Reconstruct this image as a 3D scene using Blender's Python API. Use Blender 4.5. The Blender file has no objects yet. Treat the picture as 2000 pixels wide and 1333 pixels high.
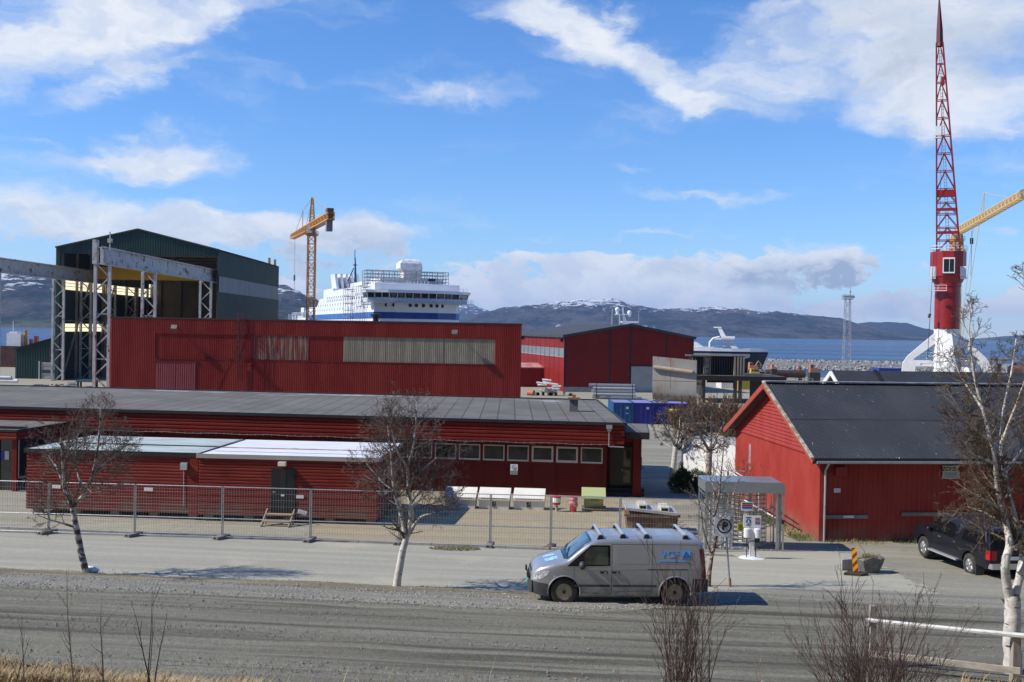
import bpy, bmesh, math, random
from mathutils import Vector, Matrix, noise
R = math.radians
S = bpy.context.scene
COL = S.collection
# ------------------------------------------------------------------ camera
CZ, FP, PITCH, ROLL = 14.0, 2043.0, R(0.547), R(1.0)
_r0, _f, _u0 = Vector((1, 0, 0)), Vector((0, math.cos(PITCH), -math.sin(PITCH))), Vector((0, math.sin(PITCH), math.cos(PITCH)))
_r = _r0 * math.cos(ROLL) + _u0 * math.sin(ROLL)
_u = -_r0 * math.sin(ROLL) + _u0 * math.cos(ROLL)
cam_d = bpy.data.cameras.new("camera"); cam = bpy.data.objects.new("camera", cam_d); COL.objects.link(cam)
cam.matrix_world = Matrix(((_r.x, _u.x, -_f.x, 0), (_r.y, _u.y, -_f.y, 0), (_r.z, _u.z, -_f.z, CZ), (0, 0, 0, 1)))
cam_d.sensor_width = 36; cam_d.lens = 36 * FP / 2000; cam_d.clip_end = 40000; cam_d.clip_start = 0.2
S.camera = cam
# ------------------------------------------------------------------ light
SUN_EL, SUN_AZ = R(42), R(9.2)          # the sun stands to the left, a little behind the camera
to_sun = Vector((-math.cos(SUN_AZ) * math.cos(SUN_EL), -math.sin(SUN_AZ) * math.cos(SUN_EL), math.sin(SUN_EL)))
sl = bpy.data.lights.new("sun", 'SUN'); sl.energy = 5.0; sl.angle = R(0.53); sl.color = (1.0, 0.94, 0.84)
so = bpy.data.objects.new("sun", sl); COL.objects.link(so)
so.rotation_euler = to_sun.to_track_quat('Z', 'Y').to_euler(); so.location = (-60, -20, 80)
S.view_settings.view_transform = 'Standard'; S.view_settings.look = 'None'
S.view_settings.exposure = 0.14; S.view_settings.gamma = 1.0
S.cycles.max_bounces = 6; S.cycles.transparent_max_bounces = 12
S.cycles.volume_bounces = 0
HAZE = 5.2e-5

class NT:
    """small helper that writes shader nodes"""
    def __init__(s, tree): s.t = tree; s.L = tree.links
    def n(s, typ, **kw):
        nd = s.t.nodes.new(typ)
        for k, v in kw.items(): setattr(nd, k, v)
        return nd
    def put(s, sock, v):
        if isinstance(v, bpy.types.NodeSocket): s.L.new(v, sock)
        elif v is not None:
            if isinstance(v, (tuple, list)) and len(v) == 3 and sock.type == 'RGBA': v = (*v, 1)
            sock.default_value = v
    def m(s, op, a, b=None, c=None, clamp=False):
        nd = s.n('ShaderNodeMath', operation=op, use_clamp=clamp)
        s.put(nd.inputs[0], a); s.put(nd.inputs[1], b); s.put(nd.inputs[2], c)
        return nd.outputs[0]
    def ramp(s, v, lo, hi, a=0.0, b=1.0, kind='SMOOTHSTEP'):
        nd = s.n('ShaderNodeMapRange', interpolation_type=kind)
        s.put(nd.inputs[0], v); s.put(nd.inputs[1], lo); s.put(nd.inputs[2], hi); s.put(nd.inputs[3], a); s.put(nd.inputs[4], b)
        return nd.outputs[0]
    def mix(s, f, a, b, mode='MIX'):
        nd = s.n('ShaderNodeMix', data_type='RGBA', blend_type=mode)
        s.put(nd.inputs[0], f); s.put(nd.inputs[6], a); s.put(nd.inputs[7], b)
        return nd.outputs[2]
    def mapping(s, vec, loc=(0, 0, 0), rot=(0, 0, 0), scl=(1, 1, 1), kind='POINT'):
        nd = s.n('ShaderNodeMapping', vector_type=kind)
        s.put(nd.inputs[0], vec)
        nd.inputs[1].default_value = loc; nd.inputs[2].default_value = rot; nd.inputs[3].default_value = scl
        return nd.outputs[0]
    def noise(s, vec, scale=1.0, detail=4, rough=.55, out=0, dist=0.0):
        nd = s.n('ShaderNodeTexNoise'); s.put(nd.inputs['Vector'], vec)
        nd.inputs['Scale'].default_value = scale; nd.inputs['Detail'].default_value = detail
        nd.inputs['Roughness'].default_value = rough; nd.inputs['Distortion'].default_value = dist
        return nd.outputs[out]
    def xyz(s, vec):
        nd = s.n('ShaderNodeSeparateXYZ'); s.put(nd.inputs[0], vec); return nd.outputs
    def comb(s, x, y, z=0.0):
        nd = s.n('ShaderNodeCombineXYZ'); s.put(nd.inputs[0], x); s.put(nd.inputs[1], y); s.put(nd.inputs[2], z); return nd.outputs[0]

# ------------------------------------------------------------------ world: clear sky and spring clouds, laid out by compass direction
w = bpy.data.worlds.new("World"); S.world = w; w.use_nodes = True
wt = NT(w.node_tree)
for nd in list(w.node_tree.nodes): w.node_tree.nodes.remove(nd)
sky = wt.n('ShaderNodeTexSky', sky_type='NISHITA'); sky.sun_disc = False
sky.sun_elevation = SUN_EL; sky.sun_rotation = R(270) - SUN_AZ
sky.altitude = 0; sky.air_density = 1.0; sky.dust_density = 0.0; sky.ozone_density = 1.6
SKY = 0.10
gen = wt.n('ShaderNodeTexCoord').outputs['Generated']
gx, gy, gzz = wt.xyz(gen)[0:3]
az = wt.m('ARCTAN2', gx, gy)
el = wt.m('ARCSINE', gzz)
P = wt.comb(az, el)
warpn = wt.noise(wt.mapping(P, scl=(1, 1.8, 1)), 9.0, 5, .6, out=1)
wv = wt.n('ShaderNodeVectorMath', operation='MULTIPLY_ADD')
wt.put(wv.inputs[0], warpn); wv.inputs[1].default_value = (.16, .075, 0); wv.inputs[2].default_value = (-.08, -.0375, 0)
wadd = wt.n('ShaderNodeVectorMath', operation='ADD'); wt.put(wadd.inputs[0], P); wt.put(wadd.inputs[1], wv.outputs[0])
PW = wadd.outputs[0]
def blob(px, py, rx, ry, rot, wgt, acc):
    a = math.atan((px - 1000) / FP); e = math.atan((647 + (px - 1000) * .0175 - py) / FP * math.cos(a))
    q = wt.mapping(PW, loc=(a, e, 0), rot=(0, 0, R(rot)), scl=(rx / FP, ry / FP, 1), kind='TEXTURE')
    ln = wt.n('ShaderNodeVectorMath', operation='LENGTH'); wt.put(ln.inputs[0], q)
    v = wt.ramp(ln.outputs['Value'], 1.25, 0.1, 0.0, wgt)
    return v if acc is None else wt.m('ADD', acc, v)
CLOUDS = [(60, 60, 330, 120, 12, 1.15), (330, 20, 300, 60, 15, .9), (230, 165, 150, 44, 22, .8), (380, 120, 70, 30, 30, .35), (560, 145, 130, 26, -8, .3),
          (290, 305, 230, 44, 2, 1.25), (30, 268, 80, 9, -4, .5),
          (1080, 40, 250, 85, -20, .85), (1230, 115, 260, 62, -22, .95), (1360, 185, 110, 22, -25, .5), (900, 185, 150, 30, -4, .7), (960, 100, 160, 20, -8, .3), (640, 240, 110, 16, 0, .35),
          (1760, 60, 430, 150, 8, 1.35), (1770, 200, 190, 75, 10, .9), (1940, 220, 160, 60, 20, .9), (1800, 280, 70, 45, 40, .5), (1480, 150, 120, 40, -10, .5),
          (1215, 327, 110, 11, -2, .55), (1390, 374, 270, 15, -3, .45), (1660, 385, 170, 26, -5, .35),
          (1960, 310, 130, 32, 12, .6), (1940, 455, 170, 22, 4, .5), (1950, 602, 130, 30, 0, .8), (1830, 590, 130, 24, 0, .5),
          (150, 430, 430, 66, -3, 1.4), (520, 460, 230, 62, 0, .9), (700, 470, 140, 62, 0, 1.0), (560, 560, 140, 50, 0, .75), (930, 440, 230, 40, -5, .3), (820, 400, 160, 22, -6, .35),
          (1090, 530, 200, 46, 3, .95), (900, 570, 240, 34, 0, .65), (1250, 575, 320, 34, 0, .95), (1480, 520, 230, 42, 3, 1.25), (1660, 535, 110, 24, 0, 1.0), (1600, 588, 250, 24, 0, .7), (1300, 600, 400, 22, 0, .6), (1040, 500, 60, 22, 0, .7), (1150, 510, 80, 26, 0, .8), (1330, 545, 120, 24, 0, .7), (940, 545, 80, 26, 0, .6), (1050, 575, 200, 20, 0, .6), (1180, 460, 200, 12, 3, .35), (1270, 460, 90, 9, 0, .4), (1740, 590, 160, 24, 0, .6)]
CLOUDS = [(*c[:5], c[5] * (1.35 if c[1] > 500 else 1.0)) for c in CLOUDS]
acc = None
for c in CLOUDS: acc = blob(*c, acc)
fb = wt.noise(wt.mapping(PW, scl=(1, 2.6, 1), loc=(3.1, 1.7, 0), rot=(0, 0, -.10)), 8.0, 10, .60)
fb2 = wt.noise(wt.mapping(PW, scl=(1, 5.0, 1), loc=(1.3, 4.2, 0), rot=(0, 0, .12)), 5.0, 6, .6)
# long faint cirrus everywhere, the placed clouds on top
fbh = wt.noise(wt.mapping(PW, scl=(1, 1.7, 1), loc=(6.1, 2.2, 0)), 26.0, 9, .58)
lowk = wt.ramp(el, .115, .06)          # low clouds are far off: smaller, crisper heaps
fmix = wt.m('ADD', fb, wt.m('MULTIPLY', lowk, wt.m('SUBTRACT', fbh, fb)))
dens = wt.m('ADD', wt.m('MULTIPLY', acc, .92), wt.m('MULTIPLY_ADD', fmix, wt.m('MULTIPLY_ADD', lowk, 2.4, 2.2), wt.m('MULTIPLY_ADD', lowk, -1.42, -1.26)))
c1 = wt.ramp(dens, 0.0, wt.m('MULTIPLY_ADD', lowk, -.60, 1.15))
cirr = wt.m('MULTIPLY', wt.ramp(fb2, .52, .80), .30)
c1 = wt.m('MAXIMUM', c1, cirr)
# thick, low clouds carry a grey underside
a_, e_ = None, None
dark = None
for c in [(1500, 535, 220, 30, 0, 1.0), (1660, 540, 100, 20, 0, 1.0), (170, 480, 420, 36, 0, .6), (640, 500, 180, 50, 0, .7), (1780, 120, 330, 90, 0, .55), (1700, 20, 260, 40, 0, .3)]:
    dark = blob(*c, dark)
dark = wt.m('MULTIPLY', dark, wt.ramp(fmix, .38, .60, .25, 1.0), clamp=True)
puff = wt.ramp(wt.noise(wt.mapping(PW, scl=(1, 2.0, 1), loc=(9.1, 3.7, 0)), 14.0, 8, .6), .36, .62)
cloud_col = wt.mix(dark, wt.mix(puff, (.64, .71, .82), (.86, .88, .90)), (.36, .43, .55))
sky_col = wt.mix(1.0, sky.outputs[0], (SKY * .90, SKY * 1.14, SKY * 1.55), 'MULTIPLY')
hs = wt.n('ShaderNodeHueSaturation'); hs.inputs['Saturation'].default_value = 1.10; hs.inputs['Value'].default_value = 1.0
wt.put(hs.inputs['Color'], sky_col)
cov = wt.m('MULTIPLY', wt.m('MULTIPLY', c1, .93), wt.ramp(gy, -.1, .35))
up = wt.ramp(gzz, -0.01, 0.005)
fin = wt.mix(wt.m('MULTIPLY', cov, up), hs.outputs[0], cloud_col)
bg = wt.n('ShaderNodeBackground'); wt.put(bg.inputs[0], fin); bg.inputs[1].default_value = 1.0
wo = wt.n('ShaderNodeOutputWorld'); wt.L.new(bg.outputs[0], wo.inputs[0])
w.cycles.sampling_method = 'MANUAL'; w.cycles.sample_map_resolution = 512

# ------------------------------------------------------------------ surveying helpers: photo column/row + distance -> place
CAM = Vector((0, 0, CZ))
def W(px, py, Y):
    d = _f + _r * ((px - 1000) / FP) + _u * ((666.5 - py) / FP)
    return CAM + d * (Y / d.y)
def PXZ(px, Y, z):
    x = (px - 1000) / FP * Y
    for _ in range(6):
        p = Vector((x, Y, z)) - CAM
        x += ((px - 1000) - FP * p.dot(_r) / p.dot(_f)) * Y / FP
    return x
HP = [(-60, 12.7), (3, 12.4), (19.2, 7.02), (30, 6.15), (41, 5.5), (57, 5.0), (80, 4.2), (127, 2.95), (200, 2.6), (420, 2.5)]
def hz(t):
    for (a, za), (b, zb) in zip(HP, HP[1:]):
        if t <= b:
            k = max(0, min(1, (t - a) / (b - a))); return za + (zb - za) * k
    return HP[-1][1]
def gz(x, y): return hz(y + 0.1 * x)
def G(px, Y, dz=0.0):
    z = hz(Y)
    for _ in range(5):
        x = PXZ(px, Y, z); z = gz(x, Y)
    return Vector((x, Y, z + dz))

# ------------------------------------------------------------------ mesh builder
class MB:
    def __init__(s): s.v, s.f, s.mi, s.cur, s.T = [], [], [], 0, None
    def add(s, vs, fs):
        b = len(s.v)
        for p in vs:
            p = Vector(p); s.v.append(s.T @ p if s.T else p)
        for f in fs: s.f.append(tuple(i + b for i in f)); s.mi.append(s.cur)
        return s
    def box(s, x0, x1, y0, y1, z0, z1):
        return s.add([(x0, y0, z0), (x1, y0, z0), (x1, y1, z0), (x0, y1, z0), (x0, y0, z1), (x1, y0, z1), (x1, y1, z1), (x0, y1, z1)],
                     [(0, 3, 2, 1), (4, 5, 6, 7), (0, 1, 5, 4), (1, 2, 6, 5), (2, 3, 7, 6), (3, 0, 4, 7)])
    def cbox(s, c, sx, sy, sz, rz=0.0, rx=0.0, ry=0.0):
        M_ = Matrix.Translation(c) @ Matrix.Rotation(rz, 4, 'Z') @ Matrix.Rotation(ry, 4, 'Y') @ Matrix.Rotation(rx, 4, 'X')
        vs = [M_ @ Vector((a * sx / 2, b * sy / 2, d * sz / 2)) for d in (-1, 1) for a, b in ((-1, -1), (1, -1), (1, 1), (-1, 1))]
        return s.add(vs, [(0, 3, 2, 1), (4, 5, 6, 7), (0, 1, 5, 4), (1, 2, 6, 5), (2, 3, 7, 6), (3, 0, 4, 7)])
    def bar(s, a, b, w_, h=None):
        a, b = Vector(a), Vector(b); d = (b - a); h = h or w_
        if d.length < 1e-6: return s
        d.normalize(); up = Vector((0, 0, 1)) if abs(d.z) < .95 else Vector((0, 1, 0))
        x = d.cross(up).normalized(); y = x.cross(d).normalized()
        vs = [p + x * (i * w_ / 2) + y * (j * h / 2) for p in (a, b) for i, j in ((-1, -1), (1, -1), (1, 1), (-1, 1))]
        return s.add(vs, [(0, 1, 2, 3), (7, 6, 5, 4), (0, 4, 5, 1), (1, 5, 6, 2), (2, 6, 7, 3), (3, 7, 4, 0)])
    def path(s, pts, rad, n=6, cap=True):
        pts = [Vector(p) for p in pts]; b = len(s.v); k = len(pts); px_ = None; vs = []
        if not isinstance(rad, (list, tuple)): rad = [rad] * k
        for i, p in enumerate(pts):
            d = (pts[min(i + 1, k - 1)] - pts[max(i - 1, 0)])
            d = d.normalized() if d.length > 1e-9 else Vector((0, 0, 1))
            if px_ is None:
                px_ = d.cross(Vector((.3, .2, 1)) if abs(d.z) < .9 else Vector((1, .1, 0))).normalized()
            else:
                px_ = px_ - d * px_.dot(d)
                px_ = px_.normalized() if px_.length > 1e-6 else d.orthogonal().normalized()
            py_ = d.cross(px_)
            for j in range(n):
                a = 2 * math.pi * j / n
                vs.append(p + (px_ * math.cos(a) + py_ * math.sin(a)) * rad[i])
        fs = [(i * n + j, i * n + (j + 1) % n, (i + 1) * n + (j + 1) % n, (i + 1) * n + j) for i in range(k - 1) for j in range(n)]
        if cap: fs += [tuple(range(n - 1, -1, -1)), tuple(range((k - 1) * n, k * n))]
        return s.add(vs, fs)
    def tube(s, a, b, r0, r1=None, n=8): return s.path([a, b], [r0, r0 if r1 is None else r1], n)
    def lathe(s, prof, n=16, c=(0, 0, 0), axis='Z'):
        c = Vector(c); vs = []
        for r_, h in prof:
            for j in range(n):
                a = 2 * math.pi * j / n; x, y = r_ * math.cos(a), r_ * math.sin(a)
                vs.append(c + (Vector((x, y, h)) if axis == 'Z' else Vector((x, h, y)) if axis == 'Y' else Vector((h, x, y))))
        k = len(prof)
        fs = [(i * n + j, i * n + (j + 1) % n, (i + 1) * n + (j + 1) % n, (i + 1) * n + j) for i in range(k - 1) for j in range(n)]
        fs += [tuple(range(n - 1, -1, -1)), tuple(range((k - 1) * n, k * n))]
        return s.add(vs, fs)
    def prism(s, poly, a, b, axis='Y'):
        """polygon swept from a to b along an axis; poly holds the other two coordinates"""
        def mk(p, q): return (p[0], q, p[1]) if axis == 'Y' else (q, p[0], p[1]) if axis == 'X' else (p[0], p[1], q)
        n = len(poly)
        return s.add([mk(p, a) for p in poly] + [mk(p, b) for p in poly],
                     [tuple(range(n - 1, -1, -1)), tuple(range(n, 2 * n))] + [(i, (i + 1) % n, n + (i + 1) % n, n + i) for i in range(n)])
    def ball(s, c, rx, ry=None, rz=None, nu=10, nv=7):
        ry = ry or rx; rz = rz or rx; c = Vector(c)
        vs = [c + Vector((0, 0, -rz))]
        for i in range(1, nv):
            t = -math.pi / 2 + math.pi * i / nv
            for j in range(nu):
                a = 2 * math.pi * j / nu
                vs.append(c + Vector((rx * math.cos(t) * math.cos(a), ry * math.cos(t) * math.sin(a), rz * math.sin(t))))
        vs.append(c + Vector((0, 0, rz))); L = len(vs) - 1
        fs = [(0, 1 + (j + 1) % nu, 1 + j) for j in range(nu)]
        for i in range(nv - 2):
            for j in range(nu):
                a = 1 + i * nu; fs.append((a + j, a + (j + 1) % nu, a + nu + (j + 1) % nu, a + nu + j))
        a = 1 + (nv - 2) * nu
        fs += [(a + j, a + (j + 1) % nu, L) for j in range(nu)]
        return s.add(vs, fs)
    def sheet(s, p0, u, nrm, prof, ext0, ext1, seam=None):
        """profiled cladding: prof = [(along, out), ...] walked along u, swept from ext0(s) to ext1(s) in z"""
        p0, u, nrm = Vector(p0), Vector(u), Vector(nrm); vs = []
        for a, o in prof:
            q = p0 + u * a + nrm * o
            vs += [q + Vector((0, 0, ext0(a) if callable(ext0) else ext0)), q + Vector((0, 0, ext1(a) if callable(ext1) else ext1))]
        return s.add(vs, [(2 * i, 2 * i + 2, 2 * i + 3, 2 * i + 1) for i in range(len(prof) - 1)])
    def corr_v(s, p0, u, nrm, L, z0, z1, pitch=.25, dep=.04):
        prof, a = [], 0.0
        n = max(1, round(L / pitch)); pt = L / n
        for i in range(n):
            b = i * pt; prof += [(b, 0), (b + .34 * pt, 0), (b + .5 * pt, dep), (b + .84 * pt, dep)]
        prof.append((L, 0))
        return s.sheet(p0, u, nrm, prof, z0, z1)
    def corr_h(s, p0, u, nrm, L, z0, z1, pitch=.2, dep=.03):
        p0, u, nrm = Vector(p0), Vector(u), Vector(nrm); n = max(1, round((z1 - z0) / pitch)); pt = (z1 - z0) / n; rows = []
        for i in range(n):
            b = z0 + i * pt; rows += [(b, 0), (b + .12 * pt, dep), (b + .62 * pt, dep), (b + .80 * pt, 0)]
        rows.append((z1, 0)); vs = []
        for z, o in rows:
            q = p0 + nrm * o + Vector((0, 0, z)); vs += [q, q + u * L]
        return s.add(vs, [(2 * i, 2 * i + 1, 2 * i + 3, 2 * i + 2) for i in range(len(rows) - 1)])
    def lattice(s, a, b, wa, wb, bays, rc, rb, faces=(0, 1, 2, 3), square=True, horiz=True):
        """four-chord truss tower or jib from a to b"""
        a, b = Vector(a), Vector(b); d = (b - a).normalized()
        x = d.cross(Vector((0, 1, 0)) if abs(d.y) < .7 else Vector((1, 0, 0))).normalized(); y = d.cross(x).normalized()
        def c(k, t):
            w_ = (wa + (wb - wa) * t) / 2; i, j = ((-1, -1), (1, -1), (1, 1), (-1, 1))[k % 4]
            return a + (b - a) * t + x * (i * w_) + y * (j * w_)
        for k in range(4): s.bar(c(k, 0), c(k, 1), rc)
        for i in range(bays):
            t0, t1 = i / bays, (i + 1) / bays
            for k in faces:
                if i % 2 == 0: s.bar(c(k, t0), c(k + 1, t1), rb)
                else: s.bar(c(k + 1, t0), c(k, t1), rb)
                if horiz: s.bar(c(k, t1), c(k + 1, t1), rb)
        return s
    def build(s, name, mats, parent=None, smooth=None, loc=None, rz=None, fix=False):
        me = bpy.data.meshes.new(name)
        me.from_pydata([tuple(p) for p in s.v], [], s.f)
        for m_ in (mats if isinstance(mats, (list, tuple)) else [mats]): me.materials.append(m_)
        if any(s.mi): me.polygons.foreach_set('material_index', s.mi)
        if fix:
            bm = bmesh.new(); bm.from_mesh(me); bmesh.ops.remove_doubles(bm, verts=bm.verts, dist=1e-5); bmesh.ops.recalc_face_normals(bm, faces=bm.faces); bm.to_mesh(me); bm.free()
        if smooth:
            me.polygons.foreach_set('use_smooth', [True] * len(me.polygons)); me.set_sharp_from_angle(angle=R(smooth))
        me.update()
        o = bpy.data.objects.new(name, me); COL.objects.link(o)
        if parent: o.parent = parent
        if loc is not None: o.location = loc
        if rz is not None: o.rotation_euler = (0, 0, rz)
        return o
def tag(o, label=None, cat=None, group=None, kind=None):
    if label: o['label'] = label
    if cat: o['category'] = cat
    if group: o['group'] = group
    if kind: o['kind'] = kind
    return o
def thing(name, label, cat, loc=(0, 0, 0), rz=0.0, group=None):
    o = bpy.data.objects.new(name, None); COL.objects.link(o); o.empty_display_size = .3
    o.location = loc; o.rotation_euler = (0, 0, rz)
    return tag(o, label, cat, group)
def copy_tree(o, parent=None):
    c = o.copy(); COL.objects.link(c); c.parent = parent
    for ch in list(o.children): copy_tree(ch, c)
    return c
def text_mesh(mb, txt, size, T, depth=.004, bold=0.0):
    """letters as flat solid shapes in local XZ, added to a builder through matrix T"""
    cu = bpy.data.curves.new("letters", 'FONT'); cu.body = txt; cu.size = size; cu.extrude = depth; cu.align_x = 'CENTER'; cu.align_y = 'CENTER'
    cu.offset = bold; cu.resolution_u = 3
    o = bpy.data.objects.new("letters", cu); COL.objects.link(o)
    bpy.context.view_layer.update()
    me = bpy.data.meshes.new_from_object(o.evaluated_get(bpy.context.evaluated_depsgraph_get()))
    M_ = T @ Matrix.Rotation(R(90), 4, 'X')
    mb.add([M_ @ v.co for v in me.vertices], [tuple(p.vertices) for p in me.polygons])
    bpy.data.objects.remove(o); bpy.data.curves.remove(cu); bpy.data.meshes.remove(me)

# ------------------------------------------------------------------ materials
MATS = {}
def pm(name, c, c2=None, s=1.0, lo=.35, hi=.65, st=(1, 1, 1), rough=.6, metal=0.0, bump=0.0, bs=20, bst=(1, 1, 1), det=5, c3=None, s3=1, lo3=.6, hi3=.7, st3=(1, 1, 1), spec=None, rough2=None, coat=0, bdist=.02, fine=0.0, fs=60):
    if name in MATS: return MATS[name]
    m_ = bpy.data.materials.new(name); m_.use_nodes = True; MATS[name] = m_
    t = NT(m_.node_tree); b = m_.node_tree.nodes['Principled BSDF']
    co = t.n('ShaderNodeTexCoord').outputs['Object']
    col = c
    if c2 is not None:
        f = t.ramp(t.noise(t.mapping(co, scl=st), s, det, .6), lo, hi); col = t.mix(f, c, c2)
        if rough2 is not None: t.put(b.inputs['Roughness'], t.ramp(f, 0, 1, rough, rough2))
    if c3 is not None:
        f3 = t.ramp(t.noise(t.mapping(co, scl=st3, loc=(7.3, 2.1, 4.4)), s3, 6, .65), lo3, hi3); col = t.mix(f3, col, c3)
    if fine:
        col = t.mix(1.0, col, t.comb(*[t.ramp(t.noise(co, fs, 3, .7), .3, .7, 1 - fine, 1 + fine)] * 3), 'MULTIPLY')
    t.put(b.inputs['Base Color'], col)
    if rough2 is None: b.inputs['Roughness'].default_value = rough
    b.inputs['Metallic'].default_value = metal
    if spec is not None: b.inputs['Specular IOR Level'].default_value = spec
    if coat: b.inputs['Coat Weight'].default_value = coat; b.inputs['Coat Roughness'].default_value = .08
    if bump:
        bn = t.n('ShaderNodeBump'); bn.inputs['Strength'].default_value = bump; bn.inputs['Distance'].default_value = bdist
        t.put(bn.inputs['Height'], t.noise(t.mapping(co, scl=bst), bs, 4, .6)); t.L.new(bn.outputs[0], b.inputs['Normal'])
    return m_
def glassy(name, c, rough=.08): return pm(name, c, rough=rough, spec=.8)

red_wh = pm('warehouse_red_sheet', (.195, .017, .013), (.245, .030, .021), .5, st=(1, 1, .15), rough=.5, c3=(.33, .085, .06), s3=2.2, lo3=.60, hi3=.8, st3=(3, 3, .15), fine=.1, fs=3, spec=.18)
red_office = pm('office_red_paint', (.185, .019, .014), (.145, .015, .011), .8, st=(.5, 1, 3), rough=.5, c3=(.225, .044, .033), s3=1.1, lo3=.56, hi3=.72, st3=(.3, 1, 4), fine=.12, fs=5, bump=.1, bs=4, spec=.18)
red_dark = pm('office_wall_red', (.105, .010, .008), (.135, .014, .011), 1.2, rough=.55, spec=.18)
red_cabin = pm('cabin_red_boards', (.165, .019, .014), (.215, .034, .024), 1.5, st=(.4, 1, 4), rough=.6, c3=(.11, .014, .012), s3=1.0, lo3=.55, hi3=.75, spec=.18)
red_barn = pm('barn_red_paint', (.29, .034, .025), (.335, .048, .035), 1.0, st=(1, 1, .5), rough=.55, c3=(.46, .09, .065), s3=3, lo3=.66, hi3=.8, st3=(3, 3, .4), spec=.18)
red_shed = pm('panel_shed_red', (.25, .019, .014), (.21, .016, .012), .3, rough=.45, spec=.18)
red_crane = pm('crane_red_paint', (.30, .014, .016), (.24, .012, .015), .6, rough=.4, c3=(.18, .02, .02), s3=1.5, lo3=.62, hi3=.75)
white_paint = pm('white_paint', (.80, .80, .80), (.72, .72, .71), .8, rough=.45)
ship_white = pm('ship_white_paint', (.82, .83, .84), (.76, .77, .79), .25, rough=.4, c3=(.6, .58, .55), s3=1.2, lo3=.7, hi3=.8, st3=(1, 1, .3))
black_trim = pm('black_trim', (.012, .012, .014), (.02, .02, .022), 2, rough=.5)
galv = pm('galvanised_steel', (.36, .38, .40), (.46, .48, .49), 6, rough=.42, metal=.75)
galv_pale = pm('pale_galvanised_steel', (.50, .52, .54), (.40, .42, .44), 4, rough=.5, metal=.4)
rust_white = pm('flaking_white_steel', (.52, .52, .50), (.42, .40, .37), 1.2, rough=.65, c3=(.16, .055, .03), s3=1.1, lo3=.57, hi3=.63, st3=(2, .6, .7), det=6)
green_sheet = pm('dark_green_sheet', (.028, .052, .045), (.034, .062, .055), .3, rough=.45, spec=.18)
felt = None
conc = pm('concrete', (.36, .35, .33), (.28, .275, .26), 1.5, rough=.85, bump=.3, bs=25)
crane_yellow = pm('crane_yellow_paint', (.66, .30, .05), (.55, .24, .04), 1.5, rough=.45)
pale_yellow = pm('pale_crane_yellow', (.72, .50, .20), (.66, .44, .16), 1.5, rough=.5)
glass_dark = glassy('dark_window_glass', (.018, .024, .027), .06)
glass_win = pm('window_glass', (.012, .018, .019), (.035, .045, .046), .9, lo=.42, hi=.6, rough=.06, spec=.35)
rubber = pm('tyre_rubber', (.022, .021, .02), (.05, .046, .04), 8, rough=.8)

def splash(m_, z0, z1, col, amt):
    """dried splash-back dirt along the foot of a wall (object z)"""
    t = NT(m_.node_tree); b = m_.node_tree.nodes['Principled BSDF']; co = t.n('ShaderNodeTexCoord').outputs['Object']; z = t.xyz(co)[2]
    d = t.m('MULTIPLY', t.ramp(z, z1, z0), t.ramp(t.noise(t.mapping(co, scl=(1, 1, .5)), 1.8, 6, .65), .35, .62, .1, amt))
    old = b.inputs['Base Color'].links[0].from_socket; t.put(b.inputs['Base Color'], t.mix(d, old, col))
splash(red_cabin, .25, 1.1, (.15, .12, .09), .8); splash(red_barn, -.1, .9, (.20, .15, .11), .75)
# ================================================================== ground, road, water, hills
def stripe_coords(t, ax=.04, ay=1.0):
    """object coordinates turned along the road, stretched in the driving direction"""
    co = t.n('ShaderNodeTexCoord').outputs['Object']
    x, y, z = t.xyz(co)[0:3]
    tt = t.m('MULTIPLY_ADD', x, .1, y)
    return co, tt, t.comb(t.m('MULTIPLY', x, ax), t.m('MULTIPLY', tt, ay))
def ground_mat(name, cols, band, fine_s, fine_a, bump, rough=.9, edge=None, patches=None, fade=True):
    m_ = bpy.data.materials.new(name); m_.use_nodes = True; MATS[name] = m_
    t = NT(m_.node_tree); b = m_.node_tree.nodes['Principled BSDF']
    co, tt, sc_ = stripe_coords(t)
    col = t.mix(t.ramp(t.noise(sc_, band, 5, .62), .34, .66), cols[0], cols[1])
    if len(cols) > 2: col = t.mix(t.ramp(t.noise(t.mapping(co, loc=(11, 3, 0)), .35, 6, .6), .52, .72), col, cols[2])
    if patches: col = t.mix(t.ramp(t.noise(t.mapping(sc_, loc=(4, 8, 0)), patches[1], 4, .6), patches[2], patches[3]), col, patches[0])
    f1 = t.noise(co, fine_s, 4, .75); f2 = t.noise(co, fine_s * 4.3, 2, .6)
    k = t.m('ADD', t.ramp(f1, .25, .75, 1 - fine_a, 1 + fine_a, 'LINEAR'), t.ramp(f2, .3, .7, -fine_a * .6, fine_a * .6, 'LINEAR'))
    col = t.mix(1.0, col, t.comb(t.m('MULTIPLY', k, 1.06), t.m('MULTIPLY', k, 1.03), t.m('MULTIPLY', k, .90)), 'MULTIPLY')
    t.put(b.inputs['Base Color'], col); b.inputs['Roughness'].default_value = rough; b.inputs['Specular IOR Level'].default_value = .25
    bn = t.n('ShaderNodeBump'); bn.inputs['Strength'].default_value = bump; bn.inputs['Distance'].default_value = .05
    t.put(bn.inputs['Height'], t.m('ADD', f1, t.m('MULTIPLY', f2, .5))); t.L.new(bn.outputs[0], b.inputs['Normal'])
    if fade:
        at_ = t.n('ShaderNodeAttribute'); at_.attribute_name = 'fade'
        fz_ = t.m('ADD', at_.outputs['Fac'], t.m('MULTIPLY_ADD', t.noise(co, 2.2, 6, .68), 1.1, -.55))
        t.put(b.inputs['Alpha'], t.ramp(fz_, .38, .52))
    return m_
g_yard = ground_mat('yard_gravel_mix', [(.25, .24, .21), (.32, .305, .265), (.34, .32, .265)], 1.1, 3.0, .16, .35, fade=False)
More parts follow.
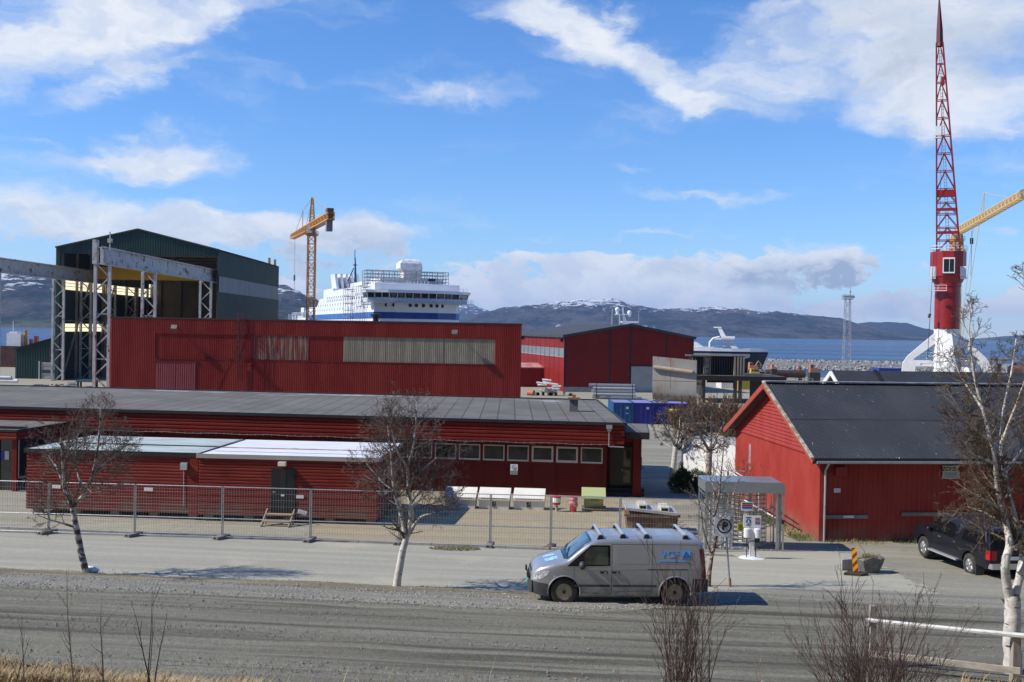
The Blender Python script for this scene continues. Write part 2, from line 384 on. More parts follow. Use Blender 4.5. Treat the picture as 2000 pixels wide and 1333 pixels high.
g_road = ground_mat('dirt_road_mud', [(.125, .121, .104), (.205, .20, .176), (.175, .166, .14)], 1.5, 7.0, .22, .9, patches=((.072, .069, .058), 1.1, .50, .66))
g_asph = ground_mat('worn_pale_asphalt', [(.285, .28, .258), (.345, .337, .312), (.385, .368, .325)], 1.3, 9.0, .16, .35)
g_verge = ground_mat('verge_soil', [(.15, .13, .09), (.25, .235, .20), (.11, .095, .06)], 3.0, 8.0, .3, .7)
g_shoulder = ground_mat('crushed_stone', [(.20, .195, .18), (.31, .302, .28)], 2.0, 14.0, .38, .9)
g_fore = ground_mat('fenced_yard_dust', [(.335, .285, .205), (.285, .255, .20), (.36, .31, .225)], 1.0, 4.0, .12, .3)
g_pad = ground_mat('gate_concrete', [(.36, .35, .315), (.31, .30, .27)], 1.0, 5.0, .09, .2)
g_park = ground_mat('parking_gravel', [(.215, .208, .18), (.29, .28, .245), (.185, .18, .155)], .8, 6.0, .16, .4)
g_bank = ground_mat('dry_bank_soil', [(.23, .185, .11), (.30, .25, .15), (.17, .14, .09)], 4.0, 6.0, .3, .6)
g_asph2 = ground_mat('yard_asphalt', [(.19, .183, .165), (.27, .26, .23), (.32, .305, .26)], 1.0, 5.0, .12, .25)

def zone(name, m_, ts, xs, dz, edge0=None, edge1=None, rough=None, soft=(.5, .5, .5, .5)):
    """a sheet that follows the terrain: rows of constant t = y + 0.1 x"""
    mb = MB(); nt, nx = len(ts), len(xs); vs = []; fd = []
    for t_ in ts:
        for x in xs:
            a = (t_ - ts[0]) / (ts[-1] - ts[0])
            lo = edge0(x) if edge0 else ts[0]; hi = edge1(x) if edge1 else ts[-1]
            tt = lo + (hi - lo) * a
            z = hz(tt) + dz
            if rough: z += rough(x, tt, a)
            vs.append((x, tt - .1 * x, z)); fd.append(min(1, (tt - lo) / soft[0], (hi - tt) / soft[1], (x - xs[0]) / soft[2], (xs[-1] - x) / soft[3]))
    mb.add(vs, [(i * nx + j, i * nx + j + 1, (i + 1) * nx + j + 1, (i + 1) * nx + j) for i in range(nt - 1) for j in range(nx - 1)])
    o = mb.build(name, m_, smooth=60); o['kind'] = 'structure'
    at_ = o.data.attributes.new('fade', 'FLOAT', 'POINT'); at_.data.foreach_set('value', fd); return o
def lin(a, b, n): return [a + (b - a) * i / n for i in range(n + 1)]
def wob(x, s=.35, a=.25, q=0): return a * noise.noise(Vector((x * s, q, 3.3)))
zone('ground', g_yard, [-60, 3, 12, 19.2, 25, 30, 35, 41, 49, 57, 68, 80, 103, 127, 160, 200, 262], lin(-420, 420, 42), 0.0)
zone('quay_ground', g_yard, [262, 285, 300], lin(6, 420, 20), 0.0)
qm = MB()
qm.box(-420, 6, 258, 288, -4, 2.45); qm.box(6, 420, 262, 275, -4, 2.45)
road_in = lambda x: 19.4 + max(0, min(.9, (-6.3 - x) * .22)) + max(0, min(3.3, (x - 3.5) * .55)) + wob(x, .5, .25)
bend = lambda x: 0 if x < 2 else min(3.4, (x - 2) * .52)
def ruts(x, t, a):
    r_ = .075 * noise.noise(Vector((x * .05, t * 1.05, 0))) + .04 * noise.noise(Vector((x * .4, t * 2.6, 5))) + .012 * noise.noise(Vector((x * 2.5, t * 5, 9)))
    return r_ * min(1, a * 8, (1 - a) * 10)
zone('asphalt_lane', g_asph, lin(31.0, 40.8, 24), lin(-44, 9.5, 60), .02, lambda x: 31.2, None, None, (.9, .25, 1, 2.5))
zone('fenced_yard', g_fore, lin(40.5, 57.5, 34), lin(-9, 9, 36), .026, lambda x: 40.75 + wob(x, .8, .12, 1), None, None, (.15, 1, 1.5, 2.5))
zone('yard_road', g_asph2, lin(49, 120, 60), lin(6.0, 32, 40), .02, None, None, None, (2.0, 3, 1.5, 2))
zone('parking_area', g_park, lin(32.0, 46.5, 30), lin(8.5, 42, 50), .032, lambda x: 31.5 + wob(x, .4, .6, 8), None, None, (2, 1.5, 3.0, 2))
zone('gate_pad', g_pad, lin(33.0, 43.0, 24), lin(5.8, 15.0, 24), .045, lambda x: 32.6 + wob(x, .5, .9, 1), lambda x: 43.2 + wob(x, .6, .6, 5), None, (1.6, 1.0, 1.5, 3.0))
zone('soil_verge', g_verge, lin(30.0, 32.2, 12), lin(-34, 7, 90), .06, None, lambda x: 32.0 + wob(x, .6, .3, 6), lambda x, t, a: .03 * math.sin(a * math.pi), (.3, .6, 1, 2))
zone('dirt_road', g_road, lin(19.4, 29.1, 68), lin(-34, 40, 170), .10, road_in, lambda x: 29.2 + bend(x) + wob(x, .4, .25, 2), ruts, (.4, .9, 1, 1))
zone('gravel_shoulder', g_shoulder, lin(28.3, 31.1, 18), lin(-34, 22, 130), .125, lambda x: 28.3 + bend(x) + wob(x, .4, .25, 2), lambda x: 30.9 + bend(x) + wob(x, .5, .25, 4), lambda x, t, a: .04 * math.sin(a * math.pi) - .09 * max(0, 1 - a * 3) - .06 * max(0, a * 4 - 3) + .03 * noise.noise(Vector((x * 1.4, t * 2, 1))), (.7, .6, 1, 9))
zone('grass_bank', g_bank, lin(6, 20.6, 30), lin(-26, 30, 70), .05, None, lambda x: road_in(x) + .35, lambda x, t, a: (.10 * noise.noise(Vector((x * .7, t * .7, 0))) + .05 * noise.noise(Vector((x * 2, t * 2, 4)))) * min(1, (1 - a) * 6), (.5, .3, 1, 1))
quay = qm.build('quay_wall', pm('quay_concrete', (.25, .24, .22), (.18, .17, .15), .4, rough=.9)); quay['kind'] = 'structure'
# pale kerb of the fenced yard
kb = MB()
for i in range(28):
    x0, x1 = -32 + i * 1.45, -32 + i * 1.45 + 1.43
    for xx in (0,):
        y0, y1 = 40.62 - .1 * x0, 40.62 - .1 * x1
        a, b = Vector((x0, y0, gz(x0, y0) + .04)), Vector((x1, y1, gz(x1, y1) + .04))
        kb.bar(a, b, .14, .16)
k_ = kb.build('kerb', conc); k_['kind'] = 'structure'

# loose stones: too many to count
def stones(name, m_, n, fx, ft, smin, smax, seed, label, dz=.06, dens=None):
    rnd = random.Random(seed); mb = MB()
    for _ in range(n):
        x = rnd.uniform(*fx); t_ = rnd.uniform(*ft)
        if dens and rnd.random() > dens(x, t_): continue
        if name == 'gravel':
            if x > 4 and rnd.random() < (x - 4) / 4: continue
            t_ += bend(x)
        y = t_ - .1 * x; s_ = smin + (smax - smin) * rnd.random() ** 3; z = hz(t_) + dz + s_ * .15
        a = rnd.random() * 6.28; c, d = math.cos(a), math.sin(a); k = rnd.uniform(.6, 1)
        vs = [(x + s_ * c, y + s_ * d, z), (x - s_ * d * k, y + s_ * c * k, z), (x - s_ * c, y - s_ * d, z), (x + s_ * d * k, y - s_ * c * k, z), (x + s_ * .2, y, z + s_ * rnd.uniform(.5, .9)), (x, y, z - s_ * .5)]
        mb.add(vs, [(0, 1, 4), (1, 2, 4), (2, 3, 4), (3, 0, 4)])
    o = mb.build(name, m_); tag(o, label, 'gravel', kind='stuff'); return o
st_mat = pm('grey_stone', (.16, .156, .145), (.40, .392, .37), 16, lo=.4, hi=.6, rough=.9)
st_dark = pm('dark_stone', (.13, .13, .12), (.24, .235, .22), 7, lo=.4, hi=.6, rough=.9)
rutd = lambda x, t: max(.05, noise.noise(Vector((x * .06, t * 1.1, 7.7))) * 2.2)
stones('gravel', st_mat, 30000, (-21, 14), (28.2, 31.1), .010, .046, 1, 'pale crushed stones heaped along the road shoulder', .15, lambda x, t: max(0, 1 - abs(t - 29.6) / 1.4))
stones('loose_stones', st_dark, 16000, (-15, 17), (19.6, 28.8), .010, .045, 2, 'dark pebbles thrown up between the wheel ruts', .11, rutd)
stones('yard_stones', st_mat, 2500, (-9, 8), (50.5, 56), .01, .04, 3, 'fine grey stones in front of the white bins', .03)

# ---- water
wm = bpy.data.materials.new('fjord_water'); wm.use_nodes = True
t = NT(wm.node_tree); b = wm.node_tree.nodes['Principled BSDF']
co = t.n('ShaderNodeTexCoord').outputs['Object']
bands = t.noise(t.mapping(co, scl=(.0011, .0075, 1), loc=(3, 0, 0)), 1.0, 5, .55)
t.put(b.inputs['Base Color'], t.mix(t.ramp(bands, .42, .62), (.008, .036, .10), (.02, .065, .15)))
t.put(b.inputs['Roughness'], t.ramp(bands, .42, .62, .26, .36)); b.inputs['IOR'].default_value = 1.33; b.inputs['Specular IOR Level'].default_value = .2
bn = t.n('ShaderNodeBump'); bn.inputs['Strength'].default_value = 1.0; bn.inputs['Distance'].default_value = .8
t.put(bn.inputs['Height'], t.noise(t.mapping(co, scl=(.35, .9, 1)), .35, 6, .62)); t.L.new(bn.outputs[0], b.inputs['Normal'])
mb = MB(); mb.add([(-9000, 255, 0), (9000, 255, 0), (14000, 16000, 0), (-14000, 16000, 0)], [(0, 1, 2, 3)])
tag(mb.build('water', wm), 'calm blue fjord beyond the shipyard', kind='structure')

# ---- hills across the fjord
def hill_mat(name, snow, fields, base=((.012, .020, .021), (.105, .092, .080))):
    m_ = bpy.data.materials.new(name); m_.use_nodes = True
    t = NT(m_.node_tree); b = m_.node_tree.nodes['Principled BSDF']
    geo = t.n('ShaderNodeNewGeometry'); pos = geo.outputs['Position']
    x, y, z = t.xyz(pos)[0:3]
    big = t.noise(t.mapping(pos, scl=(.0042, .0018, .016)), 1, 9, .68)
    sm = t.noise(t.mapping(pos, scl=(.03, .011, .09)), 1, 7, .74)
    col = t.mix(t.ramp(t.m('ADD', t.m('MULTIPLY', big, .65), t.m('MULTIPLY', sm, .35)), .43, .57), base[0], base[1])
    rock = t.ramp(t.noise(t.mapping(pos, scl=(.006, .006, .012), loc=(5, 5, 5)), 1, 7, .7), .60, .72)
    col = t.mix(t.m('MULTIPLY', rock, .7), col, (.16, .15, .145))
    if fields:
        f = t.m('MULTIPLY', t.ramp(z, fields, fields * .45), t.ramp(t.noise(t.mapping(pos, scl=(.004, .004, .004), loc=(2, 9, 1)), 1, 3, .5), .42, .50))
        col = t.mix(f, col, (.115, .13, .06))
    sn = t.m('ADD', t.m('MULTIPLY', t.ramp(z, snow[0], snow[1], 0, 1, 'LINEAR'), .30), t.m('ADD', t.m('MULTIPLY', t.noise(t.mapping(pos, scl=(.016, .006, .075), loc=(1, 2, 3)), 1, 7, .70), 1.1), -.0))
    col = t.mix(t.m('MULTIPLY', t.ramp(sn, .77, .82), t.ramp(z, snow[0] - 20, snow[0] + 20)), col, (.82, .84, .88))
    t.put(b.inputs['Base Color'], col); b.inputs['Roughness'].default_value = .95; b.inputs['Specular IOR Level'].default_value = .1
    bn = t.n('ShaderNodeBump'); bn.inputs['Strength'].default_value = 1.0; bn.inputs['Distance'].default_value = 40
    t.put(bn.inputs['Height'], sm); t.L.new(bn.outputs[0], b.inputs['Normal'])
    return m_
def hill(label, sil, dr, ds, m_, seed, amp=.20, rows=64, step=5, zmin=0.0):
    mb = MB(); px0, px1 = sil[0][0], sil[-1][0]; nx = int((px1 - px0) / step) + 1; vs = []
    def silz(px):
        for (a, ya), (c, yc) in zip(sil, sil[1:]):
            if px <= c:
                k = (px - a) / (c - a); k = k * k * (3 - 2 * k) * .5 + k * .5; return ya + (yc - ya) * k
        return sil[-1][1]
    for i in range(rows + 1):
        a = i / rows
        for j in range(nx):
            px = px0 + j * step
            ridge = W(px, silz(px), dr).z
            back = a > .72
            k = a / .72
            Y = ds + (dr - ds) * min(k, 1) if not back else dr + (a - .72) / .28 * (dr - ds) * .8
            prof = (math.sin(min(k, 1) * math.pi / 2) ** 1.15) if not back else 1 - .8 * (a - .72) / .28
            X = (px - 1000) / FP * Y
            n1 = noise.fractal(Vector((X * .0011, Y * .0011, seed)), 1.0, 2.1, 6)
            n2 = noise.fractal(Vector((X * .006, Y * .006, seed + 9)), 1.0, 2.1, 4)
            w_ = math.sin(min(k, 1) * math.pi) if not back else 0
            z = ridge * prof + ridge * w_ * (amp * 1.7 * n1 + .09 * n2) + (ridge * (.05 * n2 + .03 * noise.fractal(Vector((X * .02, Y * .02, seed + 4)), 1.0, 2.0, 3)) if k > .6 else 0)
            if i == 0: z = -6
            vs.append((X, Y, max(z, -6)))
    mb.add(vs, [(i * nx + j, i * nx + j + 1, (i + 1) * nx + j + 1, (i + 1) * nx + j) for i in range(rows) for j in range(nx - 1)])
    o = mb.build('hill', m_, smooth=180); tag(o, label, kind='structure'); return o
hill('dark wooded mountain with snow streaked top on the left', [(-500, 505), (-200, 520), (-60, 527), (0, 533), (60, 535), (117, 546), (300, 552), (430, 556), (549, 563), (578, 571), (605, 586), (640, 606), (700, 624), (780, 640), (830, 648)], 5200, 3100, hill_mat('hill_left', (40, 250), 30), 1.0)
hill('far snowy peak just right of the ferry', [(780, 640), (850, 622), (895, 598), (910, 594), (928, 600), (950, 609), (1010, 618), (1060, 632), (1100, 650)], 11500, 9500, hill_mat('hill_peak', (120, 300), 0), 2.0)
hill('long forested ridge with snow patches across the fjord', [(700, 648), (820, 640), (900, 625), (945, 612), (985, 605), (1040, 602), (1100, 599), (1160, 596), (1195, 595), (1240, 600), (1300, 604), (1350, 603), (1400, 601), (1440, 605), (1480, 612), (1560, 615), (1640, 622), (1690, 636), (1725, 646), (1800, 656), (1850, 664), (1880, 668)], 7600, 5400, hill_mat('hill_ridge', (120, 215), 0), 3.0)
hill('smooth dark rounded hill behind the red crane', [(1600, 645), (1640, 637), (1690, 631), (1730, 630), (1770, 633), (1810, 643), (1850, 655), (1900, 665)], 9400, 8000, hill_mat('hill_round', (900, 1000), 0, ((.022, .028, .024), (.035, .04, .032))), 4.0, amp=.03)
hill('low pale headland at the far right of the fjord', [(1840, 668), (1880, 664), (1930, 660), (1965, 657), (2000, 655), (2080, 650), (2300, 640), (2500, 630)], 9000, 7800, hill_mat('hill_head', (900, 1000), 40), 5.0)
# ================================================================== low office building
def felt_mat():
    m_ = bpy.data.materials.new('roofing_felt'); m_.use_nodes = True
    t = NT(m_.node_tree); b = m_.node_tree.nodes['Principled BSDF']
    co = t.n('ShaderNodeTexCoord').outputs['Object']; x, y, z = t.xyz(co)[0:3]
    u = t.m('MULTIPLY_ADD', y, .11, x)
    seam = t.m('LESS_THAN', t.m('FRACT', t.m('MULTIPLY', u, 1.0)), .075)
    strip = t.noise(t.comb(t.m('FLOOR', u), 0.0), 3.7, 1)
    col = t.mix(t.ramp(t.noise(co, .35, 6, .6), .35, .65), (.125, .117, .104), (.17, .16, .142))
    k = t.ramp(strip, .3, .7, .92, 1.08, 'LINEAR'); col = t.mix(1.0, col, t.comb(k, k, k), 'MULTIPLY')
    col = t.mix(t.m('MULTIPLY', seam, .75), col, (.045, .043, .04))
    col = t.mix(t.m('MULTIPLY', t.ramp(t.noise(t.mapping(co, loc=(3, 9, 0), scl=(.25, 1, 1)), .8, 7, .68), .56, .68), t.ramp(y, 13.5, 17.5)), col, (.45, .46, .45))
    t.put(b.inputs['Base Color'], col); b.inputs['Roughness'].default_value = .9; b.inputs['Specular IOR Level'].default_value = .2
    return m_
felt = felt_mat()
oc = W(1220, 828, 56.6); gO = 5.0
office = thing('office_building', 'long low red office with flat grey felt roof and a row of small windows', 'building', (oc.x, oc.y, gO), R(-6.24))
HO = oc.z - gO
def sh(x, y): return x - .11 * y
LO, DO = 52.0, 19.0
mb = MB(); mb.prism([(sh(-LO, -.02), -.02), (sh(.02, -.02), -.02), (sh(.02, DO), DO), (sh(-LO, DO), DO)], HO - .10, HO, 'Z'); mb.build('roof', felt, office)
mb = MB()
mb.bar((-LO, -.07, HO - .02), (.06, -.07, HO - .02), .14, .16); mb.bar((sh(.07, -.1), -.1, HO - .01), (sh(.07, DO), DO, HO - .01), .12, .14)
mb.bar((-LO, DO + .05, HO + .02), (sh(0, DO), DO + .05, HO + .02), .12, .12)
mb.build('roof_edge', black_trim, office)
mb = MB(); mb.corr_h((-LO, 0, 0), (1, 0, 0), (0, -1, 0), LO, HO - 1.13, HO - .1, .21, .045)
mb.corr_h((0, 0, 0), (sh(0, 1), 1, 0), (1, 0, 0), DO, HO - 1.13, HO - .1, .21, .045)
mb.box(-LO, -.005, .01, .85, HO - 1.13, HO - 1.08)
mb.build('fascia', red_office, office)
mb = MB()
mb.prism([(-LO, .8), (-.98, .8), (-.98, 3), (.0, 3), (sh(0, DO - .1), DO - .1), (-LO, DO - .1)], -1.6, HO - .11, 'Z')
for k in range(26): mb.box(-1.02 - 1.36 * k, -.94 - 1.36 * k, .765, .81, -.3, HO - 1.1)
mb.box(-1.15, -.96, .74, .81, -.5, HO - 1.1)
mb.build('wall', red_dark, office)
for k in range(9):
    x1 = -1.17 - 1.36 * k; x0 = x1 - 1.2; z0, z1 = 1.78, 2.66
    mb = MB(); fr = .10 if k in (1, 2) else .06
    mb.box(x0, x1, .755, .80, z0, z0 + fr + .03); mb.box(x0, x1, .755, .80, z1 - fr, z1)
    mb.box(x0, x0 + fr, .755, .80, z0 + fr + .03, z1 - fr); mb.box(x1 - fr, x1, .755, .80, z0 + fr + .03, z1 - fr)
    f = mb.build('window', pm('window_frame_grey', (.55, .55, .55), (.48, .48, .49), 3, rough=.5), office)
    mb = MB(); mb.box(x0 + fr, x1 - fr, .775, .797, z0 + fr + .03, z1 - fr); mb.build('pane', glass_win, f)
mb = MB(); mb.box(-5.25, -4.9, .73, .80, 2.72, 3.0); mb.lathe([(.12, .70), (.13, .735)], 14, (-5.07, 0, 2.86), 'Y'); mb.build('vent', pm('vent_grey', (.12, .11, .10)), office)
# fairy-light hooks under the fascia
mb = MB(); rnd = random.Random(5)
for i in range(110): x = -LO + 1 + i * .46; mb.box(x, x + .03, -.07, -.05, HO - 1.22 + rnd.uniform(-.01, .02), HO - 1.12)
mb.path([(-LO + i * .5, -.06, HO - 1.17 + .02 * math.sin(i)) for i in range(104)], .012, 4); mb.build('light_string', galv, office)
mb = MB(); mb.box(-.98, -.66, -.22, -.05, HO - .30, HO - .08); mb.box(-.92, -.72, -.2, -.05, HO - .42, HO - .30)
mb.tube((-.82, -.12, HO - .42), (-.82, -.12, HO - 1.25), .035); mb.tube((-.82, -.12, HO - 1.25), (-.02, -.12, HO - 1.27), .035); mb.build('downpipe', pm('zinc_grey', (.33, .34, .35), (.26, .27, .28), 4, rough=.5, metal=.3), office)
mb = MB(); mb.box(-3.4, -2.9, 7.6, 8.1, HO, HO + .75); ch = mb.build('chimney', pm('chimney_slate', (.10, .115, .13), (.13, .14, .155), 4, rough=.6), office)
mb = MB(); mb.box(-3.52, -2.78, 7.48, 8.22, HO + .75, HO + .86); mb.box(-3.25, -3.05, 7.75, 7.95, HO + .86, HO + 1.05); mb.build('chimney_cap', pm('rusty_brick', (.30, .14, .08), (.22, .10, .06), 5, rough=.9), ch)
# entrance at the right end
mb = MB(); mb.box(.5, .95, 1.0, 6.5, -1.2, 3.25); mb.box(-.98, .5, 2.55, 2.7, -.4, 3.2); mb.box(-.98, .5, 1.2, 6.4, 3.0, 3.25)
mb.build('porch_wall', red_dark, office)
mb = MB(); mb.box(-.1, 1.32, .9, 6.9, 3.26, 3.52); mb.build('porch_roof', felt, office)
mb = MB(); mb.box(-.1, 1.36, .85, .9, 3.18, 3.56); mb.box(1.32, 1.37, .9, 6.9, 3.18, 3.56); mb.build('porch_edge', black_trim, office)
dr = MB(); dr.box(-.80, .45, 2.5, 2.545, .30, 2.55); d_ = dr.build('door', pm('black_door', (.012, .012, .012), rough=.3), office)
mb = MB(); mb.box(-.02, .36, 2.485, 2.497, .55, 1.25); mb.box(-.02, .36, 2.485, 2.497, 1.45, 2.4); mb.build('pane', glass_dark, d_)
mb = MB(); mb.box(-.12, -.08, 2.43, 2.49, 1.2, 1.32); mb.build('handle', galv, d_)
mb = MB()
for i in range(4): mb.box(-.9, 1.15, 2.45 - .55 * (i + 1), 2.45 - .55 * i - .005, -.8, .30 - .17 * i)
mb.build('steps', pm('dark_step', (.05, .05, .05), (.07, .068, .066), 4, rough=.8), office)
mb = MB(); mb.box(.955, 1.0, 2.0, 2.25, 1.35, 2.05); mb.tube((1.0, 2.1, 1.5), (1.15, 2.0, 1.45), .02); mb.build('meter_box', black_trim, office)
# wall sign below the windows
sg = W(1004, 917, 57.3)
o = MB(); o.box(-.2, .2, -.02, 0, -.28, .28); sgn = o.build('safety_sign', white_paint, loc=(sg.x, sg.y - .06, sg.z), rz=R(-6.24))
tag(sgn, 'small white and green sign on the red wall below the office windows', 'sign')
o = MB(); o.box(-.19, .19, -.024, -.02, -.27, -.06); o.build('green_field', pm('sign_green_grey', (.18, .24, .18)), sgn)
o = MB()
for i in range(16):
    a, b_ = math.tau * i / 16, math.tau * (i + 1) / 16; o.bar((.12 * math.cos(a), -.025, .11 + .12 * math.sin(a)), (.12 * math.cos(b_), -.025, .11 + .12 * math.sin(b_)), .022, .008)
o.bar((-.06, -.025, .11), (.07, -.025, .10), .03, .008); o.bar((-.04, -.025, .05), (.07, -.025, .05), .025, .008); o.build('symbol', pm('sign_blue', (.02, .07, .25)), sgn)

# ---- entrance porch at the left edge
pc = W(33, 842, 54.5)
por = thing('entrance_porch', 'red flat roofed entrance porch with dark glass at the left edge', 'porch', (pc.x, pc.y, gz(pc.x, pc.y)), R(-6.24))
hp = pc.z - gz(pc.x, pc.y)
mb = MB(); mb.box(-9, 0, 0, 6, hp - .08, hp); mb.build('roof', felt, por)
mb = MB(); mb.box(-9, .03, -.06, 0, hp - .06, hp + .05); mb.box(0, .06, -.06, 6, hp - .06, hp + .05); mb.box(-9, 0, .8, .9, hp, hp + .14); mb.build('roof_edge', black_trim, por)
mb = MB(); mb.corr_h((-9, -.0, 0), (1, 0, 0), (0, -1, 0), 9, hp - .48, hp - .06, .2, .04); mb.corr_h((0, 0, 0), (0, 1, 0), (1, 0, 0), 6, hp - .48, hp - .06, .2, .04); mb.box(-9, -.01, .01, 5.9, hp - .46, hp - .09); mb.build('fascia', red_office, por)
mb = MB(); mb.box(-.32, -.08, .12, .36, -.6, hp - .47); mb.box(-.07, .2, 3, 6, -.6, hp - .5); mb.build('post', red_office, por)
mb = MB(); mb.box(-.03, 0, .2, 3, .75, hp - .5); mb.box(-.06, .03, .2, .28, .7, hp - .5); mb.box(-.06, .03, .2, 3, .64, .74); mb.build('side_window', [glass_dark], por)
mb = MB(); mb.box(-.02, .03, .18, .26, .7, hp - .5); mb.box(-.02, .035, .27, 3, .66, .76); mb.build('side_window_frame', pm('grey_frame', (.30, .29, .27)), por)
mb = MB(); mb.box(-9, -.33, .5, .6, -.4, hp - .48); mb.build('glass_front', glass_dark, por)
mb = MB()
for x in (-1.3, -2.3, -3.3, -4.3): mb.box(x, x + .08, .44, .5, -.4, hp - .48)
mb.build('mullion', black_trim, por)
mb = MB(); mb.box(-.95, -.72, .47, .498, 1.6, 2.05); mb.build('notice', pm('paper', (.62, .62, .55)), por)
mb = MB(); mb.box(-1.15, -.955, .47, .498, 1.6, 2.05); mb.build('poster', pm('poster_blue', (.02, .05, .35)), por)

# ================================================================== site cabins
def cabin(px0, px1, Y0, Y1, ytop, depth, label, roofm, edge, wallprof):
    a, b_ = W(px0, ytop[0], Y0), W(px1, ytop[1], Y1)
    L = (Vector((b_.x, b_.y)) - Vector((a.x, a.y))).length; rz = math.atan2(b_.y - a.y, b_.x - a.x); g = min(gz(a.x, a.y), gz(b_.x, b_.y))
    th = thing('site_cabin', label, 'cabin', (a.x, a.y, g), rz); H = (a.z + b_.z) / 2 - g
    mb = MB(); mb.corr_h((0, 0, 0), (1, 0, 0), (0, -1, 0), L, .28, H - .12, *wallprof); mb.corr_h((L, 0, 0), (0, 1, 0), (1, 0, 0), depth, .28, H - .12, *wallprof); mb.corr_h((0, depth, 0), (0, -1, 0), (-1, 0, 0), depth, .28, H - .12, *wallprof)
    mb.box(.001, L - .001, .001, depth, .27, H - .13); mb.build('wall', red_cabin, th)
    mb = MB(); mb.prism([(-.06, -.06), (L + .06, -.06), (L + .06, depth + .06), (-.06, depth + .06)], H - .12, H, 'Z'); mb.build('roof', roofm, th)
    mb = MB(); mb.box(-.1, L + .1, -.10, -.061, H - .16, H + .03)
    mb.box(-.1, -.061, -.06, depth, H - .16, H + .03); mb.box(L + .061, L + .1, -.06, depth, H - .16, H + .03); mb.build('roof_edge', edge, th)
    for k in range(5):
        for yy in (.3, depth - .5):
            mb = MB(); x = .15 + k * (L - .7) / 4; mb.box(x, x + .4, yy, yy + .25, -.15, .268); mb.build('foot_block', conc, th)
    return th, L, H
def streaky(name, c, c2, c3):
    return pm(name, c, c2, .7, st=(.6, 1.5, 1), lo=.4, hi=.62, rough=.45, c3=c3, s3=1.3, lo3=.62, hi3=.72, st3=(.35, 2, 1))
cabL, L1, H1 = cabin(53, 388, 46.9, 46.3, (876, 887), 6.0, 'left red site cabin with pale green grey roof and dark roof edge', streaky('cabin_roof_greenish', (.50, .56, .50), (.40, .42, .38), (.22, .20, .16)), black_trim, (.145, .018))
mb = MB(); mb.box(.4, L1 - .05, 2.5, 2.75, H1 + .002, H1 + .03); mb.build('roof_joint', black_trim, cabL)
mb = MB(); mb.box(L1 - .75, L1 - .45, -.22, -.03, H1 - .72, H1 - .42); mb.tube((L1 - .66, -.04, H1 - .7), (L1 - .62, -.04, .6), .012, n=5); mb.build('floodlight', galv_pale, cabL)
mb = MB(); mb.box(L1 - .38, L1 + .02, -.075, -.002, .2, H1 - .15); mb.build('corner_board', red_cabin, cabL)
mb = MB(); mb.box(L1 - 2.45, L1 - 2.05, -.04, -.025, 1.22, 1.38); mb.build('door_plate', white_paint, cabL)
mb = MB(); mb.box(1.2, 1.6, -.04, -.025, 1.22, 1.38); mb.build('door_plate', white_paint, cabL)
cabR, L2, H2 = cabin(389, 738, 46.15, 45.7, (886, 897), 6.2, 'right red site cabin with bright white roof and black door', streaky('cabin_roof_white', (.80, .80, .80), (.72, .73, .74), (.62, .62, .62)), pm('pale_trim', (.35, .33, .30)), (.145, .028))
mb = MB(); rnd = random.Random(8)
for k in range(26):
    x = k * L2 / 26; mb.box(x, x + L2 / 26 + .01, 2.55 + rnd.uniform(-.03, .03), 2.80 + rnd.uniform(-.05, .06), H2 + .002, H2 + .012 + .002 * (k % 3))
mb.build('roof_joint', pm('rust_brown_seal', (.42, .20, .10), (.34, .15, .08), 4), cabR)
mb = MB(); mb.box(.3, L2, 1.15, 1.2, H2 + .002, H2 + .015); mb.build('roof_seam', pm('grey_seam', (.25, .25, .26)), cabR)
dX = .5 * 0 + (532 - 389) / 349 * L2
mb = MB(); mb.box(dX, dX + 1.06, -.06, -.03, .38, 2.42); cd = mb.build('door', pm('black_steel_door', (.010, .011, .013), (.016, .017, .019), 3, rough=.35), cabR)
mb = MB(); mb.box(dX + .40, dX + .66, -.075, -.06, .42, 2.38); mb.build('door_rib', pm('black_door_rib', (.02, .021, .024), rough=.3), cd)
mb = MB(); mb.box(dX + .08, dX + .2, -.12, -.06, 1.36, 1.40); mb.build('handle', galv, cd)
mb = MB(); mb.box(dX + .45, dX + .6, -.082, -.075, 1.2, 1.28); mb.build('plate', white_paint, cd)
mb = MB(); mb.box(dX + .35, dX + .68, -.30, -.03, 2.55, 2.72); mb.build('door_lamp', pm('lamp_cream', (.75, .70, .58), rough=.4), cabR)
mb = MB(); mb.box(dX + 1.12, dX + 1.45, -.05, -.03, 1.12, 1.26); mb.build('door_plate', white_paint, cabR)
for k, y in ((0, 1.2), (1, 3.6)):
    mb = MB(); mb.box(L2 + .03, L2 + .07, y, y + 1.2, 1.1, 2.3); f = mb.build('window', pm('white_frame', (.68, .68, .68)), cabR)
    mb = MB(); mb.box(L2 + .071, L2 + .076, y + .1, y + 1.1, 1.2, 2.2); mb.build('pane', glass_win, f)
# letter tray hung on the fence by the door
q = W(590, 1001, 41.4)
mb = MB(); mb.cbox((0, 0, 0), .36, .05, .16, 0, 0, R(14)); tag(mb.build('notice_plate', white_paint, loc=q), 'small tilted white plate fixed to the mesh fence near the cabin steps', 'sign')
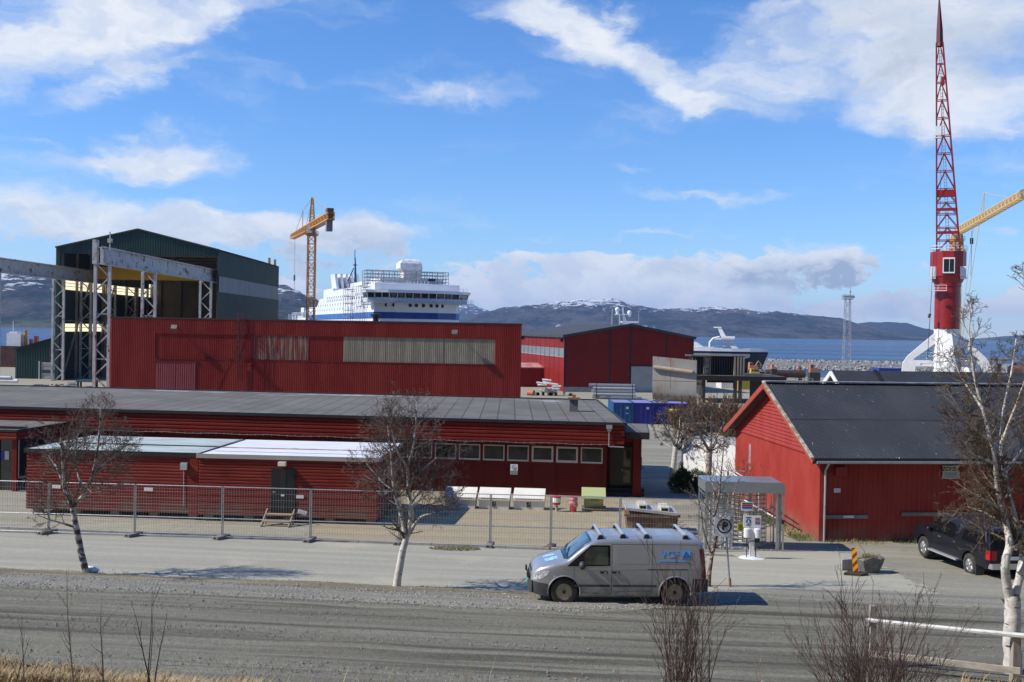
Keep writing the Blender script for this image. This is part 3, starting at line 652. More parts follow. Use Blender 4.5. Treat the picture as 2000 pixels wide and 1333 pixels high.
# cabin steps
sp = cabR.matrix_world
cabR_m = Matrix.Translation(cabR.location) @ Matrix.Rotation(cabR.rotation_euler.z, 4, 'Z')
s0 = cabR_m @ Vector((dX + .5, -.75, 0))
stp = thing('cabin_steps', 'short wooden steps below the black cabin door', 'steps', (s0.x, s0.y, gz(s0.x, s0.y)), cabR.rotation_euler.z)
wood = pm('weathered_wood', (.40, .31, .19), (.30, .24, .16), 3, st=(.5, 3, 3), rough=.8)
for i, (y, z) in enumerate(((-.28, .19), (.10, .42))):
    mb = MB(); mb.box(-.58, .58, y, y + .28, z, z + .05); mb.build('tread', wood, stp)
for x in (-.6, .6):
    mb = MB(); mb.bar((x, -.42, 0), (x, .55, .58), .05, .16); mb.bar((x, .3, 0), (x, .3, .42), .06); mb.build('stringer', wood, stp)
# ================================================================== big corrugated warehouse behind the office
wa, wb_ = W(217, 620, 143.5), W(1018.5, 635, 140.0)
WHL = (Vector((wb_.x, wb_.y)) - Vector((wa.x, wa.y))).length; wrz = math.atan2(wb_.y - wa.y, wb_.x - wa.x)
wg = 2.9; HW = (wa.z + wb_.z) / 2 - wg
wh = thing('corrugated_warehouse', 'long flat topped red corrugated warehouse with a pale translucent wall band', 'warehouse', (wa.x, wa.y, wg), wrz)
def whx(px): return (px - 217) / 801.5 * WHL
def whz(px, py):
    Y = wa.y + (wb_.y - wa.y) * (px - 217) / 801.5
    return W(px, py, Y).z - wg
DW = 34
zl = whz(640, 657); zb_ = whz(640, 706)           # recessed band of the long wall: top and bottom
X0, X1 = whx(306), whx(969)
mb = MB()
mb.corr_v((0, 0, 0), (1, 0, 0), (0, -1, 0), X0, -.8, HW, .25, .05)
mb.corr_v((X1, 0, 0), (1, 0, 0), (0, -1, 0), WHL - X1, -.8, HW, .25, .05)
mb.corr_v((X0, 0, 0), (1, 0, 0), (0, -1, 0), X1 - X0, zl, HW, .25, .05)
mb.corr_v((X0, .12, 0), (1, 0, 0), (0, -1, 0), whx(675) - X0, zb_, zl, .25, .05)
mb.corr_v((X0, .0, 0), (1, 0, 0), (0, -1, 0), X1 - X0, -.8, zb_ - .06, .25, .05)
mb.corr_v((WHL, 0, 0), (-.0896, .996, 0), (.996, .0896, 0), DW, -.8, HW, .25, .05)
mb.corr_v((0, DW, 0), (0, -1, 0), (-1, 0, 0), DW, -.8, HW, .25, .05)
mb.prism([(.02, .25), (WHL - .08, .25), (WHL - .06 - .09 * DW, DW), (.02, DW)], -1, HW - .3, 'Z')
mb.build('wall', red_wh, wh)
mb = MB(); mb.box(-.1, WHL + .1, -.10, .12, HW - .04, HW + .14); mb.prism([(WHL - .12, .12), (WHL + .1, .12), (WHL + .1 - .09 * DW, DW), (WHL - .12 - .09 * DW, DW)], HW - .04, HW + .14, 'Z'); mb.box(-.12, .1, .12, DW, HW - .04, HW + .14); mb.build('roof_edge', pm('dark_maroon_trim', (.035, .015, .015)), wh)
mb = MB(); mb.prism([(.1, .12), (WHL - .12, .12), (WHL - .12 - .09 * DW, DW), (.1, DW)], HW - .2, HW - .02, 'Z'); mb.build('roof', felt, wh)
mb = MB(); mb.box(X0, X1, -.10, .0, zb_ - .10, zb_ - .0); mb.box(X0, X1, -.07, .1, zl - .03, zl + .05); mb.build('ledge', red_office, wh)
trans = pm('weathered_translucent_sheet', (.31, .275, .20), (.235, .20, .145), .9, st=(1.2, 1, .12), lo=.4, hi=.6, rough=.55, c3=(.14, .12, .09), s3=1.5, lo3=.6, hi3=.72, st3=(2.2, 1, .15), fine=.1, fs=4)
mb = MB(); mb.corr_v((whx(676), .10, 0), (1, 0, 0), (0, -1, 0), X1 - whx(676), zb_, zl - .03, .25, .05); mb.build('translucent_band', trans, wh)
mb = MB()
mb.box(whx(757), whx(757) + .05, .02, .06, zb_, zl - .03); mb.box(whx(870), whx(870) + .04, .02, .06, zb_, zl - .03)
mb.build('band_joint', pm('joint_brown', (.16, .13, .09)), wh)
mb = MB(); mb.corr_v((whx(500), .07, 0), (1, 0, 0), (0, -1, 0), whx(608) - whx(500), zb_ + .06, zl - .03, .25, .05)
mb.build('patched_band', pm('bleached_red_sheet', (.19, .035, .028), (.30, .20, .14), 1.3, st=(2.2, 1, .2), lo=.46, hi=.62, rough=.7), wh)
# wide sliding doors
g0, g1 = whx(309), whx(388); gzt = whz(350, 708)
for k in (0, 1):
    xa = g0 + (g1 - g0) / 2 * k; xb = xa + (g1 - g0) / 2 - .06
    mb = MB(); mb.corr_v((xa, -.13, 0), (1, 0, 0), (0, -1, 0), xb - xa, -.8, gzt, .3, .03); mb.box(xa, xb, -.13, -.08, -.8, gzt)
    mb.build('sliding_door', pm('door_plum_red', (.24, .035, .045), (.20, .03, .036), 1.2, st=(1, 1, 2), rough=.55, c3=(.30, .10, .09), s3=2, lo3=.64, hi3=.75), wh)
mb = MB(); mb.box(g0 - .3, g1 + .3, -.2, -.06, gzt, gzt + .14); mb.build('door_rail', red_dark, wh)
# flood lamps on brackets
for px, py in ((350, 640), (893, 650)):
    x, z = whx(px), whz(px, py)
    mb = MB(); mb.bar((x, 0, z - .15), (x, -1.1, z), .09); mb.cbox((x, -1.15, z), .8, .5, .55, 0, R(-25)); mb.build('flood_lamp', pm('lamp_brown', (.10, .07, .05), (.2, .17, .14), 4), wh)
mb = MB(); x, z = whx(499), whz(499, 715); mb.cbox((x, -.75, z + .15), .5, 1.4, .5); mb.cbox((x, -1.25, z - .25), .5, .45, .7); mb.build('vent_hood', red_office, wh)
# caged ladder
mb = MB(); x = whx(476); zt = HW + 1.0; zb0 = whz(476, 745)
for dx in (-.25, .25): mb.bar((x + dx, -.35, zb0), (x + dx, -.35, zt), .06)
z = zb0
while z < HW: mb.bar((x - .25, -.35, z), (x + .25, -.35, z), .035); z += .3
z = zb0 + 2.2
while z < zt:
    pts = [(x + .42 * math.cos(a), -.35 - .75 * math.sin(a), z) for a in lin(0, math.pi, 8)]
    for a, b_ in zip(pts, pts[1:]): mb.bar(a, b_, .05)
    z += .9
for a in lin(0, math.pi, 4): mb.bar((x + .42 * math.cos(a), -.35 - .75 * math.sin(a), zb0 + 2.2), (x + .42 * math.cos(a), -.35 - .75 * math.sin(a), zt), .05)
for z in (zb0 + 1, zb0 + 4, zb0 + 7): mb.bar((x - .25, -.35, z), (x - .25, 0, z), .05); mb.bar((x + .25, -.35, z), (x + .25, 0, z), .05)
for dx in (-1, 1): mb.bar((x + dx * 2, -.35 + .5, HW), (x + dx * 2, .15, HW + .9), .05)
mb.build('caged_ladder', pm('ladder_dark_red', (.10, .02, .018)), wh)
mb = MB(); mb.path([(whx(472), -.1, whz(472, 660)), (whx(460), -.12, whz(460, 690)), (whx(425), -.12, whz(425, 766))], .03, 5); mb.build('cable', red_dark, wh)
mb = MB(); xv = whx(730); mb.lathe([(.4, HW - .2), (.4, HW + .7), (.75, HW + .75), (.75, HW + 1.1), (.2, HW + 1.2)], 14, (xv, 3, 0)); mb.build('roof_vent', black_trim, wh)
mb = MB(); mb.box(WHL - .05, WHL + .4, .3, .8, HW - 2, HW - 1.5); mb.build('wall_lamp', black_trim, wh)

# ================================================================== great green shipbuilding hall, open towards the camera
hl = W(117, 484, 209.5); hr = W(425, 487, 208.0)
HX0, HX1, HYF, HG = hl.x, hr.x, 208.5, 2.55
hall = thing('shipbuilding_hall', 'huge open-fronted dark green steel hall with a gabled roof', 'hall', (HX0, HYF, HG))
LW, LD = HX1 - HX0, 54.0; HE = (hl.z + hr.z) / 2 - HG; HR = W(268, 447, 208.5).z - HG; OPEN = W(268, 498, 208.5).z - HG
mb = MB()
gx = lambda a: HE + (HR - HE) * (1 - abs(a - LW / 2) / (LW / 2))
mb.corr_v((0, 0, 0), (1, 0, 0), (0, -1, 0), LW, OPEN, gx, .5, .08)
mb.box(0, LW, .12, .3, OPEN, OPEN + .3)
s_b0, s_b1 = W(488, 0, 1).z * 0 + 18.3, 20.9
zb1, zb0 = W(430, 540, 210).z - HG, W(430, 571, 210).z - HG
mb.corr_v((LW, 0, 0), (0, 1, 0), (1, 0, 0), LD, zb1, HE, .5, .07); mb.corr_v((LW, 0, 0), (0, 1, 0), (1, 0, 0), LD, -.5, zb0, .5, .07)
mb.box(LW - .1, LW - .02, 1.2, LD, zb1, HE); mb.box(LW - .1, LW - .02, 1.2, LD, -.5, zb0)
zc1, zc0 = W(130, 534, 212).z - HG, W(130, 566, 212).z - HG; zd1, zd0 = W(130, 632, 212).z - HG, W(130, 648, 212).z - HG
for z0, z1 in ((zc1, HE), (zd1, zc0), (-.5, zd0)): mb.box(-.05, .12, 0, LD, z0, z1)
mb.box(-.3, .5, -.05, .5, -.5, HE); mb.box(LW - .12, LW + .25, -.1, .1, -.5, HE)
mb.build('wall', green_sheet, hall)
inner = pm('hall_inner_boards', (.20, .165, .12), (.15, .125, .095), .15, rough=.9)
mb = MB(); mb.box(.1, LW - .1, LD - .2, LD, -.5, HE); mb.prism([(0, HE), (LW, HE), (LW / 2, HR - .1)], LD - .25, LD - .05)
for i in range(9): mb.box(.1, LW - .1, LD - .28, LD - .2, 2.5 * i + 1, 2.5 * i + 1.12)
for i in range(6): mb.box(2.4 + i * 5, 2.8 + i * 5, LD - .6, LD - .2, -.5, HE)
mb.build('end_wall', inner, hall)
mb = MB(); mb.add([(-.4, -.3, HE), (LW / 2, -.3, HR), (LW / 2, LD, HR), (-.4, LD, HE), (LW + .4, -.3, HE), (LW + .4, LD, HE)], [(0, 1, 2, 3), (1, 4, 5, 2)])
mb.add([(-.4, -.3, HE - .2), (LW / 2, -.3, HR - .2), (LW / 2, LD, HR - .2), (-.4, LD, HE - .2), (LW + .4, -.3, HE - .2), (LW + .4, LD, HE - .2)], [(3, 2, 1, 0), (2, 5, 4, 1)])
mb.bar((-.4, -.3, HE - .1), (LW / 2, -.3, HR - .1), .1, .3); mb.bar((LW + .4, -.3, HE - .1), (LW / 2, -.3, HR - .1), .1, .3)
mb.build('roof', pm('hall_roof_dark', (.02, .035, .03)), hall)
mb = MB(); mb.corr_v((LW - .02, .6, 0), (0, 1, 0), (1, 0, 0), LD - 1.5, zb0, zb1, .5, .05); mb.build('side_band', pm('grey_translucent_sheet', (.30, .30, .28), (.24, .235, .215), .5, st=(1, 1, .1), rough=.6), hall)
tm = bpy.data.materials.new('translucent_yellow_sheet'); tm.use_nodes = True
t = NT(tm.node_tree); tr = t.n('ShaderNodeBsdfTranslucent'); tr.inputs[0].default_value = (.80, .71, .45, 1)
t.L.new(tr.outputs[0], tm.node_tree.nodes['Material Output'].inputs[0])
for z0, z1 in ((zc0, zc1), (zd0, zd1)):
    mb = MB(); mb.add([(.02, .5, z0), (.02, LD - .5, z0), (.02, LD - .5, z1), (.02, .5, z1)], [(0, 1, 2, 3)]); mb.build('translucent_band', tm, hall)
steel_in = pm('hall_inner_steel', (.30, .27, .22), (.22, .19, .15), .8, rough=.7)
mb = MB()
for i in range(8):
    y = 1.2 + i * 7; mb.box(.2, .65, y, y + .45, -.5, HE); mb.box(LW - .65, LW - .2, y + .4, y + .85, -.5, HE)
for z in (zc0 + .65, zc0 + 1.3, zc0 + 2.0): mb.box(.15, .25, .5, LD, z, z + .1)
mb.box(.15, .28, .5, LD, zd0 + .8, zd0 + .9); mb.box(.3, .6, .5, LD, zc0 - 6.4, zc0 - 6.15)
for i in range(4): mb.bar((.4, 3 + i * 14, 2), (.4, 16 + i * 14, zc1), .3)
mb.build('inner_frame', steel_in, hall)
# roof trusses seen through the opening
mb = MB()
for i in range(5):
    y = 4 + i * 11; mb.bar((0, y, HE - .5), (LW, y, HE - .5), .35); mb.bar((0, y, HE - .5), (LW / 2, y, HR - .5), .3); mb.bar((LW, y, HE - .5), (LW / 2, y, HR - .5), .3)
mb.build('roof_truss', steel_in, hall)
mb = MB()
for x in (LW + .1, LW + .15): mb.bar((LW - .5, LD - 8 if x < LW + .12 else LD - 2, HE), (LW - .5, LD - 8 if x < LW + .12 else LD - 2, HE + 1.6), .5)
mb.build('roof_beacon', crane_yellow, hall)
# lean-to beside the hall
ln = thing('lean_to_shed', 'dark green lean-to shed with a white roller door beside the great hall', 'shed', (HX0, HYF + 4, HG))
zt0, zt1 = W(117, 656, 212).z - HG, W(28, 682, 212).z - HG; xl = PXZ(28, 212, 8) - HX0
mb = MB(); mb.corr_v((xl, 0, 0), (1, 0, 0), (0, -1, 0), -xl - .35, -.5, lambda a: zt1 + (zt0 - zt1) * a / -xl, .5, .07); mb.prism([(xl, -.5), (-.35, -.5), (-.35, zt0 - .1), (xl, zt1 - .1)], .1, 40); mb.build('wall', green_sheet, ln)
mb = MB(); mb.prism([(xl - .3, zt1 - .1), (-.31, zt0), (-.31, zt0 + .2), (xl - .3, zt1 + .1)], -.3, 40); mb.build('roof', black_trim, ln)
dx0, dx1 = PXZ(79, 212, 4) - HX0, PXZ(113, 212, 4) - HX0; dz1 = W(95, 708, 212).z - HG
mb = MB(); mb.corr_h((dx0, -.1, 0), (1, 0, 0), (0, -1, 0), dx1 - dx0, -.2, dz1, .9, .03); rd = mb.build('roller_door', pm('roller_door_grey', (.33, .33, .33), (.28, .28, .28), .5), ln)
mb = MB(); mb.box(dx0 + .1, dx1 - .1, -.16, -.13, 1.3, 1.9); mb.build('pane', glass_dark, rd)
mb = MB(); mb.box(dx0 - .55, dx0 - .25, -.25, -.08, -.2, dz1 + .2); mb.build('door_post', galv_pale, ln)

# ================================================================== gantry runways on lattice legs
def runway(label, X0_, X1_, Y0, Y1, ztop, zb, cols, w_=.9):
    th = thing('crane_runway', label, 'gantry', (X0_, Y0, HG), 0, 'crane runways running out of the green hall')
    L = Y1 - Y0; dx = (X1_ - X0_) / L
    mb = MB(); zt = ztop - HG; zb = zb - HG
    for (y0, y1) in [(i * L / 12, (i + 1) * L / 12 - .02) for i in range(12)]:
        a, b_ = Vector((dx * y0, y0, 0)), Vector((dx * y1, y1, 0))
        mb.bar(a + Vector((0, 0, (zt + zb) / 2)), b_ + Vector((0, 0, (zt + zb) / 2)), w_ * .55, zt - zb - .2)
    mb.bar((0, 0, zt - .05), (dx * L, L, zt - .05), w_ + .3, .14); mb.bar((0, 0, zb + .05), (dx * L, L, zb + .05), w_ + .2, .14)
    mb.bar((0, 0, zt + .1), (dx * L, L, zt + .1), .15, .16)
    mb.build('beam', rust_white, th)
    for y in cols:
        mb = MB(); y -= Y0; x = dx * y; half = 1.05
        for s in (-1, 1): mb.bar((x + s * half, y, -1.2), (x + s * half, y, zb + (2.2 if y < 4 and s > 0 else 0)), .42, .42)
        n = 10; hgt = zb + .6
        for i in range(n):
            z0, z1 = hgt * i / n - .4, hgt * (i + 1) / n - .4
            s = 1 if i % 2 else -1
            mb.bar((x + s * half, y, z0), (x - s * half, y, z1), .18)
        for z in (hgt * .62, hgt * .3): mb.bar((x - half, y, z), (x + half, y, z), .14)
        mb.build('lattice_leg', rust_white, th)
    return th
rt = W(190, 483, 154).z
rwR = runway('rusty white crane runway on lattice legs in front of the hall opening', PXZ(199, 154, 25), HX1 - 1.6, 154, 252, rt, rt - 2.5, [154.4, 174, 206, 230])
mb = MB(); mb.bar((-1.05, .3, rt - HG - 2.5), (-1.05, .3, rt - HG + 1.1), .7, .7); mb.bar((1.05, .3, rt - HG - 2.5), (1.05, .3, rt - HG + 2.3), .14); mb.box(.75, 1.35, .1, .6, rt - HG + .7, rt - HG + 1.3); mb.build('end_stop', rust_white, rwR)
rl = W(0, 505.5, 183.5).z
rwL = runway('grey crane runway leaving the frame at the left edge', PXZ(2, 183.5, 22), HX0 + 1.9, 172, 255, rl, rl - 2.5, [180.6, 206, 219, 232, 244])
# overhead travelling crane in the hall
oh = thing('overhead_crane', 'yellow overhead travelling crane spanning the hall under its roof', 'crane', (HX0 + 2, 222, HG))
za, zc = W(300, 524, 222).z - HG, W(300, 547, 222).z - HG
mb = MB(); mb.box(0, LW - 4, -.7, .7, zc, za); mb.box(0, LW - 4, 2.0, 3.4, zc, za); yb = mb.build('girder', pm('overhead_yellow', (.72, .42, .03), (.66, .36, .02), .6, rough=.45), oh)
mb = MB(); mb.box(8.5, 11, .71, 1.9, za - .4, za + .8); mb.build('trolley', black_trim, oh)
mb = MB(); mb.tube((9.8, 1.3, za), (9.8, 1.3, zc - 6), .08); mb.ball((9.8, 1.3, zc - 6.3), .5, .35, .8); mb.build('hook', black_trim, oh)

# ================================================================== panel clad red shed further back
sa = W(1103, 655, 199.0)
PG = 2.6; shed = thing('panel_shed', 'dark red panel-clad industrial shed with low gable and sunlit window strip', 'building', (sa.x, sa.y, PG), R(12.0))
HS_ = sa.z - PG; SW, SD = 26.0, 46.0; HRS = HS_ + 2.3
mb = MB(); mb.prism([(0, -.5), (SW, -.5), (SW, HS_ - .05), (SW / 2, HRS - .05), (0, HS_ - .05)], 0, .3)
for (z0, z1) in ((-.5, 6.55), (8.35, HS_ - .05)): mb.box(0, .3, .301, SD, z0, z1)
mb.box(SW - .3, SW, .301, SD, -.5, HS_ - .05); mb.box(.3, SW - .3, SD - .3, SD, -.5, HS_)
mb.build('wall', red_shed, shed)
mb = MB()
for i in range(1, 4): x = [0, 8.9, 13.05, 20.3][i]; mb.box(x, x + .28, -.04, -.003, -.4, HS_ + (HRS - HS_) * (1 - abs(x - SW / 2) / (SW / 2)) - .1)
for i in range(1, 12): mb.box(-.03, -.003, i * 3.85, i * 3.85 + .12, -.4, 6.5); mb.box(-.03, -.003, i * 3.85, i * 3.85 + .12, 8.4, HS_ - .1)
mb.box(-.08, .3, -.08, -.003, -.4, HS_); mb.box(SW - .3, SW + .08, -.08, -.003, -.4, HS_)
mb.build('panel_joint', black_trim, shed)
mb = MB(); mb.add([(-.4, -.5, HS_ - .1), (SW / 2, -.5, HRS), (SW / 2, SD + .4, HRS), (-.4, SD + .4, HS_ - .1), (SW + .4, -.5, HS_ - .1), (SW + .4, SD + .4, HS_ - .1)], [(0, 1, 2, 3), (1, 4, 5, 2)])
mb.bar((-.4, -.45, HS_ - .2), (SW / 2, -.45, HRS - .1), .12, .5); mb.bar((SW + .4, -.45, HS_ - .2), (SW / 2, -.45, HRS - .1), .12, .5); mb.bar((-.4, -.4, HS_ - .25), (-.4, SD, HS_ - .25), .14, .4)
mb.build('roof', pm('shed_roof_dark', (.045, .047, .05), (.06, .062, .065), .2, rough=.7), shed)
for i in range(11):
    y = .5 + i * 3.85
    mb = MB(); mb.box(.05, .1, y, y + 3.45, 6.6, 8.3); wn = mb.build('window', pm('strip_glass', (.34, .37, .38), (.22, .25, .26), .8, rough=.25), shed)
    mb = MB()
    for k in range(8): mb.box(.0, .05, y + k * .48, y + k * .48 + .1, 6.6, 8.3)
    mb.box(-.02, .05, y, y + 3.45, 6.55, 6.65); mb.build('frame', galv_pale, wn)
gd0, gd1 = 13.35, 18.6
mb = MB(); mb.corr_h((gd0, -.06, 0), (1, 0, 0), (0, -1, 0), gd1 - gd0, -.3, 5.0, .5, .03); mb.build('roller_door', pm('shed_door_grey', (.42, .42, .40), (.37, .37, .36), .4, rough=.5), shed)
mb = MB(); mb.box(gd0 - .3, gd0, -.12, -.003, -.3, 5.25); mb.box(gd0 - .3, gd1 + .3, -.12, -.062, 5.0, 5.25); mb.build('door_frame', black_trim, shed)
mb = MB(); mb.box(0, .4, -.1, -.085, -.4, .95); mb.box(.4, gd0 - .4, -.1, -.045, -.4, .95); mb.build('plinth', conc, shed)
mb = MB(); mb.box(-.5, -.1, 1.2, 1.7, HS_ - 1.3, HS_ - .7); mb.build('wall_lamp', black_trim, shed)
# little red annex in front of the sunlit side
an = thing('red_annex', 'small red lean-to annex with a light roof beside the panel shed', 'shed', (PXZ(1012, 214, 3), 214, PG), R(12.0))
mb = MB(); mb.box(-3, 5.3, 0, 5, -.4, 4.0); mb.build('wall', red_shed, an)
mb = MB(); mb.prism([(-.4, 3.85), (5.2, 4.6), (5.2, 4.8), (-.4, 4.05)], -3.2, 5.5, 'X'); mb.build('roof', pm('annex_roof', (.42, .10, .09), (.50, .38, .34), .5), an)

# ================================================================== red barn on the right
bc = W(1605, 893, 43.8); gB = 5.42
BU = Vector((math.cos(R(7)), math.sin(R(7)), 0)); BV = Vector((-.075, .9972, 0))
bx = thing('red_barn', 'bright red barn with dark corrugated gable roof at the right', 'barn', (bc.x, bc.y, gB))
EB = bc.z - gB; BD, BL = 12.5, 26.0; RB = W(1500, 755, 50.0).z - gB
def B(u, v, z): return BU * u + BV * v + Vector((0, 0, z))
NB, NL = Vector((BU.y, -BU.x, 0)), Vector((-BV.y, BV.x, 0))
mb = MB()
mb.corr_v((0, 0, 0), BU, NB, BL, -.6, EB + .11, .22, .028)
mb.corr_v(B(0, BD, 0), -BV, NL, BD, -.8, EB - .05, .2, .018)
mb.build('wall', red_barn, bx)
mb = MB()      # gable boards: horizontal laps
n = 16
for i in range(n):
    z0, z1 = EB + (RB - EB) * i / n, EB + (RB - EB) * (i + 1) / n
    k0, k1 = BD / 2 * (i / n), BD / 2 * ((i + 1) / n)
    o0, o1 = NL * .085, NL * .03
    mb.add([B(0, k0, z0) + o0, B(0, BD - k0, z0) + o0, B(0, BD - k1, z1) + o1, B(0, k1, z1) + o1], [(0, 1, 2, 3)])
    mb.add([B(0, k0, z0) + o0, B(0, BD - k0, z0) + o0, B(0, BD - k0, z0), B(0, k0, z0)], [(0, 3, 2, 1)])
mb.build('gable_boards', red_barn, bx)
roofm = pm('barn_roof_sheet', (.036, .038, .044), (.05, .052, .058), .35, st=(1, .4, 1), rough=.6, spec=.25, c3=(.55, .56, .56), s3=5.5, lo3=.665, hi3=.71, st3=(1.6, .7, .7), fine=.08, fs=4)
mb = MB()
ov, og = .45, .55
pitch_n = 120; s0 = -og
sl_len = math.hypot(BD / 2, RB - EB)
def roofpt(u, k, off):      # k: 0 at eave line extended outwards, 1 at ridge
    ke = -ov / (BD / 2); kk = ke + (1 - ke) * k
    nz = Vector((0, 0, 1)) * off
    return B(u, BD / 2 * kk, EB + (RB - EB) * kk + .18) + nz
us = []
u = -og
while u < BL: us += [(u, 0), (u + .035, .016), (u + .06, .016), (u + .095, 0)]; u += .13
vs = []
for u, o in us: vs += [roofpt(u, 0, o), roofpt(u, 1, o)]
mb.add(vs, [(2 * i, 2 * i + 2, 2 * i + 3, 2 * i + 1) for i in range(len(us) - 1)])
mb.add([B(-og, BD + ov, EB - (RB - EB) * ov / (BD / 2) + .18), B(BL, BD + ov, EB - (RB - EB) * ov / (BD / 2) + .18), B(BL, BD / 2, RB + .18), B(-og, BD / 2, RB + .18)], [(0, 1, 2, 3)])
mb.build('roof', roofm, bx)
mb = MB(); mb.bar(roofpt(-og, .48, .02), roofpt(BL, .48, .02), .05, .012); mb.build('sheet_lap', pm('sheet_lap_grey', (.10, .10, .105)), bx)
mb = MB(); mb.bar(B(-og, BD / 2, RB + .24), B(BL, BD / 2, RB + .24), .42, .06); mb.build('ridge_cap', pm('ridge_grey', (.28, .29, .30), (.55, .56, .56), 2.5, lo=.5, hi=.65), bx)
ke = ov / (BD / 2)
mb = MB(); ez = EB - (RB - EB) * ke
for s in (0, 1):
    v_e = -ov if s == 0 else BD + ov
    mb.bar(B(-og + .02, v_e, ez + .05), B(-og + .02, BD / 2, RB + .05), .07, .26)
mb.build('barge_board', pm('barge_red', (.36, .045, .025), (.30, .08, .04), 2, rough=.6), bx)
mb = MB(); mb.bar(B(-og - .02, -ov, ez + .2), B(-og - .02, BD / 2, RB + .22), .14, .06); mb.build('verge_strip', pm('lichen_verge', (.42, .40, .34), (.25, .17, .09), 3, lo=.4, hi=.6, rough=.9), bx)
mb = MB(); mb.add([B(-og, -ov, ez + .14), B(BL, -ov, ez + .14), B(BL, BD / 2, RB + .14), B(-og, BD / 2, RB + .14), B(-og, BD + ov, ez + .14), B(BL, BD + ov, ez + .14)], [(3, 2, 1, 0), (5, 4, 3, 2)])
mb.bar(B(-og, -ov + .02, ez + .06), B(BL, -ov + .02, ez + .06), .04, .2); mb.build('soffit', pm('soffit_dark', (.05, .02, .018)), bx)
mb = MB(); mb.bar(B(-.4, -ov - .06, ez + .02), B(BL, -ov - .06, ez + .02), .11, .09); mb.tube(B(.15, -ov - .05, ez), B(.13, -.12, ez - .35), .045); mb.tube(B(.13, -.12, ez - .35), B(.13, -.10, -.4), .045); mb.build('gutter', galv_pale, bx)
mb = MB(); mb.bar(B(-.0, -.03, -.5), B(0, -.03, EB), .16, .06); mb.bar(B(-.035, 0, EB - .03), B(-.035, BD, EB - .03), .07, .04); mb.build('corner_board', red_barn, bx)
for u0, u1, zz in ((.12, 2.05, 1.02), (3.55, 7.5, 1.12)):
    mb = MB(); mb.bar(B(u0, -.07, zz), B(u1, -.07, zz), .05, .15); mb.build('wall_rail', pm('grey_board', (.24, .22, .20), (.18, .165, .15), 3, st=(.3, 1, 1), rough=.8), bx)
for u0 in (.95, 5.2):
    mb = MB(); mb.bar(B(u0, -.11, 1.03 if u0 < 2 else 1.13), B(u0 + .46, -.11, 1.03 if u0 < 2 else 1.13), .02, .10); mb.build('plate', pm('plate_pale', (.60, .62, .66)), bx)
mb = MB(); mb.bar(B(.55, -.05, 2.13), B(.83, -.05, 2.13), .03, .18); mb.build('plate', pm('plate_pale', (.6, .62, .66)), bx)
mb = MB(); c0 = B(.75, -.05, 2.95); mb.cbox(c0 + NB * .14, .48, .26, .38, R(7)); mb.build('alarm_box', red_crane, bx)
mb = MB(); mb.box(-.04, .0, 9.7, 10.5, 1.7, 3.0); q_ = mb.build('window', pm('barn_window', (.25, .31, .36), (.42, .48, .52), 3, rough=.2), bx); q_.location = (BV.x * 0 - .72, 0, 0)
# zone board
z0_ = W(1867, 920, 43.8 + 5.95 * .12)
zb = thing('zone_board', 'weathered white board reading ZONE 4 high on the dark barn wall', 'sign', tuple(Vector((z0_.x, z0_.y, z0_.z)) + NB * .0), R(7))
zb.location = Vector((bc.x, bc.y, gB)) + B(5.72, -.09, EB - .62)
mb = MB(); mb.box(-.38, .38, -.02, .02, -.28, .28); mb.build('board', pm('board_grey_white', (.50, .52, .50), (.42, .45, .43), 3), zb)
mb = MB(); text_mesh(mb, 'ZONE 4', .23, Matrix.Translation((0, -.026, .13)), .003, .006)
for i in range(5): mb.box(-.33, .33 - .09 * (i % 2), -.024, -.02, -.03 - .048 * i, -.018 - .048 * i)
mb.build('lettering', black_trim, zb)

# ================================================================== white house with black roof behind the barn
ap = W(1630, 725, 78.0); gH = 4.0
ho = thing('white_house', 'white gabled house with black roof half hidden behind the red barn', 'house', (ap.x, ap.y, gH), R(7))
RH = ap.z - gH; DH = 9.6; EH = RH - 3.3
mb = MB(); mb.prism([(-DH / 2, -.5), (DH / 2, -.5), (DH / 2, EH), (0, RH - .1), (-DH / 2, EH)], .3, 30, 'X'); mb.build('wall', pm('house_white_boards', (.74, .74, .73), (.68, .68, .67), 1), ho)
mb = MB()
for s in (-1, 1): mb.prism([(0, RH - .12), (s * (DH / 2 + .5), EH - .45), (s * (DH / 2 + .5), EH - .25), (0, RH + .05)], -.25, 30.5, 'X')
mb.build('roof', pm('house_roof_black', (.03, .032, .038), (.042, .045, .05), .3, rough=.6, c3=(.4, .4, .4), s3=5, lo3=.74, hi3=.77, st3=(2, .5, 1)), ho)
mb = MB()
for s in (-1, 1): mb.bar((-.30, 0, RH - .12), (-.30, s * (DH / 2 + .5), EH - .42), .09, .30)
mb.build('barge_board', white_paint, ho)
mb = MB(); mb.prism([(-.05, RH + .06), (-DH / 2 - .4, EH - .2), (-DH / 2 - .4, EH - .12), (-.05, RH + .14)], 3.0, 3.3, 'X'); mb.build('roof_seam', black_trim, ho)
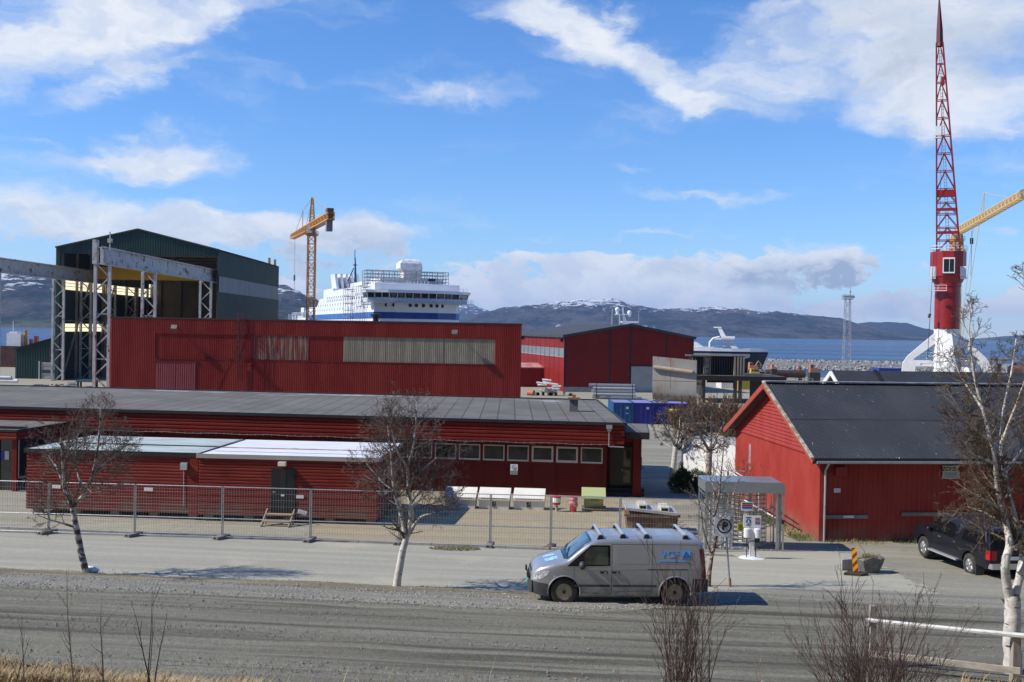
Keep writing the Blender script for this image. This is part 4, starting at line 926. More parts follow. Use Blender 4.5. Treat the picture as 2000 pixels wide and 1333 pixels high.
# ================================================================== red harbour crane
rc = G(1846, 190.0); rcz = 2.6
CR = thing('harbour_crane', 'tall red harbour crane with white splayed legs and a lattice jib pointing straight up', 'crane', (rc.x, 190.0, rcz), R(-22.3))
def cz_(py, px=1846, Y=190.0): return W(px, py, Y).z - rcz
zj, zh0, zh1 = cz_(643), cz_(548), cz_(493)
mb = MB(); mb.lathe([(2.45, -.5), (2.15, zj - .6), (2.15, zj)], 8); mb.build('pedestal', white_paint, CR)
zl_ = cz_(706)
for k in range(4):
    a = R(0 + 90 * k + 6); c, s = math.cos(a), math.sin(a); d = Vector((c, s, 0)); q = Vector((-s, c, 0))
    mb = MB()
    poly = [(1.6, zj - .4), (6.2, zl_ + .9), (7.4, zl_ - .6), (7.9, -.5), (5.9, -.5), (5.6, zl_ - 1.3), (1.8, zl_ - .9), (1.8, zl_ + .35), (4.9, zl_ + .35), (1.9, zj - 3.6)]
    # leg = sloping strut + foot + tie, each a swept outline
    for pl in ([(1.5, zj - .3), (6.6, zl_ + .8), (7.4, zl_ - .5), (5.6, zl_ + .3), (1.5, zj - 2.3)], [(7.4, zl_ - .5), (8.0, -.5), (5.9, -.5), (5.2, zl_ - 1.0), (5.6, zl_ + .3)], [(1.6, zl_ + .1), (5.6, zl_ + .1), (5.2, zl_ - 1.0), (1.6, zl_ - 1.0)]):
        n = len(pl); V = [d * r_ + Vector((0, 0, z)) + q * o for o in (-.65, .65) for r_, z in pl]
        mb.add(V, [tuple(range(n - 1, -1, -1)), tuple(range(n, 2 * n))] + [(i, (i + 1) % n, n + (i + 1) % n, n + i) for i in range(n)])
    mb.build('leg', white_paint, CR)
mb = MB(); mb.lathe([(2.16, zj), (2.16, zh0 - 1.2), (2.3, zh0 - 1.1), (2.3, zh0)], 20); mb.build('column', red_crane, CR, smooth=40)
mb = MB(); mb.lathe([(2.4, zh0 - .5), (2.9, zh0 + .6), (3.05, zh0 + .7), (3.05, zh1), (2.9, zh1 + .05)], 10); mb.build('machine_house', red_crane, CR)
def rail(mb, pts, h=1.05, r_=.05, closed=False):
    for a, b_ in zip(pts, pts[1:]):
        a, b_ = Vector(a), Vector(b_)
        for k in (.5, 1): mb.bar(a + Vector((0, 0, h * k)), b_ + Vector((0, 0, h * k)), r_)
        n = max(1, int((b_ - a).length / 1.2))
        for i in range(n + 1): p = a.lerp(b_, i / n); mb.bar(p, p + Vector((0, 0, h)), r_)
mb = MB(); rail(mb, [(3.1 * math.cos(a), 3.1 * math.sin(a), zh1) for a in lin(0, math.tau, 10)], 1.05, .07); mb.build('top_railing', white_paint, CR)
mb = MB(); mb.box(-.9, 1.1, -3.75, -2.85, cz_(536), cz_(506)); cb = mb.build('operator_cab', white_paint, CR)
mb = MB(); mb.box(-.72, .15, -3.78, -3.755, cz_(533.5), cz_(509)); mb.box(.25, .95, -3.78, -3.755, cz_(533.5), cz_(509)); mb.build('cab_window', glass_dark, cb)
for s in (-1, 1):
    mb = MB(); mb.box(2.5 * s - .5, 2.5 * s + .5, -2.2, -1.0, cz_(542), cz_(522)); mb.box(2.6 * s - .55, 2.6 * s + .55, -2.3, -.9, cz_(546), cz_(543)); mb.build('side_cabinet', white_paint, CR)
zp = cz_(570)
mb = MB(); mb.box(-3.0, -.2, -2.9, -1.2, zp, zp + .12); rail(mb, [(-3, -1.2, zp), (-3, -2.9, zp), (-.2, -2.9, zp)], 1.05, .07); mb.build('balcony', white_paint, CR)
mb = MB(); mb.box(-.3, .5, -2.4, -2.1, cz_(600), cz_(597)); mb.build('floodlight', black_trim, CR)
# lattice jib
zt_ = cz_(84); xt = (PXZ(1841.5, 190, zt_ + rcz) - rc.x) / math.cos(R(22.3)) - .25
def jib_c(k, t_):
    z = zh1 + (zt_ - zh1) * t_; w_ = 1.95 + (.55 - 1.95) * t_; i, j = ((-1, -1), (1, -1), (1, 1), (-1, 1))[k % 4]
    return Vector((xt * t_ + i * w_, -.6 + j * w_ * .7, z))
jm = pm('jib_red', (.24, .010, .018), (.20, .009, .016), 1, rough=.45)
mb = MB()
for k in range(4): mb.bar(jib_c(k, 0), jib_c(k, 1), .27)
mb.build('jib_chord', jm, CR)
mb = MB(); ts = [0, .055, .115, .18, .235, .30, .385, .47, .555, .64, .725, .81, .90, 1.0]
for a, b_ in zip(ts, ts[1:]):
    for k in range(4):
        m_ = (jib_c(k, b_) + jib_c(k + 1, b_)) / 2
        mb.bar(jib_c(k, a), m_, .13); mb.bar(jib_c(k + 1, a), m_, .13); mb.bar(jib_c(k, b_), jib_c(k + 1, b_), .14)
mb.build('jib_bracing', jm, CR)
mb = MB(); t1, t2 = .245, .30
for k in range(4): pass
c4 = [jib_c(k, .265) for k in range(4)] + [jib_c(k, .295) for k in range(4)]
mb.add(c4, [(0, 1, 5, 4), (1, 2, 6, 5), (2, 3, 7, 6), (3, 0, 4, 7), (0, 3, 2, 1), (4, 5, 6, 7)])
for q in (.09, .2): a, b_ = jib_c(0, q), jib_c(1, q); mb.bar(a, b_, .5)
mb.build('jib_winch', red_crane, CR)
mb = MB(); x0 = .1
for dx in (-.25, .25): mb.bar((dx, -.3, zh1), (xt * .97 + dx * .6, -.6, zt_ - 1), .06)
z = zh1
while z < zt_ - 1: f_ = (z - zh1) / (zt_ - zh1); mb.bar((xt * f_ - .25, -.3 - .3 * f_, z), (xt * f_ + .25, -.3 - .3 * f_, z), .05); z += .6
mb.build('jib_ladder', jm, CR)
mb = MB(); tip = cz_(-8); mb.path([(xt, -.6, zt_ - .6), (xt, -.6, zt_), (xt - .05, -.6, zt_ + 2.4), (xt - .25, -.6, tip)], [.75, .65, .58, .1], 6); mb.build('jib_tip', pm('jib_tip_dark', (.10, .01, .015)), CR)
mb = MB(); jz = cz_(258); mb.box(-2.1 - .5, -1.7, -1.7, -1.2, jz - .8, jz + .9); mb.box(-2.7, -1.6, -1.8, -1.1, jz - 1.3, jz - 1.1); mb.build('jib_light', white_paint, CR)
mb = MB(); mb.box(xt * .7 - .3, xt * .7 + .3, -1.4, -.8, cz_(168), cz_(152)); mb.tube((xt * .7, -1.1, cz_(168)), (xt * .7, -1.1, zh1), .035, n=4); mb.build('jib_sheave', red_crane, CR)
mb = MB(); mb.tube((-2.4, -2.4, zh1), (-3.1, -2.6, cz_(700)), .05, n=4); mb.tube((-2.85, -2.6, cz_(614)), (-3.0, -2.6, cz_(622)), .25, n=6); mb.build('hoist_cable', black_trim, CR)
mb = MB(); rail(mb, [(-4.6, -.6, zl_ + .3), (-2.0, -.6, zl_ + .3)], 1.2, .07); mb.build('tie_railing', white_paint, CR)

# ================================================================== yellow tower cranes
def tower_crane(label, px, Y, zs, zap, mast_w, jib_dir, jl, cl, rise, m_, base=2.6, jib_w=1.5, grp='yellow tower cranes', ballast=True):
    x = PXZ(px, Y, zs); th = thing('tower_crane', label, 'crane', (x, Y, base), 0, grp)
    d = Vector((jib_dir[0], jib_dir[1], 0)).normalized(); zs -= base; zap -= base
    mb = MB(); mb.lattice((0, 0, 0), (0, 0, zs), mast_w, mast_w, int(zs / mast_w / 1.1), .26, .14); mb.build('mast', m_, th)
    mb = MB(); mb.box(-mast_w * .75, mast_w * .75, -mast_w * .75, mast_w * .75, zs, zs + .5); mb.lathe([(mast_w * .6, zs + .5), (mast_w * .5, zs + 2)], 10); rail(mb, [(-1.4, -1.4, zs + .2), (1.4, -1.4, zs + .2), (1.4, 1.4, zs + .2), (-1.4, 1.4, zs + .2), (-1.4, -1.4, zs + .2)], 1, .07); mb.build('slewing_ring', m_, th)
    zj_ = zs + 2.4
    mb = MB(); c = -d * 0 + Vector((-.6, -1.1, 0)); mb.box(-1.0, .35, -1.5, -.2, zs + .6, zs + 2.6); mb.build('operator_cab', pm('cab_pale', (.55, .56, .56)), th)
    mb = MB(); a, b_ = Vector((0, 0, zj_)), d * jl + Vector((0, 0, zj_ + rise * jl)); mb.lattice(a, b_, jib_w, jib_w * .8, int(jl / 1.6), .18, .09); mb.build('jib', m_, th)
    b2 = -d * cl + Vector((0, 0, zj_ - rise * cl))
    if cl > 0:
        mb = MB(); mb.lattice(a, b2, jib_w, jib_w, int(cl / 2), .26, .13); mb.bar(a - Vector((0, 0, .7)), b2 - Vector((0, 0, .7)), jib_w, .25); mb.build('counter_jib', m_, th)
        mb = MB(); mb.cbox(b2 - Vector((0, 0, 1.6)) + d * 2.5, 1.4, 1.4, 3.4, math.atan2(d.y, d.x)); mb.build('ballast', pm('ballast_grey', (.20, .21, .21)), th)
        mb = MB(); mb.cbox(b2 + d * 2 + Vector((0, 0, 1.0)), 2.4, 1.5, 1.8, math.atan2(d.y, d.x)); mb.build('winch_house', pm('winch_brown', (.16, .07, .03)), th)
    if zap:
        mb = MB(); mb.lattice((0, 0, zj_), (0, 0, zap), 1.3, .4, 6, .2, .12); mb.build('apex', m_, th)
        mb = MB(); top = Vector((0, 0, zap)); mid = d * jl * .45 + Vector((0, 0, zj_ + 5.5))
        mb.tube(top, mid, .06, n=4); mb.tube(mid, d * jl * .85 + Vector((0, 0, zj_ + .6)), .06, n=4); mb.bar(d * jl * .45 + Vector((0, 0, zj_)), mid, .15); mb.tube(top, d * jl * .3 + Vector((0, 0, zj_ + .6)), .06, n=4); mb.tube(top, b2 + d * 2 + Vector((0, 0, .8)), .06, n=4); mb.build('tie_rod', m_, th)
    return th, d, zj_
zA = W(610, 458, 265).z
tc, td, tz = tower_crane('yellow tower crane with a short jib rising left of the white ferry', 609, 265, zA - .4, W(612, 387, 265).z, 1.75, (-12.4, 34), 34, 27, 0, crane_yellow)
mb = MB(); e = td * 29 + Vector((0, 0, tz)); mb.tube(e, e - Vector((0, 0, 11)), .04, n=4); mb.tube(e - Vector((0, 0, 11)), e - Vector((0, 0, 12.6)), .28, n=6); mb.tube(e - Vector((0, 0, 12.6)), e - Vector((0, 0, 19)), .05, n=4); mb.build('hoist_cable', pm('cable_grey_brown', (.16, .13, .10)), tc)
zB = W(1868, 452, 260).z
tc2, td2, tz2 = tower_crane('pale yellow tower crane whose long jib shows right of the red crane', 1869, 260, zB - 2.6, 0, 1.7, (-.24, -1.0), 71, 0, .006, pale_yellow, jib_w=1.45)
mb = MB(); mb.lattice((0, 0, tz2 - 9), (0, 0, tz2), 3.0, 1.6, 4, .3, .2); mb.box(-1.6, 1.6, -1.6, 1.6, tz2 - 5, tz2 - 4.4); mb.box(-2.6, -.6, -2, -.4, tz2 - 7.5, tz2 - 4.5); mb.build('crane_head', crane_yellow, tc2)
mb = MB(); e = Vector((5.6, 0, tz2 - .5)); mb.tube(Vector((1.9, -4, tz2)), Vector((1.9, -4, tz2 - 11)), .06, n=4); mb.box(1.6, 2.2, -4.3, -3.7, tz2 - 3.3, tz2 - 1.8); mb.build('hoist_cable', black_trim, tc2)

# lamp mast
lx = PXZ(1653, 288, 5); lm = thing('lattice_mast', 'slender grey lattice light mast near the breakwater', 'mast', (lx, 288, 2.5))
lt = W(1653, 578, 288).z - 2.5
mb = MB(); mb.lattice((0, 0, 0), (0, 0, lt - 1), 2.0, 1.25, 15, .13, .075); mb.build('lattice', galv_pale, lm)
mb = MB(); mb.box(-1.2, 1.2, -1.2, 1.2, lt - 1.0, lt - .8); rail(mb, [(-1.2, -1.2, lt - .8), (1.2, -1.2, lt - .8), (1.2, 1.2, lt - .8), (-1.2, 1.2, lt - .8), (-1.2, -1.2, lt - .8)], 1, .08); mb.box(-1.5, 1.5, -1.4, -1.0, lt - .6, lt - .1); mb.build('lamp_platform', galv, lm)
mb = MB(); mb.bar((.7, 0, lt), (.7, 0, lt + 2.4), .09); mb.bar((.7, 0, lt + .8), (.7, 0, lt + 1.3), .3); mb.build('antenna', galv, lm)

# ================================================================== white ferry under construction
fc = W(812, 600, 285.0); fx, fy = fc.x, 285.0
FE = thing('passenger_ferry', 'big white passenger ferry with a blue band, bow towards the yard', 'ship', (fx + 1.24, fy + .4, 0), R(20))
def fz(py, px=812, Y=285): return W(px, py, Y).z
zbr0, zbr1 = fz(590), fz(572.5)            # bridge floor / roof
plan = [(-12.1, 3.0), (-7.0, .4), (5.0, .0), (10.5, 1.4), (12.1, 3.6), (12.1, 114), (-12.1, 114)]
mb = MB(); mb.prism(plan, -1, zbr0 - .1, 'Z'); mb.build('hull', ship_white, FE)
mb = MB(); mb.prism([(3.2, zbr0 - .1), (3.2, fz(553, 735)), (76, fz(553, 735) - .4), (80, zbr0 + 2.5), (91, zbr0 + 2.5), (97, zbr0 - .1)], -12.05, 12.05, 'X'); mb.build('upper_decks', ship_white, FE)
zb_a, zb_b = fz(623.5), fz(611)
mb = MB()
pl2 = [(x * 1.004, y - .06 if y < 5 else y) for x, y in plan]; n = len(pl2)
mb.add([(x, y, zb_a) for x, y in pl2[:5]] + [(x, y, zb_b) for x, y in pl2[:5]], [(i, i + 1, 5 + i + 1, 5 + i) for i in range(4)])
mb.box(-12.18, -12.1, 3, 114, zb_a, zb_b); mb.box(12.1, 12.18, 3.6, 114, zb_a, zb_b)
mb.build('blue_band', pm('ferry_blue', (.010, .035, .24), (.02, .06, .30), .5, rough=.35), FE)
mb = MB(); wv_ = pm('band_pale_blue', (.12, .32, .62), (.06, .2, .5), .5)
for i in range(46): mb.prism([(4.6 + i * 2.4, zb_a + .15), (5.7 + i * 2.4, zb_a + .15), (5.3 + i * 2.4, zb_b - .1), (4.2 + i * 2.4, zb_b - .1)], -12.22, -12.185, 'X')
mb.build('band_stripe', wv_, FE)
# bridge: floor, raking windows, roof
BPx = [(-14.4, 5.5), (-14.4, 1.2), (-9.0, -1.2), (4.0, -1.6), (11.0, .2), (14.4, 3.2), (14.4, 6.5)]
mb = MB(); mb.prism(BPx + [(-14.4, 7.0)], zbr0 - .25, zbr0 + .85, 'Z'); mb.build('bridge_deck', pm('ferry_grey_white', (.66, .67, .69), (.60, .61, .63), .4, rough=.45), FE)
ro = [(x * 1.045, y - .7 if y < 5 else y) for x, y in BPx]
mb = MB(); mb.prism(ro + [(-15.0, 7.2)], zbr1 - .15, zbr1 + .6, 'Z'); mb.build('bridge_roof', ship_white, FE)
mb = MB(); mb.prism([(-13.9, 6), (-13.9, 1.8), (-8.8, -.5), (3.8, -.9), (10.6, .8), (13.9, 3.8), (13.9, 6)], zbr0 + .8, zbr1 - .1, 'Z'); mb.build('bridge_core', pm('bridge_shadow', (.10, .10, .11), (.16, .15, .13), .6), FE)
zw0, zw1 = zbr0 + .9, zbr1 - .2
for (a, b_) in zip(BPx, BPx[1:]):
    a2, b2 = Vector((*a, 0)), Vector((*b_, 0)); n = max(1, round((b2 - a2).length / 2.1)); out = Vector((b2.y - a2.y, a2.x - b2.x, 0)).normalized()
    if out.y > .2: out = -out
    for i in range(n):
        p, q = a2.lerp(b2, i / n + .04), a2.lerp(b2, (i + 1) / n - .04)
        mb = MB(); z0v, z1v = Vector((0, 0, zw0)), Vector((0, 0, zw1)); o1 = out * .28; th_ = out * -.05
        V = [p + z0v, q + z0v, q + z1v + o1, p + z1v + o1]; mb.add(V + [v + th_ for v in V], [(0, 1, 2, 3), (7, 6, 5, 4), (0, 4, 5, 1), (3, 2, 6, 7)])
        mb.build('bridge_window', glass_dark if (i + len(V)) % 3 else glass_win, FE)
    mb = MB()
    for i in range(n + 1):
        p = a2.lerp(b2, i / n); mb.bar(p + Vector((0, 0, zw0)), p + Vector((0, 0, zw1)) + out * .3, .16)
    mb.build('bridge_mullion', ship_white, FE)
mb = MB(); rail(mb, [(-15.8, 2, zbr0 - .2), (-9.4, -2.2, zbr0 - .2), (4.2, -2.6, zbr0 - .2), (11.4, -.8, zbr0 - .2), (16.2, 3.2, zbr0 - .2)], 1.1, .07); mb.prism([(-15.9, 2.1), (-9.4, -2.3), (4.2, -2.7), (11.4, -.9), (16.2, 3.2), (16.2, 4), (-15.9, 4)], zbr0 - .4, zbr0 - .25, 'Z'); mb.build('bridge_walkway', galv_pale, FE)
# portholes on the front, windows on the sunlit side
for px in (757, 770, 801.5, 813.5, 827.5, 842.5, 854, 865):
    x = (px - 812) / FP * 285 / math.cos(R(12)) - 1.3
    y0 = 0
    for (a, b_) in zip(plan[:5], plan[1:5]):
        if a[0] <= x <= b_[0]: y0 = a[1] + (b_[1] - a[1]) * (x - a[0]) / (b_[0] - a[0])
    mb = MB(); mb.lathe([(.5, y0 - .07), (.5, y0 + .06)], 12, (x, 0, fz(597)), 'Y'); mb.build('porthole', glass_dark, FE)
win = None
for r_, zr in enumerate((fz(571, 720), fz(578, 720), fz(588, 720), fz(599, 720))):
    for i in range(22):
        y = 6 + i * (4.6 if r_ > 1 else 3.3) + (r_ % 2)
        if win is None:
            mb = MB(); mb.box(-12.14, -12.0, -.19, .19, -.33, .33); win = mb.build('cabin_window', glass_win, FE); o_ = win
        else:
            o_ = win.copy(); COL.objects.link(o_); o_.parent = FE
        o_.location = (0, y, zr)
# top houses, radar tower wrapped for painting, funnel, mast
zt1 = fz(553, 735)
mb = MB(); mb.prism([(-10, 6), (-6, 4.2), (6, 4.4), (11, 6.5), (11, 20), (-10, 20)], zbr1 + .6, fz(555) + .3, 'Z'); mb.prism([(7.5, fz(565)), (8.2, fz(556)), (11.8, fz(558)), (12.4, fz(565))], 4, 7, 'Y')
mb.prism([(-9, 10), (9, 10), (9, 30), (-9, 30)], fz(555), fz(541, 780), 'Z'); mb.box(-11.5, -9, 22, 40, zt1, fz(545, 740)); mb.build('top_house', ship_white, FE)
mb = MB(); zz = [fz(545), fz(530), fz(521), fz(511), fz(505), fz(502)]
mb.add([(x * k + dx, 12 + y * k, z) for z, k, dx in zip(zz, (.80, .82, 1.02, 1.0, .80, .45), (.4, .4, 0, -.1, 0, .1)) for x, y in ((-3.4, -2.6), (2.8, -2.9), (3.6, 2.6), (-3.2, 3))], [(4 * i + j, 4 * i + (j + 1) % 4, 4 * i + 4 + (j + 1) % 4, 4 * i + 4 + j) for i in range(5) for j in range(4)] + [(20, 21, 22, 23)])
mb.build('wrapped_mast', pm('white_tarpaulin', (.80, .80, .79), (.60, .60, .60), .9, rough=.7, bump=.6, bs=2), FE)
mb = MB(); rnd = random.Random(3)
for i in range(40): x = rnd.uniform(-12, 13); y = rnd.uniform(4, 12); mb.box(x, x + .25, y, y + .25, zbr1 + .6, zbr1 + rnd.uniform(1.2, 2.6))
rail(mb, [(-14.5, 4.4, zbr1 + .6), (15, 5, zbr1 + .6)], 1.0, .07)
for i in range(7): mb.bar((-3 + i, 3.4, zbr1 + 2), (-3 + i, 3.4, zbr1 + 3.4), .12)
mb.build('deck_fittings', ship_white, FE)
mb = MB(); mb.box(3.2, 5.2, 3.9, 4.4, fz(548), fz(542)); mb.build('dark_opening', black_trim, FE)
fxx = -2; mb = MB()
for i in range(5): mb.prism([(fxx - 8 + i * 1.8, 26), (fxx - 7.2 + i * 1.8, 26), (fxx - 8 + i * 1.8, 32), (fxx - 8.8 + i * 1.8, 32)], 70, 78)
mb.box(-12, 0, 66, 84, 24, 27); mb.build('funnel_housing', ship_white, FE)
mb = MB(); mb.prism([(-6.2, 29), (-5.4, 29), (-5.9, 37.0), (-6.15, 37.0)], 60, 60.5); mb.prism([(-8.6, 29), (-8.2, 29), (-6.3, 33.5), (-6.6, 33.5)], 60, 60.4); mb.bar((-6.1, 60.4, 36), (-6.1, 60.4, 39.5), .2); mb.box(-6.6, -5.4, 60, 60.6, 34.4, 34.7); mb.build('signal_mast', pm('mast_blue', (.04, .07, .13)), FE)
# stair tower scaffold against the side and scaffold frame round the mast
def scaffold(label, origin, rz, xs, ys, zs, r_=.09):
    th = MB()
    for x in xs:
        for y in ys: th.bar((x, y, zs[0]), (x, y, zs[-1]), r_)
    for z in zs:
        for y in ys: th.bar((xs[0], y, z), (xs[-1], y, z), r_)
        for x in xs: th.bar((x, ys[0], z), (x, ys[-1], z), r_)
    for x, x2 in zip(xs[::2], xs[1::2]): th.bar((x, ys[0], zs[0]), (x2, ys[0], zs[-1]), r_ * .8)
    o = th.build('scaffolding', pm('scaffold_steel', (.22, .21, .20), (.32, .31, .30), .6, rough=.6), loc=origin, rz=rz); tag(o, label, 'scaffolding', 'scaffolding on the ferry'); return o
fm = Matrix.Translation((fx, fy, 0)) @ Matrix.Rotation(R(18), 4, 'Z')
scaffold('scaffolding cage around the wrapped mast on the ferry roof', (fx + 1.24, fy + .4, 0), R(20), lin(-13, 10.5, 15), [9, 12, 15], lin(zbr1 + 1.6, fz(527), 5), .11)
scaffold('narrow scaffolding tower standing against the white side of the ferry', (fx + 1.24, fy + .4, 0), R(20), [-14.2, -12.6], [30, 33, 36], lin(3, 27.5, 12), .11)
scaffold('second scaffolding tower against the ferry side, nearer to the bridge', (fx + 1.24, fy + .4, 0), R(20), [-14.0, -12.6], [13, 15.5, 18], lin(3, 26, 4), .10)
mb = MB(); mb.box(-12.1, 12.1, 114, 172, -1, 15.6); mb.box(-12.1, 6, 116, 150, 15.6, 18.6); mb.box(-13, -8, 121, 128, 18.6, 21.5); mb.build('aft_decks', ship_white, FE)
mb = MB(); rnd = random.Random(12)
for i in range(26): y = rnd.uniform(116, 170); x = rnd.uniform(-13, -6); mb.box(x, x + rnd.uniform(.3, 2), y, y + rnd.uniform(.4, 2.5), 15.6, rnd.uniform(17, 20.5))
rail(mb, [(-13.3, 116, 18.6), (-13.3, 150, 18.6)], 1.1, .1); mb.build('deck_clutter', pm('deck_clutter_grey', (.42, .42, .42), (.6, .6, .6), .5), FE)
# stern quarter hidden by the crane: low deck houses left of the mast
# ================================================================== yacht and radar ship beyond the shed
yo = PXZ(1500, 300, 9); YA = thing('white_yacht', 'white and dark blue yacht with raked mast, its pointed bow showing past the shed', 'yacht', (yo, 300, 0), R(-14))
def yz(py, px=1450): return W(px, py, 300).z
zd = yz(687, 1480); mb = MB()
secs = [(0, .05, 9.2), (-2, .9, 8.8), (-5, 2.0, 8.4), (-10, 3.2, 7.9), (-16, 4.2, 7.3), (-24, 4.5, 6.7), (-34, 4.5, 6.4)]
V = []; dk = zd
for x, hw_, _ in secs:
    zt = dk - .0 * x - max(0, .0); k = min(1, -x / 12)
    V += [(x * 1.0 - 6 * (1 - k) * 0 + (-5.5 if x == 0 else -5.5 * (1 - k)), 0, -.5), (x - 3.0 * (1 - k), -hw_ * .75, 1.2), (x, -hw_, zt - .75), (x, -hw_ * .98, zt), (x, hw_ * .98, zt), (x, hw_, zt - .75), (x - 3.0 * (1 - k), hw_ * .75, 1.2)]
ns = len(secs)
mb.add(V, [(7 * i + j, 7 * i + (j + 1) % 7, 7 * i + 7 + (j + 1) % 7, 7 * i + 7 + j) for i in range(ns - 1) for j in range(7)])
hm = mb.build('hull', [pm('yacht_navy', (.010, .018, .05), rough=.25), pm('yacht_grey_band', (.30, .29, .28), rough=.4)], YA)
for p in hm.data.polygons:
    if p.index % 7 in (1, 5) and p.center.x < -3: p.material_index = 0
mb = MB()
for (x, hw_, _), (x2, hw2, _) in zip(secs[2:], secs[3:]): mb.add([(x, -hw_ - .03, zd - 1.7), (x2, -hw2 - .03, zd - 3.2), (x2, -hw2 - .03, zd - .8), (x, -hw_ - .03, zd - .75)], [(0, 1, 2, 3)])
mb.build('hull_band', pm('yacht_grey_band', (.30, .29, .28)), YA)
mb = MB()
for (x, hw_, _), (x2, hw2, _) in zip(secs, secs[1:]):
    for s in (-1, 1): mb.bar((x, s * hw_, zd + .3), (x2, s * hw2, zd + .3), .16, .85)
mb.box(-34, -15, -3.4, 3.4, zd - .3, zd + 1.0); mb.prism([(-24, zd + .8), (-18, zd + .8), (-20, zd + 2.2), (-24, zd + 3.0)], -3, 3); mb.prism([(-34, zd + 1), (-21.5, zd + 1), (-26, zd + 2.4), (-34, zd + 3.5)], -2.8, 2.8)
mb.build('superstructure', ship_white, YA)
mb = MB(); xm = PXZ(1432, 300, 10) - yo
zt = yz(641, 1405); xq = PXZ(1404, 300, 16) - yo; zq = yz(663, 1416)
mb.prism([(xm - 2.6, zd), (xm + 2.3, zd), (xq + 3.0, zq + .6), (xq + 1.6, zq + .6)], -.6, .6); mb.prism([(xq + 1.2, zq), (xq + 2.8, zq), (xq + 1.0, zt), (xq - .1, zt)], -.35, .35); mb.box(xq - 1, xq + 4.6, -1.4, 1.4, zq - .1, zq + .25); mb.box(xq + 1.0, xq + 4.9, -1.5, -1.3, zq + .2, zq + .9); mb.box(xq - 1.2, xq + 1.0, -.5, .5, zt, zt + .35)
mb.build('raked_mast', ship_white, YA)
mb = MB(); mb.path([(-16.5, -2, zd), (-16.4, -2, zd + 2.4), (-15.4, -2, zd + 3.6), (-13.6, -2, zd + 4.0)], .3, 6); mb.build('davit', ship_white, YA)
mb = MB(); rail(mb, [(-33, -4.2, zd + .4), (-14, -3.8, zd + .4)], 1.1, .06); mb.build('railing', galv_pale, YA)
# ship behind the shed: mast with radar domes
rs = PXZ(1215, 330, 20); RS = thing('radar_ship', 'white ship mast with two radar domes behind the panel shed roof', 'ship', (rs, 330, 0))
def rz_(py, px=1220): return W(px, py, 330).z
def rx_(px): return PXZ(px, 330, 18) - rs
mb = MB(); mb.box(rx_(1150), rx_(1330), -6, 6, -1, 11); mb.prism([(rx_(1218), rz_(644)), (rx_(1243), rz_(644)), (rx_(1228), rz_(630)), (rx_(1216), rz_(630))], -1, 1); mb.box(rx_(1213), rx_(1246), -2, 2, rz_(631), rz_(627.5)); mb.box(rx_(1240), rx_(1263), -1.5, 1.5, rz_(641), rz_(636)); mb.prism([(rx_(1217), rz_(628)), (rx_(1224), rz_(628)), (rx_(1218), rz_(612)), (rx_(1216), rz_(612))], -.5, .5)
mb.box(rx_(1201), rx_(1232), -1, 1, rz_(616), rz_(614)); mb.box(rx_(1215), rx_(1217.5), -.3, .3, rz_(615), rz_(601)); mb.build('mast', ship_white, RS)
for px, py, r_ in ((1205.5, 605, 4.6), (1229, 611, 4.3)):
    mb = MB(); rr = r_ / FP * 330; c = Vector((rx_(px), 0, rz_(py, px))); mb.ball(c, rr, nu=14, nv=10); mb.lathe([(rr * .6, c.z - rr * 1.9), (rr * .75, c.z - rr * .7)], 12, (c.x, 0, 0)); mb.build('radar_dome', ship_white, RS, smooth=50)
mb = MB(); mb.tube((rx_(1210), -1, 10), (rx_(1210), -1, rz_(614)), .28); mb.tube((rx_(1197), 3, 10), (rx_(1198), 3, rz_(603)), .12); mb.tube((rx_(1193), 3, 10), (rx_(1197.5), 3, rz_(604)), .1); mb.tube((rx_(1249), 2, 10), (rx_(1249), 2, rz_(608)), .08); mb.tube((rx_(1280), 2, 10), (rx_(1280), 2, rz_(637)), .15); mb.box(rx_(1276), rx_(1284), 1.9, 2.1, rz_(643), rz_(642)); mb.build('mast_pole', pm('pole_grey', (.35, .35, .36)), RS)
mb = MB(); mb.prism([(rx_(1086), 10), (rx_(1110), 10), (rx_(1106), rz_(640)), (rx_(1098), rz_(635.5)), (rx_(1092), rz_(639))], 20, 24); mb.build('wheelhouse', ship_white, RS)
# small workboat at the left quay
wbx = PXZ(20, 262, 6); WB = thing('work_boat', 'small work boat with white wheelhouse and yellow funnel by the left quay', 'boat', (wbx, 268, 0))
def bz(py): return W(20, py, 268).z
mb = MB(); mb.prism([(-8, 1), (7, 1), (9, bz(676)), (-8, bz(676))], -2, 2); mb.build('hull', pm('boat_rust_red', (.10, .035, .022), (.06, .02, .016), .5), WB)
mb = MB(); mb.box(-3.2, .4, -1.4, 1.4, bz(676), bz(651)); mb.box(-2.6, -.6, -1.2, 1.2, bz(651), bz(648)); mb.tube((-2.2, 0, bz(650)), (-2.2, 0, bz(628)), .09); mb.build('wheelhouse', white_paint, WB)
mb = MB(); mb.tube((1.0, 0, bz(676)), (1.0, 0, bz(647)), .5, .4); mb.tube((1.0, 0, bz(647)), (1.0, 0, bz(645)), .55, .55); mb.build('funnel', crane_yellow, WB)
mb = MB(); mb.box(2.2, 2.8, -.5, .5, bz(676), bz(662)); mb.box(3.4, 4.2, -.5, .5, bz(676), bz(656)); mb.build('deck_gear', red_crane, WB)

